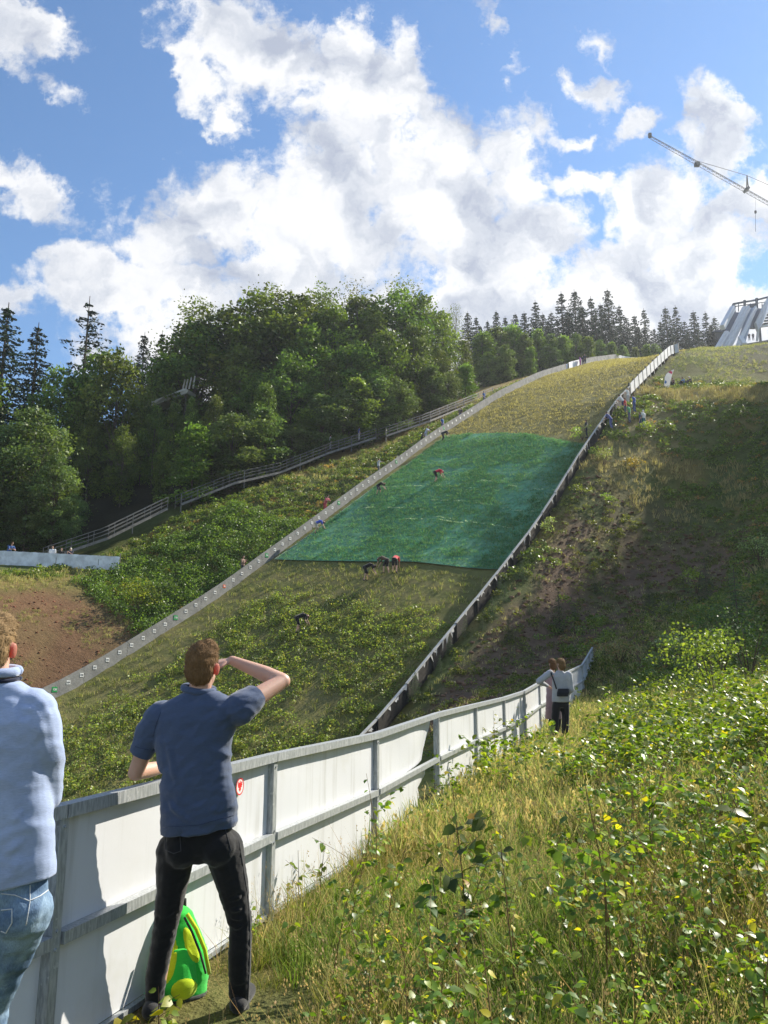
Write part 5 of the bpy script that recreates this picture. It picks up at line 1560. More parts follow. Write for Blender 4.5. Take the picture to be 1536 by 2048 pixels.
def patch(pxs, par_o, r=.004, mat=M_LIME, n=22, name="oval_patch"):
    """oval cloth patch laid on the bag: centre, half axes, angle in the bag's own width and height"""
    cx_, cz_, ra, rb, an = pxs
    from mathutils.bvhtree import BVHTree
    polys, vv_ = [], []
    for o_ in (bgo, po):
        me_ = o_.data; b0 = len(vv_); vv_ += [tuple(v.co + base) for v in me_.vertices]; polys += [tuple(i + b0 for i in p.vertices) for p in me_.polygons]
    bv = BVHTree.FromPolygons(vv_, polys)
    rows = 5; V_ = []; ok = True
    for k in range(rows + 1):
        for j in range(n):
            a = 2 * math.pi * j / n; rr = max(k / rows, .02)
            x_ = ra * rr * math.cos(a); z_ = rb * rr * math.sin(a)
            X_ = cx_ + x_ * math.cos(an) - z_ * math.sin(an); Z_ = cz_ + x_ * math.sin(an) + z_ * math.cos(an)
            h_ = bv.ray_cast(bp(X_, .6, Z_), -bf)
            V_.append((h_[0] + h_[1] * (r if k < rows else -.002)) if h_[0] else bp(X_, .05, Z_))
    Fs_ = [(k * n + j, k * n + (j + 1) % n, (k + 1) * n + (j + 1) % n, (k + 1) * n + j) for k in range(rows) for j in range(n)]
    mb = MB(); mb.add(V_, Fs_); return mb.build(name, mat, par_o, True, base)
patch((-.055, .235, .058, .125, -.10), BP); patch((.075, .285, .030, .105, .42), BP); patch((.045, .085, .075, .062, -.2), BP)
mb = MB(); mb.path([bp(.03, .085, .43), bp(.075, .105, .36), bp(.125, .105, .25), bp(.160, .09, .14)], .007, 6); mb.build("zipper", M_BDARK, BP, True)
mb = MB(); mb.path([bp(.045, .08, .445), bp(.10, .10, .37), bp(.15, .09, .26), bp(.18, .07, .13)], .012, 6); mb.build("piping", M_LIME, BP, True)
mb = MB(); mb.path([bp(-.03, 0, .46), bp(-.03, 0, .50), bp(.0, 0, .515), bp(.03, 0, .50), bp(.03, 0, .46)], .010, 8); mb.build("carry_handle", M_BDARK, BP, True)
mb = MB(); mb.path([bp(-.10, -.08, .42), bp(-.15, -.02, .40), bp(-.185, .02, .30), bp(-.19, .02, .16), bp(-.16, .0, .04)], .016, 8); mb.build("shoulder_strap", M_BGREEN, BP, True)
B = Blob(); B.loft([(bp(0, 0, -.004), .150, .10, bs, bf), (bp(0, 0, .02), .176, .122, bs, bf), (bp(0, 0, .034), .170, .115, bs, bf)], 24); put(B.mesh("base", M_BDARK, .008, 2), "base", BP, base)

# ---- couple by the far part of the barrier
d_ = 17.7
def foot_org(px, py, d): p = at(px, py, d); return Vector((p.x, p.y, gz(p.x, p.y)))
org = foot_org(1120, 1462, 17.7)
PA = thing("person", "person in light grey jacket with a black bag slung across the back at the barrier", "person", org)
hc = q(1121.5, 1329); hf = Vector((-.45, .88, -.12)).normalized(); hu = Z
B = Blob(); rot, t_, f_, u_, ears = head(B, hc, hf, hu, 1.0)
shL, shR = q(1100, 1346, 17.75), q(1137, 1350, 17.65); elL = q(1078, 1363, 17.7); haL = q(1096, 1372, 17.95); elR = q(1142, 1379, 17.6); haR = q(1130, 1390, 17.9)
B.chain([q(1119, 1355), hc - u_ * .05], [.065, .055]); B.loft([(q(1121, 1405), .15, .10, X, Y), (q(1119, 1350), .17, .09, X, Y)])
B.chain([shL, elL, haL], [.055, .045, .028]); B.chain([shR, elR, haR], [.055, .045, .028]); hand(B, haL, haL - elL, Z, 1, .4, -1); hand(B, haR, haR - elR, Z, 1, .4, 1)
gzf = org.z
fL, fR = Vector((q(1112, 1462).x, q(1112, 1462).y, gzf + .08)), Vector((q(1129, 1462).x, q(1129, 1462).y, gzf + .08))
B.chain([q(1113, 1405), q(1110, 1436), fL], [.08, .055, .04]); B.chain([q(1130, 1405), q(1131, 1436), fR], [.08, .055, .04])
bo = put(B.mesh("body", M_SKIN, .014, 2), "body", PA, org)
short_hair(hc, rot, f_, u_, t_, 1.03, M_HAIR((.20, .12, .055)), PA, org, seed=7, long_=True)
B = Blob()
B.loft([(q(1122, 1404), .205, .15, X, Y), (q(1122, 1385), .200, .15, X, Y), (q(1121, 1367), .195, .14, X, Y), (q(1120, 1354), .180, .12, X, Y), (q(1119.5, 1347), .125, .09, X, Y), (q(1119.5, 1341), .07, .07, X, Y)], 24)
B.chain([shL, elL, lerp(elL, haL, .9)], [.085, .070, .048]); B.chain([shR, elR, lerp(elR, haR, .8)], [.085, .07, .05])
so = put(B.mesh("jacket", M_CLOTH((.36, .37, .40), "grey_jacket"), .014, 3, wrinkle(.014, .8, 41)), "jacket", PA, org)
B = Blob(); B.loft([(q(1122, 1415), .17, .12, X, Y), (q(1122, 1402), .19, .135, X, Y)], 20)
B.chain([q(1113, 1410), q(1110, 1436), fL + Z * .02], [.10, .085, .072]); B.chain([q(1130, 1410), q(1131, 1436), fR + Z * .02], [.10, .085, .072])
put(B.mesh("trousers", M_CLOTH((.02, .02, .025)), .016, 2, wrinkle(.01, .8, 44)), "trousers", PA, org)
for f__ in (fL, fR):
    B = Blob(); B.c(f__ - Y * .05 - Z * .03, .045, f__ + Y * .15 - Z * .04, .04); put(B.mesh("shoe", M_CLOTH((.03, .03, .03), "shoe_cloth"), .014, 1), "shoe", PA, org)
BG = thing("shoulder_bag", "small black bag on the back of the person in the grey jacket", "bag", q(1126, 1385, 17.45))
B = Blob(); B.loft([(q(1125, 1393, 17.5), .13, .045, X, Y), (q(1126, 1386, 17.48), .14, .055, X, Y), (q(1127, 1377, 17.5), .125, .04, X, Y)], 18)
put(B.mesh("pouch", M_CLOTH((.018, .02, .028), "bag_black"), .012, 2), "pouch", BG, q(1126, 1385, 17.45))
mb = MB(); mb.path([q(1113, 1378, 17.5), q(1108, 1362, 17.53), q(1103, 1349, 17.56), q(1102, 1343, 17.66)], .018, 6); mb.build("strap", M_CLOTH((.018, .02, .028), "bag_black"), BG, True)
d_ = 18.35
org = foot_org(1112, 1462, 18.3)
PBn = thing("person", "person in long mauve top half hidden in front of the grey-jacketed one", "person", org)
hc = q(1104.5, 1329); hf = Vector((-.35, .92, -.1)).normalized()
B = Blob(); rot, t_, f_, u_, ears = head(B, hc, hf, Z, .98)
shL, shR = q(1092, 1350), q(1122, 1350); elL = q(1086, 1366, 18.5); haL = q(1092, 1362, 18.8); elR = q(1124, 1380); haR = q(1112, 1372, 18.8)
B.chain([q(1105, 1356), hc - u_ * .05], [.06, .05]); B.loft([(q(1108, 1405), .14, .1, X, Y), (q(1107, 1352), .15, .08, X, Y)])
B.chain([shL, elL, haL], [.05, .04, .027]); B.chain([shR, elR, haR], [.05, .04, .027]); hand(B, haL, haL - elL, Z, 1, .4, -1); hand(B, haR, haR - elR, Z, 1, .4, 1)
fL, fR = Vector((q(1104, 1460).x, q(1104, 1460).y, org.z + .08)), Vector((q(1117, 1460).x, q(1117, 1460).y, org.z + .08))
B.chain([q(1103, 1405), q(1103, 1436), fL], [.08, .055, .04]); B.chain([q(1116, 1405), q(1117, 1436), fR], [.08, .055, .04])
put(B.mesh("body", M_SKIN, .014, 2), "body", PBn, org)
short_hair(hc, rot, f_, u_, t_, 1.0, M_HAIR((.16, .085, .04)), PBn, org, seed=17, long_=True)
B = Blob(); B.loft([(q(1107, 1438), .20, .14, X, Y), (q(1107, 1405), .18, .13, X, Y), (q(1107, 1370), .165, .12, X, Y), (q(1107, 1352), .17, .10, X, Y), (q(1106, 1345), .10, .08, X, Y)], 22)
B.chain([shL, elL, lerp(elL, haL, .8)], [.07, .058, .042]); B.chain([shR, elR, lerp(elR, haR, .8)], [.07, .058, .042])
put(B.mesh("long_top", M_CLOTH((.28, .20, .22), "mauve_cloth"), .014, 3, wrinkle(.012, .8, 51)), "long_top", PBn, org)
B = Blob(); B.chain([q(1103, 1420), q(1103, 1436), fL], [.09, .07, .06]); B.chain([q(1116, 1420), q(1117, 1436), fR], [.09, .07, .06])
put(B.mesh("trousers", M_CLOTH((.03, .028, .035)), .016, 2), "trousers", PBn, org)
for f__ in (fL, fR):
    B = Blob(); B.c(f__ - Y * .05 - Z * .03, .045, f__ + Y * .15 - Z * .04, .04); put(B.mesh("shoe", M_CLOTH((.45, .05, .25), "magenta_shoe"), .014, 1), "shoe", PBn, org)
# ------------------------------------------------------------------ trees
M_BARK = mat_wood("bark", (.16, .13, .10), (.07, .055, .042), (1, 1, .4))
M_BIRCHBARK = mat_wood("pale_bark", (.40, .38, .34), (.14, .12, .10), (1, 1, .5))
M_LEAF = mat_leaf("broad_leaves", (1.85, 1.75, 1.5), .36, .5, .3)
M_NEEDLE = mat_leaf("needles", (1.5, 1.5, 1.6), .14, .6, .2, (1, 1, .6))
def rand_rot(n, g_):
    q_ = g_.normal(size=(n, 4)); q_ /= np.linalg.norm(q_, axis=1, keepdims=True)
    w, x, y, z = q_.T
    return np.stack([np.stack([1 - 2 * (y * y + z * z), 2 * (x * y - z * w), 2 * (x * z + y * w)], -1), np.stack([2 * (x * y + z * w), 1 - 2 * (x * x + z * z), 2 * (y * z - x * w)], -1), np.stack([2 * (x * z - y * w), 2 * (y * z + x * w), 1 - 2 * (x * x + y * y)], -1)], 1)
LEAFQ = np.array([[-.5, 0, 0], [0, -.32, .06], [.5, 0, 0], [0, .32, .06]])
def cards(C, size, g_, flat=.5, aspect=1.0, outward=None):
    """one leaf-spray card per centre, tilted at random but biased level (or outward)"""
    n = len(C); M = rand_rot(n, g_)
    q = LEAFQ * np.array([1, aspect, 1])
    V = np.einsum('nij,kj->nki', M, q)
    # bias: squash z of the offsets so that sprays lie flatter
    V[:, :, 2] *= (1 - flat * .7)
    V = V * size[:, None, None] + C[:, None, :]
    F_ = np.arange(n * 4).reshape(n, 4)
    return V.reshape(-1, 3), F_
def deciduous(seed, kind='round', ncl=70, per=150, leaf=.30, H=20.0, rad=5.2, base=.12, cols=((.055, .085, .018), (.085, .12, .025), (.04, .065, .016))):
    """broadleaf crown: clumps of leaf sprays on branch tips round a forked stem; returns (crown, trunk) meshes, H metres high"""
    g_ = np.random.default_rng(seed)
    Cc, Rr = [], []
    for k in range(ncl):
        zz = base + (1 - base) * (g_.random() ** .8)
        if kind == 'round': prof_ = math.sin(math.pi * min(1, (zz * .88 + .12)) ** 1.15) ** .55
        elif kind == 'tall': prof_ = (math.sin(math.pi * min(1, (zz * .9 + .10)) ** .9) ** .6) * .8
        else: prof_ = 1.05 - zz * .75
        a = g_.random() * 2 * math.pi; rr = rad * prof_ * (.35 + .65 * g_.random() ** .5) * (1 + .22 * math.sin(a * 3 + seed))
        Cc.append((rr * math.cos(a), rr * math.sin(a), zz * H * .96)); Rr.append(H * (.050 + .055 * g_.random()) * (1.0 if zz < .85 else .72))
    Cc = np.array(Cc); Rr = np.array(Rr)
    P, S, Tn = [], [], []
    for c_, r_ in zip(Cc, Rr):
        n_ = int(per * (r_ / (H * .065)) ** 1.6)
        d = g_.normal(size=(n_, 3)); d /= np.linalg.norm(d, axis=1, keepdims=True)
        rr = r_ * (.55 + .50 * g_.random(n_) ** .6)
        pts = c_ + d * rr[:, None] * np.array([1.2, 1.2, .58])
        # ragged outer sprays
        out = g_.random(n_) < .14
        pts[out] += d[out] * r_ * .6
        P.append(pts); S.append(leaf * (.55 + .9 * g_.random(n_)))
        base_c = np.array(cols[g_.integers(len(cols))]) * (.6 + .8 * g_.random())
        Tn.append(base_c[None, :] * (.75 + .5 * g_.random((n_, 1))) * np.array([1, 1, 1]) + g_.random((n_, 1)) * np.array([[.012, .008, 0]]))
    P = np.concatenate(P); S = np.concatenate(S); Tn = np.concatenate(Tn)
    ok = P[:, 2] > .5
    P, S, Tn = P[ok], S[ok], Tn[ok]
    V, F_ = cards(P, S, g_, .35)
    crown = np_mesh("crown", V, F_, M_LEAF, np.repeat(Tn, 4, 0))
    mb = MB()
    top = Vector((g_.normal() * .3, g_.normal() * .3, H * .72))
    mb.path([(0, 0, -1.5), (0, 0, .6), (top.x * .3, top.y * .3, H * .3), top], H * .017, 8, H * .005)
    for k in range(0, ncl, max(1, ncl // 22)):
        c_ = Vector(Cc[k]); z0 = max(H * .08, c_.z * .55); s_ = Vector((top.x * .3, top.y * .3, z0)) if z0 < H * .3 else Vector((0, 0, H * .3)).lerp(top, min(1, (z0 - H * .3) / (H * .42)))
        mid = s_.lerp(c_, .55) + Vector((0, 0, -H * .015)); mb.path([s_, mid, c_], H * .0055, 5, H * .0014)
    me = bpy.data.meshes.new("trunk"); me.from_pydata(mb.v, [], mb.f); me.materials.append(M_BARK); me.polygons.foreach_set('use_smooth', [True] * len(me.polygons))
    return crown, me
def spruce(seed, H=22.0, rad=3.9, tiers=30, open_=.0, col=((.022, .036, .018), (.030, .046, .022), (.018, .030, .017))):
    g_ = np.random.default_rng(seed); P, S, Tn, Dn = [], [], [], []
    mb = MB(); mb.path([(0, 0, -1.5), (0, 0, H * .5), (0, 0, H)], H * .012, 7, .03)
    VV, TT = [], []
    for k in range(tiers):
        f_ = (k + .3 * g_.random()) / tiers; z = H * (.06 + .93 * f_); L = rad * (1 - f_) ** .72 * (.8 + .35 * g_.random()) + .18
        nb = max(4, int(9 - 4 * f_))
        for b_ in range(nb):
            if g_.random() < open_ * .35: continue
            a = 2 * math.pi * (b_ + g_.random() * .8) / nb; Lb = L * (.65 + .5 * g_.random()); droop = .28 + .25 * (1 - f_)
            dv = np.array([math.cos(a), math.sin(a)]); n_ = int(14 + 26 * Lb / rad)
            c_ = np.array(col[g_.integers(3)]) * (.75 + .5 * g_.random())
            if b_ % 3 == 0: mb.path([(0, 0, z), (dv[0] * Lb * .5, dv[1] * Lb * .5, z - Lb * droop * .45), (dv[0] * Lb * .95, dv[1] * Lb * .95, z - Lb * droop * .75)], .035, 4, .012)
            s_ = g_.random(n_) ** .7; w = (.10 + .26 * s_ * (1.1 - s_)) * Lb
            lat = g_.normal(size=n_) * w
            x = dv[0] * s_ * Lb - dv[1] * lat; y = dv[1] * s_ * Lb + dv[0] * lat
            zz = z - s_ * Lb * droop + .10 * Lb * s_ ** 3 - np.abs(lat) * .35 - g_.random(n_) * .22
            P.append(np.stack([x, y, zz], 1)); S.append((.34 + .34 * g_.random(n_)) * (H / 22) * (.7 + .5 * (1 - f_))); Tn.append(c_ * (.7 + .6 * g_.random((n_, 1))))
    P = np.concatenate(P); S = np.concatenate(S); Tn = np.concatenate(Tn)
    V, F_ = cards(P, S, g_, .25, .7)
    crown = np_mesh("crown", V, F_, M_NEEDLE, np.repeat(Tn, 4, 0))
    me = bpy.data.meshes.new("trunk"); me.from_pydata(mb.v, [], mb.f); me.materials.append(M_BARK)
    return crown, me
def larch_bare(seed, H=20.0):
    """thin, half bare top"""
    g_ = np.random.default_rng(seed)
    c_, t_ = deciduous(seed, 'tall', 46, 55, .24, H, 3.0, .25, ((.06, .075, .025), (.075, .085, .035), (.05, .06, .025)))
    return c_, t_
G1 = ((.050, .082, .016), (.080, .118, .022), (.036, .062, .015))
G2 = ((.072, .115, .022), (.10, .15, .03), (.05, .085, .018))
G3 = ((.060, .095, .038), (.080, .118, .048), (.045, .075, .030))
TP = {
    'oakA': deciduous(1, 'round', 95, 92, .52, 20, 5.6, .05, G1), 'oakB': deciduous(2, 'round', 80, 92, .52, 20, 4.9, .08, G1), 'oakC': deciduous(3, 'tall', 85, 90, .50, 20, 5.2, .06, G2),
    'oakD': deciduous(4, 'cone', 80, 90, .50, 20, 5.4, .04, G1), 'ash': deciduous(5, 'tall', 62, 110, .30, 20, 5.0, .15, G2), 'willow': deciduous(6, 'round', 85, 120, .34, 14, 4.4, .02, G3),
    'young': deciduous(7, 'cone', 55, 110, .34, 11, 2.6, .02, G2), 'youngB': deciduous(8, 'tall', 55, 110, .34, 11, 2.8, .02, G3), 'thin': larch_bare(9),
    'spA': spruce(11), 'spB': spruce(12, 22, 2.9, 28, .3), 'spC': spruce(13, 22, 3.9, 30, .1), 'spOld': spruce(14, 24, 5.0, 22, .9),
}
TPH = {'oakA': 20, 'oakB': 20, 'oakC': 20, 'oakD': 20, 'ash': 20, 'willow': 14, 'young': 11, 'youngB': 11, 'thin': 20, 'spA': 22, 'spB': 22, 'spC': 22, 'spOld': 24}
def tree(kind, x, y, z, top_z, wide=1.0, name="broadleaf_tree", label="", group=None, cat="tree"):
    H = max(1.2, top_z - z); s = H / TPH[kind]
    o = thing(name, label, cat, (x, y, z), group, random.random() * 6.28 + .01)
    o.scale = (s * wide * (.92 + .16 * random.random()), s * wide * (.92 + .16 * random.random()), s)
    cr, tr = TP[kind]
    link(bpy.data.objects.new("crown", cr), o); link(bpy.data.objects.new("trunk", tr), o)
    return o
def tree_px(kind, px, top, d, wide=1.0, **kw):
    p = at(px, top, d); z = gz(p.x, p.y) - .2
    return tree(kind, p.x, p.y, z, p.z, wide, **kw)
LB = "big broadleaf tree in the dense wood behind the metal stairs"; GBL = "broadleaf trees of the wood behind the stairs"
for i, (px, top, d, k, w) in enumerate([(395, 640, 100, 'oakB', 1.0), (455, 612, 104, 'oakA', 1.0), (530, 588, 106, 'oakA', 1.05), (605, 592, 108, 'oakB', 1.1), (668, 612, 106, 'oakC', 1.0), (725, 588, 112, 'oakD', 1.0),
                                        (790, 578, 112, 'oakA', .95), (842, 590, 116, 'oakB', .9), (885, 625, 118, 'oakC', .85), (925, 680, 120, 'oakD', .75),
                                        (360, 700, 104, 'oakA', .9), (452, 720, 103, 'oakD', .85), (515, 745, 93, 'oakB', .9), (585, 700, 95, 'oakA', .9), (655, 720, 97, 'oakD', .9), (715, 680, 100, 'oakA', .9),
                                        (770, 660, 102, 'oakB', .9), (830, 650, 106, 'oakD', .85), (880, 700, 110, 'oakA', .8), (935, 735, 116, 'oakB', .7), (480, 690, 97, 'oakC', .9), (620, 650, 101, 'oakC', .95), (745, 620, 107, 'oakC', .9)]):
    tree_px(k, px, top, d, w, label=LB, group=GBL)
for i, (px, top, d, k, w, lb) in enumerate([(400, 588, 108, 'ash', 1.0, "tall tree with a loose feathery crown at the left end of the big wood's skyline"), (545, 563, 110, 'ash', 1.1, "tall tree with loose feathery top above the middle of the big wood"),
                                            (712, 548, 116, 'thin', .9, "thin half bare treetop poking above the big wood's skyline"), (805, 540, 118, 'thin', 1.1, "thin half bare treetop at the right end of the big wood's skyline"),
                                            (908, 598, 124, 'thin', .7, "slender half bare tree just right of the big wood"), (645, 560, 112, 'ash', 1.0, "loose crowned tree on the big wood's skyline right of its middle")]):
    tree_px(k, px, top, d, w, label=lb)
for (px, top, d, k, w, lb) in [(240, 690, 88, 'oakA', .62, "round sunlit broadleaf tree left of the old ramp"), (205, 700, 92, 'oakB', .8, "broadleaf tree below the tall spruce on the left"), (130, 730, 90, 'oakA', .8, "dark broadleaf tree between the pale willow and the tall spruce"),
                               (432, 790, 84, 'oakC', .58, "bright young broadleaf tree in front of the wood just right of the old ramp"), (530, 765, 87, 'oakC', .70, "bright broadleaf tree with drooping boughs in front of the dark wood above the stairs"),
                               (310, 745, 101, 'oakB', .7, "dark broadleaf tree behind the old ramp"), (250, 850, 80, 'oakB', .6, "low dark broadleaf tree behind the lowest stairs"), (330, 880, 79, 'oakA', .5, "low dark bush-like tree above the lowest stairs"),
                               (390, 870, 84, 'oakD', .55, "dark understorey tree below the old ramp"), (470, 870, 86, 'oakB', .5, "dark understorey tree between the two bright trees"), (600, 830, 92, 'oakB', .5, "dark understorey tree above the middle stairs"),
                               (690, 800, 96, 'oakA', .5, "dark understorey tree above the top of the middle stairs"), (185, 830, 84, 'oakD', .6, "dark broadleaf tree right of the pale willow"), (-40, 720, 90, 'oakA', .8, "dark broadleaf tree at the left edge behind the pale willow")]:
    tree_px(k, px, top, d, w, label=lb)
for (px, top, d, k, w, lb) in [(72, 812, 73, 'willow', 1.0, "pale green willow-like tree on the left terrace"), (20, 850, 72, 'willow', .9, "pale green bushy tree at the left edge behind the barrier"), (118, 905, 70, 'willow', .8, "smaller pale green tree right below the willow"),
                               (150, 985, 69, 'willow', .7, "low pale bushy tree beside the foot of the stairs"), (60, 960, 69, 'willow', .9, "leafy low tree directly behind the barrier's spectators"), (-20, 940, 68, 'willow', .9, "leafy low tree at the left end of the barrier")]:
    tree_px(k, px, top, d, w, name="pale_tree", label=lb)
for (px, top, d, k, w, lb) in [(180, 592, 104, 'spOld', .95, "tall old spruce with open drooping boughs on the left skyline"), (18, 605, 96, 'spC', 1.0, "spruce at the left edge of the skyline"), (78, 645, 102, 'spA', 1.0, "spruce between the left edge and the tall old spruce"),
                               (290, 664, 125, 'spA', 1.0, "dark spruce far behind, left of the big wood"), (325, 662, 128, 'spB', 1.0, "dark spruce far behind touching the big wood's left flank"),]:
    tree_px(k, px, top, d, w * 1.35, name="spruce_tree", label=lb)
LSP = "dark spruce in the row on the far ridge left of the jump tower"; GSP = "spruces on the far ridge"
for i, (px, top, d) in enumerate([(935, 622, 168), (952, 632, 172), (975, 640, 165), (992, 620, 170), (1010, 632, 176), (1030, 625, 170), (1048, 622, 175), (1070, 600, 172), (1085, 625, 178), (1102, 622, 170), (1122, 582, 174), (1148, 578, 178), (1163, 610, 170), (1181, 592, 176),
                                  (1200, 605, 180), (1214, 575, 175), (1238, 608, 180), (1252, 632, 178), (1268, 628, 184), (1287, 616, 180), (1308, 655, 178), (1330, 612, 180), (1350, 610, 184), (1368, 640, 180), (1386, 620, 184), (1410, 622, 184), (1428, 632, 186),
                                  (960, 650, 160), (1020, 655, 160), (1095, 640, 164), (1135, 620, 166), (1190, 625, 168), (1225, 640, 168), (1275, 650, 170), (1340, 650, 172), (1395, 655, 174), (1320, 640, 190), (1440, 655, 190), (1420, 648, 180), (1375, 660, 172)]):
    k = ('spA', 'spB', 'spC')[i % 3]
    tree_px(k, px, top, d, 1.35, name="spruce_tree", label=LSP, group=GSP)
LY = "young bright broadleaf tree in the belt between the board wall and the far spruces"; GY = "young broadleaf trees below the far spruces"
for i, (px, top, d) in enumerate([(965, 665, 132), (995, 655, 136), (1022, 650, 138), (1048, 668, 136), (1075, 662, 140), (1102, 668, 142), (1128, 672, 140), (1150, 668, 144), (1175, 674, 142), (1200, 680, 146), (1222, 684, 146), (1246, 690, 150), (1270, 694, 152), (1010, 690, 128), (1060, 695, 132), (1110, 695, 136), (1160, 695, 140), (975, 705, 126), (1292, 690, 156), (1310, 688, 158), (1210, 705, 140)]):
    tree_px(('young', 'youngB')[i % 2], px, top, d, 1.15, name="young_tree", label=LY, group=GY)

for (px, top, d, k, w, lb) in [(312, 806, 87, 'oakB', .55, "low leafy tree hiding the left legs of the old ramp"), (352, 802, 88, 'oakD', .5, "low leafy tree hiding the right legs of the old ramp"), (385, 792, 89, 'oakC', .4, "slim tree touching the right end of the old ramp"), (290, 790, 89, 'oakC', .5, "slim tree touching the left end of the old ramp")]:
    tree_px(k, px, top, d, w, label=lb)
for i in range(16):
    px = 396 + i * 36; yl = float(np.interp(px, [345, 470, 560, 660, 760, 870, 965], [1008, 966, 945, 905, 872, 838, 795])); dd = float(np.interp(px, [345, 560, 770, 965], [75, 84, 94.5, 110]))
    tree_px(('young', 'youngB', 'willow')[i % 3], px + random.uniform(-8, 8), yl - random.uniform(95, 150) * 80 / dd, dd + random.uniform(0, 2), 1.25, name="young_tree", label="low young tree of the understorey along the upper side of the stairs", group="young trees along the forest edge")
# ------------------------------------------------------------------ ground plants
M_GRASS = mat_leaf("grass_blades", (1.38, 1.36, 1.35), .45, .6, .25, (1.08, 1.12, .72))
M_SHINY = mat_leaf("glossy_leaves", (1.75, 1.5, 1.7), .45, .40, .34, (1.45, 1.5, .4))
M_SHRUB = mat_leaf("shrub_leaves", (2.1, 1.95, 1.9), .40, .45, .4, (1.3, 1.3, .5))
M_STEM = mat_plain("twig", (.10, .055, .035), .7, var=.2)
def blade_tuft(seed, n=14, h=.35, w=.006, spread=.09, lean=.35, seedhead=0.0, cols=((.10, .12, .03),)):
    g_ = np.random.default_rng(seed); V, F_, T_ = [], [], []
    for k in range(n):
        a = g_.random() * 6.283; r = spread * g_.random() ** .7; hh = h * (.55 + .6 * g_.random()); ln = lean * (.3 + g_.random()); da = a + g_.normal() * .7
        b = np.array([r * math.cos(a), r * math.sin(a), 0]); dv = np.array([math.cos(da), math.sin(da), 0]); sv_ = np.array([-dv[1], dv[0], 0]); tw = g_.random() * 3.14
        sv_ = sv_ * math.cos(tw) + dv * math.sin(tw)
        col = np.array(cols[g_.integers(len(cols))]) * (.75 + .5 * g_.random()); o = len(V)
        for t_, ww in ((0, 1), (.5, .85), (1, .15)):
            c_ = b + dv * ln * hh * t_ ** 2 + np.array([0, 0, hh * t_ * (1 - .25 * t_ * ln)])
            V += [c_ - sv_ * w * ww / 2, c_ + sv_ * w * ww / 2]; T_ += [col, col]
        F_ += [(o, o + 1, o + 3, o + 2), (o + 2, o + 3, o + 5, o + 4)]
        if g_.random() < seedhead:
            tip = V[-1]
            for j in range(5):
                c_ = tip + np.array([g_.normal() * .007, g_.normal() * .007, -.005 - .07 * g_.random()]) ; s_ = w * .9
                o = len(V); V += [c_ + np.array([-s_, 0, 0]), c_ + np.array([0, s_ * .5, -s_ * 1.5]), c_ + np.array([s_, 0, .0]), c_ + np.array([0, -s_ * .5, s_ * 1.5])]
                T_ += [np.array((.36, .27, .14)) * (.8 + .4 * g_.random())] * 4; F_.append((o, o + 1, o + 2, o + 3))
    return np.array(V), np.array(F_), np.array(T_)
def leaf_at(V, F_, T_, base, dr, nrm, L, wd, col):
    """one ovate leaf, folded a little along its midrib and drooping at the tip"""
    dr = dr / np.linalg.norm(dr); sd_ = np.cross(dr, nrm); sd_ = sd_ / (np.linalg.norm(sd_) + 1e-9); up_ = np.cross(sd_, dr)
    o = len(V)
    V += [base, base + dr * L * .42, base + dr * L * .76 - up_ * L * .05, base + dr * L - up_ * L * .14, base + dr * L * .14 - sd_ * wd * .40 + up_ * L * .05, base + dr * L * .52 - sd_ * wd * .45 + up_ * L * .05,
          base + dr * L * .14 + sd_ * wd * .40 + up_ * L * .05, base + dr * L * .52 + sd_ * wd * .45 + up_ * L * .05]
    T_ += [col] * 8; F_ += [(o, o + 1, o + 5, o + 4), (o + 1, o + 2, o + 3, o + 5), (o, o + 6, o + 7, o + 1), (o + 1, o + 7, o + 3, o + 2)]
def sapling(seed, h=.8, nl=46, leaf=.055, branch=5, cols=((.065, .11, .018), (.095, .145, .022), (.13, .165, .02))):
    """young birch: thin stem and twigs; returns (stem V, F), (leaf V, F, tint)"""
    g_ = np.random.default_rng(seed); mb = MB(); V, F_, T_ = [], [], []
    ln = g_.normal(size=2) * .10 * h; top = Vector((ln[0], ln[1], h))
    stem = [Vector((0, 0, -.03)), Vector((ln[0] * .25, ln[1] * .25, h * .5)), top]; mb.path(stem, .0035 + .002 * h, 5, .0015)
    paths = [stem[:]]
    for k in range(branch):
        z = h * (.25 + .6 * k / branch); a = g_.random() * 6.28; L = h * (.30 + .2 * g_.random()) * (1.1 - z / h * .6)
        s_ = Vector((ln[0] * .5 * z / h, ln[1] * .5 * z / h, z)); m_ = s_ + Vector((math.cos(a) * L * .6, math.sin(a) * L * .6, L * .35)); e_ = s_ + Vector((math.cos(a) * L, math.sin(a) * L, L * .55))
        mb.path([s_, m_, e_], .0018, 4, .001); paths.append([s_, m_, e_])
    for k in range(nl):
        p_ = paths[g_.integers(len(paths))]; t_ = g_.random(); i_ = 0 if t_ < .5 else 1; c_ = np.array(p_[i_].lerp(p_[i_ + 1], (t_ * 2) % 1))
        if p_ is paths[0] and c_[2] < h * .2: c_[2] += h * .3
        a = g_.random() * 6.28; dr = np.array([math.cos(a), math.sin(a), -.25 + .7 * g_.normal() * .5]); nr = np.array([g_.normal() * .55, g_.normal() * .55, 1.0])
        L = leaf * (.65 + .6 * g_.random()); col = np.array(cols[g_.integers(len(cols))]) * (.75 + .5 * g_.random())
        if g_.random() < .05: col = np.array((.26, .22, .02))
        leaf_at(V, F_, T_, c_ + dr * .012, dr, nr, L, L * .78, col)
    return (np.array([tuple(v) for v in mb.v]), mb.f), (np.array(V), np.array(F_), np.array(T_))
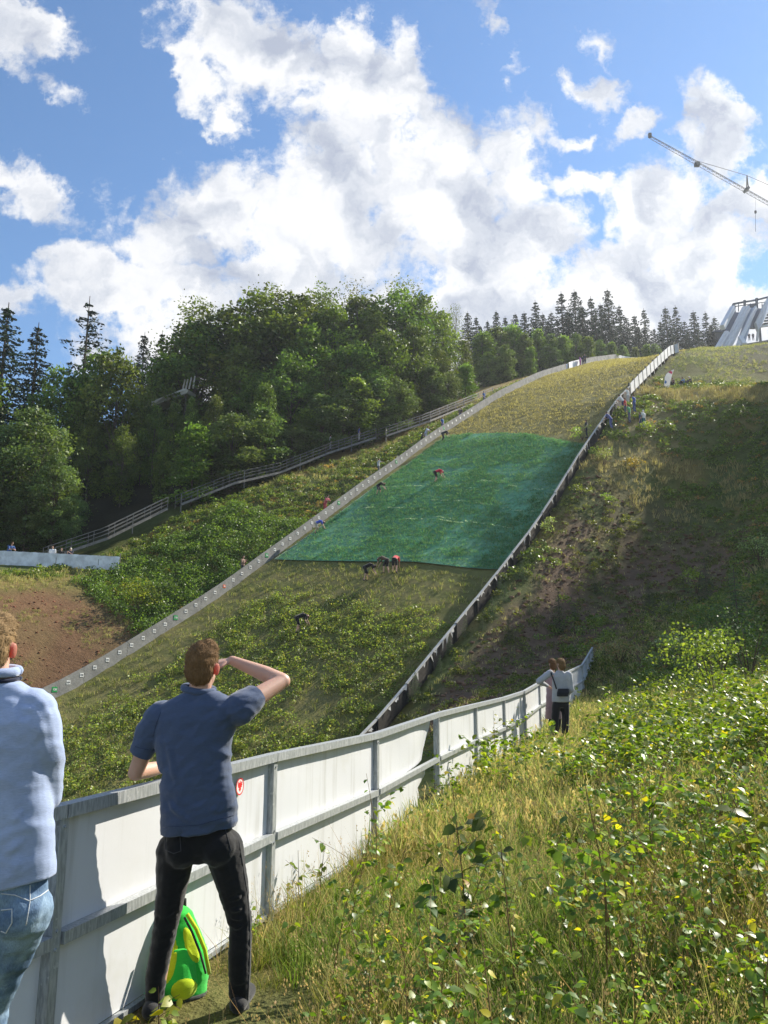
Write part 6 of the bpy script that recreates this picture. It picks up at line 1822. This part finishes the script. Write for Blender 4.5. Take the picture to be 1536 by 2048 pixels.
def clump(seed, r=.45, h=.5, n=70, leaf=.10, cols=((.06, .10, .02), (.085, .13, .025), (.045, .075, .018))):
    g_ = np.random.default_rng(seed); d = g_.normal(size=(n, 3)); d /= np.linalg.norm(d, axis=1, keepdims=True); d[:, 2] = np.abs(d[:, 2])
    P = d * (.45 + .6 * g_.random((n, 1)) ** .6) * np.array([r, r, h]); S = leaf * (.6 + .8 * g_.random(n))
    V, F_ = cards(P, S, g_, .2, 1.2); c_ = np.array(cols)[g_.integers(len(cols), size=n)] * (.7 + .6 * g_.random((n, 1)))
    return V, F_, np.repeat(c_, 4, 0)
def scatter(name, temps, P, sc, mat, kind='stuff', tintmul=None, tilt=.12, g_=rng, lean_n=None):
    """many copies of small templates as ONE mesh"""
    n = len(P); which = g_.integers(len(temps), size=n); yaw = g_.random(n) * 6.283
    VV, FF, TT = [], [], []; off = 0
    for ti, (V, F_, T_) in enumerate(temps):
        idx = np.nonzero(which == ti)[0]
        if len(idx) == 0: continue
        k = len(V); c_, s_ = np.cos(yaw[idx]), np.sin(yaw[idx]); s = sc[idx]
        x = (V[None, :, 0] * c_[:, None] - V[None, :, 1] * s_[:, None]) * s[:, None]; y = (V[None, :, 0] * s_[:, None] + V[None, :, 1] * c_[:, None]) * s[:, None]; z = V[None, :, 2] * s[:, None]
        tx = g_.normal(size=len(idx))[:, None] * tilt; ty = g_.normal(size=len(idx))[:, None] * tilt
        x = x + z * tx; y = y + z * ty
        W_ = np.stack([x, y, z], -1) + P[idx][:, None, :]
        VV.append(W_.reshape(-1, 3)); FF.append((F_[None] + (off + np.arange(len(idx)) * k)[:, None, None]).reshape(-1, F_.shape[1])); off += k * len(idx)
        tm = np.broadcast_to(T_[None], (len(idx), k, 3)).copy()
        tm *= (.75 + .5 * g_.random((len(idx), 1, 1)))
        if tintmul is not None: tm *= tintmul[idx][:, None, :]
        TT.append(tm.reshape(-1, 3))
    me = np_mesh(name, np.concatenate(VV), np.concatenate(FF), mat, np.concatenate(TT))
    return tag(link(bpy.data.objects.new(name, me)), kind=kind)
def ground_pts(x, y, sink=.02):
    return np.stack([x, y, ground_z(x, y) - sink], 1)
DRY = ((.30, .275, .12), (.25, .23, .09), (.36, .32, .16)); GRN = ((.12, .16, .030), (.16, .19, .040), (.09, .125, .025)); RED = ((.26, .165, .085), (.30, .20, .11))

def meadow(n, y0, y1, pw, g_, dmin=.12):
    """points on the near meadow right of the barrier, denser close by"""
    u_ = g_.random(n * 3); y = (y0 ** (1 - pw) + u_ * (y1 ** (1 - pw) - y0 ** (1 - pw))) ** (1 / (1 - pw))
    xf = np.interp(y, fYe, fXe); x1 = np.maximum(.60 * y + 1.6, xf + 2)
    x = xf + dmin + (x1 - xf - dmin) * g_.random(len(y))
    return x[:n], y[:n], (x - xf)[:n]
g1 = np.random.default_rng(101)
# near grass: fine blades
x, y, d = meadow(9500, 1.7, 9, 1.25, g1); nz = fbm(x * .8, y * .8 + 3, 3)
fx = MAN.location.x; fy = MAN.location.y
def clear_mask(x, y):
    """trodden ground round the men's feet and the bag, and the strip before it"""
    a = sstep(np.sqrt(((x - fx + .05) / .95) ** 2 + ((y - fy + .35) / 1.25) ** 2), .55, 1.0)
    b_ = sstep(np.sqrt(((x - 3.85) / .7) ** 2 + ((y - 16.6) / 2.2) ** 2), .6, 1.0)
    return np.minimum(a, b_)
cm = clear_mask(x, y); keep = g1.random(len(x)) < .30 + .70 * cm; x, y, d, nz, cm = x[keep], y[keep], d[keep], nz[keep], cm[keep]
tm = np.ones((len(x), 3)) * (.8 + .5 * nz[:, None]); tm = tm * np.where(fbm(x * .5 + 9, y * .5, 3)[:, None] > .5, np.array([[.78, 1.0, .8]]), np.array([[1.1, 1.0, .95]]))
scatter("meadow_grass", [blade_tuft(k, 15, .20, .0055, .11, .7, .04, DRY + GRN if k % 2 else DRY + DRY + GRN) for k in range(1, 7)] + [blade_tuft(30 + k, 13, .24, .006, .09, .6, .0, GRN) for k in range(4)],
        ground_pts(x, y), (.6 + .7 * g1.random(len(x))) * (.32 + .68 * cm), M_GRASS, tintmul=tm)
x, y, d = meadow(2000, 2.2, 10, 1.2, g1); cm = clear_mask(x, y); k = cm > .8
scatter("meadow_grass", [blade_tuft(40 + k_, 6, .44, .0042, .08, .4, .7, DRY + DRY[:1] + RED[1:]) for k_ in range(3)], ground_pts(x, y)[k], .6 + .6 * g1.random(k.sum()), M_GRASS)
x, y, d = meadow(12000, 8, 42, 1.35, g1); nz = fbm(x * .35, y * .35 + 3, 3)
scatter("meadow_grass", [blade_tuft(50 + k, 12, .28, .014, .16, .6, .08, DRY + GRN + GRN) for k in range(4)] + [blade_tuft(60 + k, 7, .42, .011, .15, .4, .5, DRY + RED[1:]) for k in range(1)],
        ground_pts(x, y), .6 + .7 * g1.random(len(x)), M_GRASS, tintmul=np.ones((len(x), 3)) * (.8 + .5 * nz[:, None]))
# dead lying stalks and low leaf litter close by
# thicket of young birches over the meadow
SAPS = [sapling(200 + k, h_, n_, l_, b_) for k, (h_, n_, l_, b_) in enumerate([(.55, 34, .050, 4), (.7, 46, .055, 5), (.9, 60, .058, 6), (.45, 26, .06, 3), (.8, 52, .05, 6), (1.05, 70, .055, 7)])]
def sap_points(n, y0, y1, pw, g_):
    x, y, d = meadow(n * 4, y0, y1, pw, g_, .25)
    nz = fbm(x * .33 + 5, y * .33, 3)
    path = np.exp(-((d - np.interp(y, [2, 8, 18, 30], [2.2, 1.6, 1.1, 1.3])) / .55) ** 2)
    w_ = np.clip(.30 + .5 * sstep(d, 1.2, 2.8) + 1.6 * (nz - .5), .03, 1) * (1 - .85 * path * sstep(y, 5, 9))
    w_ = np.where((d < .6) & (y < 8), w_ * .4, w_)
    k = g_.random(len(x)) < w_
    return x[k][:n], y[k][:n], d[k][:n]
x, y, d = sap_points(470, 2.6, 11, .95, g1); k = clear_mask(x, y) > .9; x, y, d = x[k], y[k], d[k]; P = ground_pts(x, y); s = (.45 + .65 * g1.random(len(x))) * np.where(y < 4, .75, 1)
st0 = g1.bit_generator.state
scatter("sapling_thicket", [t_[1] for t_ in SAPS], P, s, M_SHINY, g_=np.random.default_rng(5))
scatter("sapling_thicket_stems", [(v_, np.array([f for f in f__ if len(f) == 4]), np.tile(np.array([[.17, .11, .06]]), (len(v_), 1))) for (v_, f__), _ in SAPS], P, s, M_GRASS, g_=np.random.default_rng(5))
SAPF = [sapling(300 + k, .8, 34, .085, 4) for k in range(4)]
x, y, d = sap_points(1080, 10, 44, 1.3, g1); k = clear_mask(x, y) > .9; x, y, d = x[k], y[k], d[k]; P = ground_pts(x, y); s = (.55 + .75 * g1.random(len(x)))
scatter("sapling_thicket", [t_[1] for t_ in SAPF], P, s, M_SHINY, g_=np.random.default_rng(6))
x, y, d = sap_points(560, 2.0, 14, 1.1, g1); k = clear_mask(x, y) > .7; x, y, d = x[k], y[k], d[k]
scatter("low_leafy_plants", [clump(400 + k, .13, .14, 16, .05, ((.08, .12, .02), (.12, .16, .025), (.16, .18, .03))) for k in range(4)], ground_pts(x, y, .0), .6 + .8 * g1.random(len(x)), M_SHINY)

# ---- cover on the hill around: heath, bushes and grass
g2 = np.random.default_rng(202)
def uv_pts(n, u0, u1, v0, v1, g_):
    u = u0 + (u1 - u0) * g_.random(n); v = v0 + (v1 - v0) * g_.random(n); x, y = xy_of(u, v); return u, v, x, y
HEATH = [clump(500 + k, .42, .40, 80, .115, ((.060, .095, .018), (.085, .12, .022), (.045, .070, .016), (.10, .12, .03))) for k in range(5)]
HEATHD = [clump(510 + k, .35, .28, 60, .10, ((.16, .12, .05), (.12, .10, .035), (.20, .10, .04))) for k in range(3)]
TUFT = [blade_tuft(520 + k, 10, .45, .030, .22, .5, .0, GRN + DRY) for k in range(4)]; TUFTD = [blade_tuft(530 + k, 11, .5, .028, .22, .45, .2, DRY) for k in range(4)]
# left bank
u, v, x, y = uv_pts(6200, -20, 62, -15, -.6, g2); nz = fbm(x * .16, y * .16, 4); n2 = fbm(x * .5 + 3, y * .5, 3)
vr = np.interp(u, [-9, 2, 12, 26, 45], [-14.6, -14.2, -11.9, -7.6, -4.4])
soil = (u < -9 + (n2 - .5) * 4) & (v > -11.5)
k = (v > vr + .3) & ~soil & (nz + n2 * .5 > .55) & ~((v < vr + 2.0) & (u > 10) & (n2 < .62))
scatter("bank_heath", HEATH + HEATHD[:1], ground_pts(x, y, .05)[k], (.6 + .9 * g2.random(k.sum()) ** 1.5), M_SHRUB, g_=g2)
k = (v > vr + .2) & ~soil & ((nz < .55) | ((v < vr + 2.2) & (u > 8)))
scatter("bank_grass", TUFTD + TUFT[:2] + HEATHD[:0], ground_pts(x, y)[k], .7 + .5 * g2.random(k.sum()), M_GRASS, g_=g2)
u, v, x, y = uv_pts(2600, -24, -8, -14, -.6, g2); n2 = fbm(x * .5 + 3, y * .5, 3); k = (n2 > .56) | (v < -9.5)
scatter("bank_grass", TUFTD + TUFT, ground_pts(x, y)[k], .3 + .4 * g2.random(k.sum()), M_GRASS, g_=g2)
# bushes of the left bank, lower part near the wall
u, v, x, y = uv_pts(520, -10.5, 6, -10.5, -.8, g2)
scatter("bank_bushes", [clump(540 + k, .7, .85, 150, .13, ((.06, .10, .02), (.08, .125, .025), (.05, .08, .02))) for k in range(3)], ground_pts(x, y, .05), .6 + .7 * g2.random(len(x)), M_SHRUB, g_=g2)
# landing slope below the net
u, v, x, y = uv_pts(9000, -40, 0, .6, WID - .4, g2); n2 = fbm(x * .3, y * .3, 3); z = strip_z(u, v)
mid = sstep(v, 2.5, 5.5) * (1 - sstep(v, 18.5, 20)) * (1 - sstep(u, -5.5, -3.5)) * sstep(n2, .30, .46)
below = u < net_u(np.clip(v / WID, 0, 1), 0) - .3
k = (g2.random(len(u)) < mid * .6) & below; P = np.stack([x, y, z], 1)
scatter("slope_bushes", [clump(550 + j, .32, .42, 46, .095, ((.085, .115, .028), (.11, .145, .036), (.06, .085, .02), (.15, .15, .05))) for j in range(4)], P[k], .6 + .8 * g2.random(k.sum()), M_SHRUB, g_=g2)
k = below & (g2.random(len(u)) < .6)
scatter("slope_grass", [blade_tuft(560 + j, 9, .30, .028, .22, .7, 0, GRN + DRY) for j in range(4)], P[k], .5 + .7 * g2.random(k.sum()), M_GRASS, g_=g2)
# stubble of the mown straw above the net, and loose straw pushed through the net in rows
u, v, x, y = uv_pts(16000, 14, 92, .4, WID - .2, g2); k = u > net_u(np.clip(v / WID, 0, 1), 1) + .3
scatter("mown_stubble", [blade_tuft(570 + j, 6, .14, .045, .25, 1.4, 0, ((.29, .255, .11), (.23, .20, .08), (.18, .16, .06))) for j in range(4)], np.stack([x, y, strip_z(u, v)], 1)[k], .6 + .9 * g2.random(k.sum()), M_GRASS, g_=g2)
rows = []
for (a, b_, sv0, sv1, st_) in ((0, 0, .05, .62, .50), (0, 0, .42, .95, .40), (0, 0, .12, .46, .335), (0, 0, .55, .93, .285), (0, 0, .6, .98, .56), (0, 0, .35, .70, .27)):
    n_ = 260; sv_ = sv0 + (sv1 - sv0) * g2.random(n_); t_ = st_ + (fbm(sv_ * 6, sv_ * 0 + st_ * 9, 2) - .5) * .03
    V_ = .55 + .9 * t_ + (WID - 1.0 - .9 * t_) * sv_; U_ = net_u(sv_, t_); x, y = xy_of(U_, V_); x = x + g2.normal(size=n_) * .10; y = y + g2.normal(size=n_) * .10; kk = fbm(sv_ * 22 + st_ * 50, sv_ * 0, 2) > .45; rows.append(np.stack([x, y, strip_z(U_, V_) + .15], 1)[kk])
P = np.concatenate(rows); P = P[g2.random(len(P)) < .8]; scatter("straw_rows", [blade_tuft(580 + j, 6, .14, .035, .16, 1.6, 0, ((.50, .55, .46), (.36, .46, .34))) for j in range(3)], P, .35 + .5 * g2.random(len(P)), M_GRASS, g_=g2)
n_ = 26000; sv_ = g2.random(n_); t_ = g2.random(n_); V_ = .55 + .9 * t_ + (WID - 1.0 - .9 * t_) * sv_; U_ = net_u(sv_, t_); x, y = xy_of(U_, V_); k = (fbm(U_ * .35, V_ * .35, 3) > .40) | (g2.random(n_) < .3)
scatter("grass_through_net", [blade_tuft(590 + j, 7, .15, .035, .24, 1.1, 0, ((.10, .26, .14), (.11, .27, .13), (.08, .23, .14), (.16, .29, .13))) for j in range(4)], np.stack([x, y, strip_z(U_, V_) + .14], 1)[k], .6 + .6 * g2.random(k.sum()), M_GRASS, g_=g2)
# right bank
u, v, x, y = uv_pts(11000, -20, 36, WID + .5, 56, g2); _, dn_ = near_h(x, y); n1 = fbm(x * .12, y * .12, 4); n2 = fbm(x * .45 + 3, y * .45, 3)
ok = (x < .56 * y + 4) & (y > 30)
bare = (v < 33) & (u < 12) & (n1 + n2 * .4 > .50)
dry = np.exp(-((u - 30.5 - (n1 - .5) * 3) / 2.6) ** 2) + .7 * ((n1 > .55) & (u > 3) & (u < 27))
k = ok & ~bare & (g2.random(len(u)) < .72) & (dry < .5)
scatter("bank_heath", HEATH + HEATHD[:1], ground_pts(x, y, .05)[k], (.6 + .9 * g2.random(k.sum()) ** 1.5), M_SHRUB, g_=g2)
k = ok & ~bare & (dry >= .5)
scatter("dry_grass", TUFTD, ground_pts(x, y)[k], .7 + .7 * g2.random(k.sum()), M_GRASS, g_=g2)
k = ok & bare & (g2.random(len(u)) < .42)
scatter("bank_heath", HEATH + TUFT[:0], ground_pts(x, y, .05)[k], .4 + .6 * g2.random(k.sum()), M_SHRUB, g_=g2)
u, v, x, y = uv_pts(2600, 27.5, 34, 22.5, 48, g2); scatter("dry_grass", TUFTD, ground_pts(x, y)[:], .4 + .45 * g2.random(len(u)), M_GRASS, g_=g2)
u, v, x, y = uv_pts(9500, 33, 74, WID + .6, 50, g2); n2 = fbm(x * .3 + 3, y * .3, 3)
scatter("shoulder_grass", [TUFT[0], TUFT[1], TUFTD[0]], ground_pts(x, y)[n2 > .36], .3 + .45 * g2.random((n2 > .36).sum()), M_GRASS, g_=g2)

def rock_t(seed):
    g_ = np.random.default_rng(seed); V, F_ = ico(1); V = V * (.75 + .5 * g_.random((len(V), 1))) * np.array([1, .8 + .3 * g_.random(), .6]); F_ = np.array([(a_, b_, c_, c_) for a_, b_, c_ in F_])[:, :3]
    return V, F_, np.tile(np.array([[.15, .105, .07]]) * (.7 + .6 * g_.random()), (len(V), 1))
M_CLOD = mat_leaf("clods", (1.1, 1, .95), .0, .9, .1)
ROCKS = [rock_t(620 + k) for k in range(5)]
u, v, x, y = uv_pts(900, -26, -8, -11, -.8, g2); scatter("soil_clods", [(V, F_, T_ * np.array([[1.55, 1.15, .95]])) for V, F_, T_ in ROCKS], ground_pts(x, y, .0), (.025 + .09 * g2.random(len(x)) ** 3), M_CLOD, g_=g2)
u, v, x, y = uv_pts(2800, -18, 12, WID + 1.2, 34, g2); scatter("soil_clods", ROCKS, ground_pts(x, y, .0), .04 + .15 * g2.random(len(x)) ** 2.5, M_CLOD, g_=g2)
u, v, x, y = uv_pts(1500, -18, 12, WID + 1.0, 34, g2); scatter("bank_grass", [blade_tuft(640 + k, 8, .28, .022, .2, .8, 0, DRY + ((.16, .11, .06),)) for k in range(3)], ground_pts(x, y), .4 + .6 * g2.random(len(x)), M_GRASS, g_=g2)

# ---- plants that stand out one by one
def plant_sapling(px, py, d, h, seed, label, nl=60, leaf=.06, branch=6, group=None, cols=None, name="birch_sapling"):
    p = at(px, py, d); p.z = gz(p.x, p.y) - .01
    (sv_, sf_), (lv, lf, lt) = sapling(seed, h, nl, leaf, branch, *(() if cols is None else (cols,)))
    o = thing(name, label, "sapling", p, group, .01)
    me = bpy.data.meshes.new("stem"); me.from_pydata([tuple(v_) for v_ in sv_], [], sf_); me.materials.append(M_STEM); link(bpy.data.objects.new("stem", me), o)
    link(bpy.data.objects.new("leaves", np_mesh("leaves", lv, lf, M_SHINY, lt)), o)
    return o
DKL = ((.030, .065, .016), (.04, .08, .02), (.055, .10, .02)); YEL = ((.10, .14, .02), (.16, .17, .02), (.08, .12, .02))
plant_sapling(935, 1900, 4.3, 1.05, 801, "tall dark-leaved birch sapling standing alone in the middle foreground", 60, .085, 6, cols=DKL)
plant_sapling(880, 1900, 4.1, .62, 802, "short dark birch sapling left of the tall dark-leaved one", 34, .085, 4, cols=DKL)
plant_sapling(598, 1790, 5.9, .46, 803, "small sapling with few leaves against the white barrier panel", 16, .055, 3)
plant_sapling(640, 1770, 6.2, .40, 804, "thin sapling beside the barrier post right of the blue-shirted man", 14, .05, 3)
plant_sapling(318, 2060, 3.75, .30, 805, "leafy sapling with yellowing leaves at the foot of the green backpack", 20, .06, 4, cols=YEL)
plant_sapling(258, 2085, 3.6, .26, 806, "low leafy sapling left of the backpack", 22, .07, 3, cols=YEL)
plant_sapling(158, 2110, 3.25, .34, 807, "thin sapling with round leaves in front of the barrier's left panel", 18, .05, 2)
plant_sapling(60, 2100, 3.1, .28, 808, "low leafy sapling in the lower left corner", 24, .06, 3)
plant_sapling(868, 1640, 10.2, .85, 809, "sapling growing up the barrier post where the sheet has come loose", 60, .06, 6)
plant_sapling(990, 1500, 13.5, 1.0, 810, "bushy sapling against the barrier left of the couple", 80, .07, 7)
plant_sapling(1040, 1490, 15.5, 1.0, 811, "bushy sapling close before the couple by the barrier", 80, .07, 7)
plant_sapling(1490, 1880, 4.2, .75, 812, "broad sapling at the lower right with big yellowing leaves", 50, .085, 6, cols=YEL)
plant_sapling(1440, 1640, 6.5, 1.1, 813, "tall leafy birch sapling at the right edge halfway up", 90, .075, 8)
plant_sapling(1300, 1700, 5.6, .8, 814, "leafy birch sapling left of the right-edge one", 60, .075, 6)
def bush(px, py, H, wd, seed, label, leaf=.12, n=520, cols=None, name="bush", d=None):
    p = hit(px, py, 6) if d is None else at(px, py, d)
    if d is not None: p.z = gz(p.x, p.y)
    g_ = np.random.default_rng(seed); cl = []
    for k in range(9):
        a = g_.random() * 6.28; r = wd * .5 * g_.random() ** .6; zz = H * (.12 + .62 * g_.random()) * (1 - .3 * r / wd)
        V, F_, T_ = clump(seed + k, wd * .30, H * .30, n // 9, leaf, *(() if cols is None else (cols,)))
        cl.append((V + np.array([r * math.cos(a), r * math.sin(a), zz]), F_, T_))
    off = 0; VV, FF, TT = [], [], []
    for V, F_, T_ in cl: VV.append(V); FF.append(F_ + off); TT.append(T_); off += len(V)
    o = thing(name, label, "bush", p, None, .01)
    link(bpy.data.objects.new("foliage", np_mesh("foliage", np.concatenate(VV), np.concatenate(FF), M_SHRUB, np.concatenate(TT))), o)
    mb = MB()
    for k in range(5):
        a = k * 1.26; mb.path([(0, 0, -.1), (math.cos(a) * wd * .15, math.sin(a) * wd * .15, H * .4), (math.cos(a) * wd * .32, math.sin(a) * wd * .32, H * .75)], .025, 5, .008)
    mb.build("stems", M_STEM, o, org=(0, 0, 0))
    return o
PALE = ((.13, .17, .07), (.16, .19, .09), (.10, .14, .05)); YLW = ((.24, .21, .03), (.18, .17, .03), (.13, .14, .03)); LIT = ((.11, .16, .025), (.14, .18, .03), (.08, .12, .02)); DKG = ((.045, .08, .02), (.06, .10, .025), (.04, .065, .02))
bush(272, 1232, 3.0, 2.6, 900, "big pale green bush between the soil bank and the board wall", .15, 800, LIT)
bush(315, 1210, 2.4, 2.2, 910, "darker bush right of the big pale one beside the board wall", .14, 600, DKG)
bush(1210, 935, 1.7, 1.5, 920, "pale silvery bush on the right bank below the group of spectators", .12, 420, PALE)
bush(1266, 945, 1.3, 1.9, 930, "yellow bush on the right bank beside the silvery one", .12, 420, YLW)
bush(1163, 992, .9, 1.4, 940, "small bright green bush on the right bank close to the low wall", .11, 360, LIT)
bush(1165, 880, 1.2, 1.6, 950, "bright bush against the low wall under the shaded helper", .12, 380, LIT)
bush(1290, 870, 1.2, 1.6, 960, "bright leafy bush on the upper right bank in the sun", .12, 380, LIT)
bush(1215, 1005, .7, 1.2, 970, "low bright bush right of the small bright green one", .10, 300, LIT)
bush(1105, 1070, 1.3, 1.2, 980, "upright pale bush close to the low wall halfway down", .11, 360, PALE)
bush(1430, 1400, 2.3, 2.4, 990, "large birch bush with glittering leaves in the meadow's upper right", .09, 1500, LIT)
bush(1500, 1360, 2.6, 2.6, 1000, "large birch bush at the right edge above the meadow", .09, 1500, DKG)
bush(1340, 1345, 1.6, 2.0, 1010, "rounded bush at the meadow's far edge right of the barrier's end", .09, 1000, PALE)
bush(1240, 1330, 1.2, 1.6, 1020, "brownish scrubby bush at the end of the white barrier", .09, 700, ((.12, .12, .05), (.16, .11, .06), (.10, .12, .04)))
bush(1395, 1190, 1.8, 1.4, 1030, "tall lit shoot of a bush in the dark bank on the right", .11, 420, LIT)
bush(1520, 1130, 2.2, 1.8, 1040, "bush with pale lit leaves at the right edge of the dark bank", .11, 520, PALE)
bush(1450, 1300, 2.0, 2.2, 1050, "dark green bush in front of the dark bank above the meadow", .09, 1100, DKG)
# small spruces on the right bank
SPS = spruce(77, 6.0, 1.6, 16, .0, ((.055, .085, .03), (.07, .105, .035), (.045, .07, .028)))
def small_spruce(px, py, h, label):
    p = hit(px, py, 8); o = thing("small_spruce", label, "tree", p, None, random.random() * 6 + .01); s = h / 6.0; o.scale = (s * 1.1, s * 1.1, s)
    link(bpy.data.objects.new("crown", SPS[0]), o); link(bpy.data.objects.new("trunk", SPS[1]), o); return o
small_spruce(1120, 1265, 2.3, "small spruce on the bare brown bank, right of the middle")
small_spruce(1018, 1285, 1.5, "small bluish spruce on the bare brown bank, left of the other")
small_spruce(1190, 1190, 1.5, "small spruce higher up on the bare brown bank")
small_spruce(985, 1240, 1.3, "small spruce close to the foot of the low wall")
small_spruce(830, 1400, 1.4, "small spruce behind the barrier by the low wall's lower end")
small_spruce(1415, 1205, 2.6, "small spruce in the dark bank near the right edge")
small_spruce(1480, 1290, 3.2, "spruce sapling standing behind the birch bushes at the right")
small_spruce(1300, 1215, 1.6, "small spruce in the dark bank right of the bare soil")
# spruces beyond the right edge of the view that shade the bank
for i, (px, py, h) in enumerate([(900, 1310, 1.0), (930, 1275, 1.2), (965, 1262, .9), (1010, 1205, 1.1), (1000, 1180, .8), (1045, 1160, 1.2), (1070, 1120, .9), (880, 1345, .9), (860, 1385, .8), (1090, 1100, .8), (1060, 1230, .9), (1150, 1240, 1.0), (1080, 1180, .8), (1230, 1150, 1.0)]):
    o_ = small_spruce(px, py, h, "knee high spruce sapling in the row along the foot of the low board wall"); o_['group'] = "spruce saplings on the brown bank"
for i, (u, v, h) in enumerate([(30, 40.5, 13), (24, 40, 12), (17, 41, 12), (27, 48, 14), (19, 49, 14), (33, 46, 14), (22, 57, 14), (10, 43, 10), (11, 52, 13), (39, 40, 13), (45, 41.5, 14), (51, 43.5, 14), (57, 46, 15), (42, 46, 15), (49, 50, 15), (36, 52, 15), (3, 46, 9)]):
    x, y = xy_of(u, v); z = gz(float(x), float(y)); tree(('spA', 'spC', 'oakD')[i % 3], float(x), float(y), z - .2, z + h, 1.5, name="spruce_tree" if i % 3 < 2 else "broadleaf_tree", label="tree of the stand on the slope beyond the right edge of the view", group="trees shading the right bank")

# ------------------------------------------------------------------ thin sunlit air between here and the far ridge
mb = MB(); mb.box((0, 200, 62), (1140, 1020, 168))
m, t, out = new_mat("hazy_air")
pv = t.n('ShaderNodeVolumePrincipled', i_Density=0.00026, i_Anisotropy=0.5)
pv.inputs['Color'].default_value = (.86, .92, 1.0, 1)
t.put(out.inputs['Volume'], pv.outputs[0])
hz = mb.build("haze", m)
tag(hz, kind='stuff')
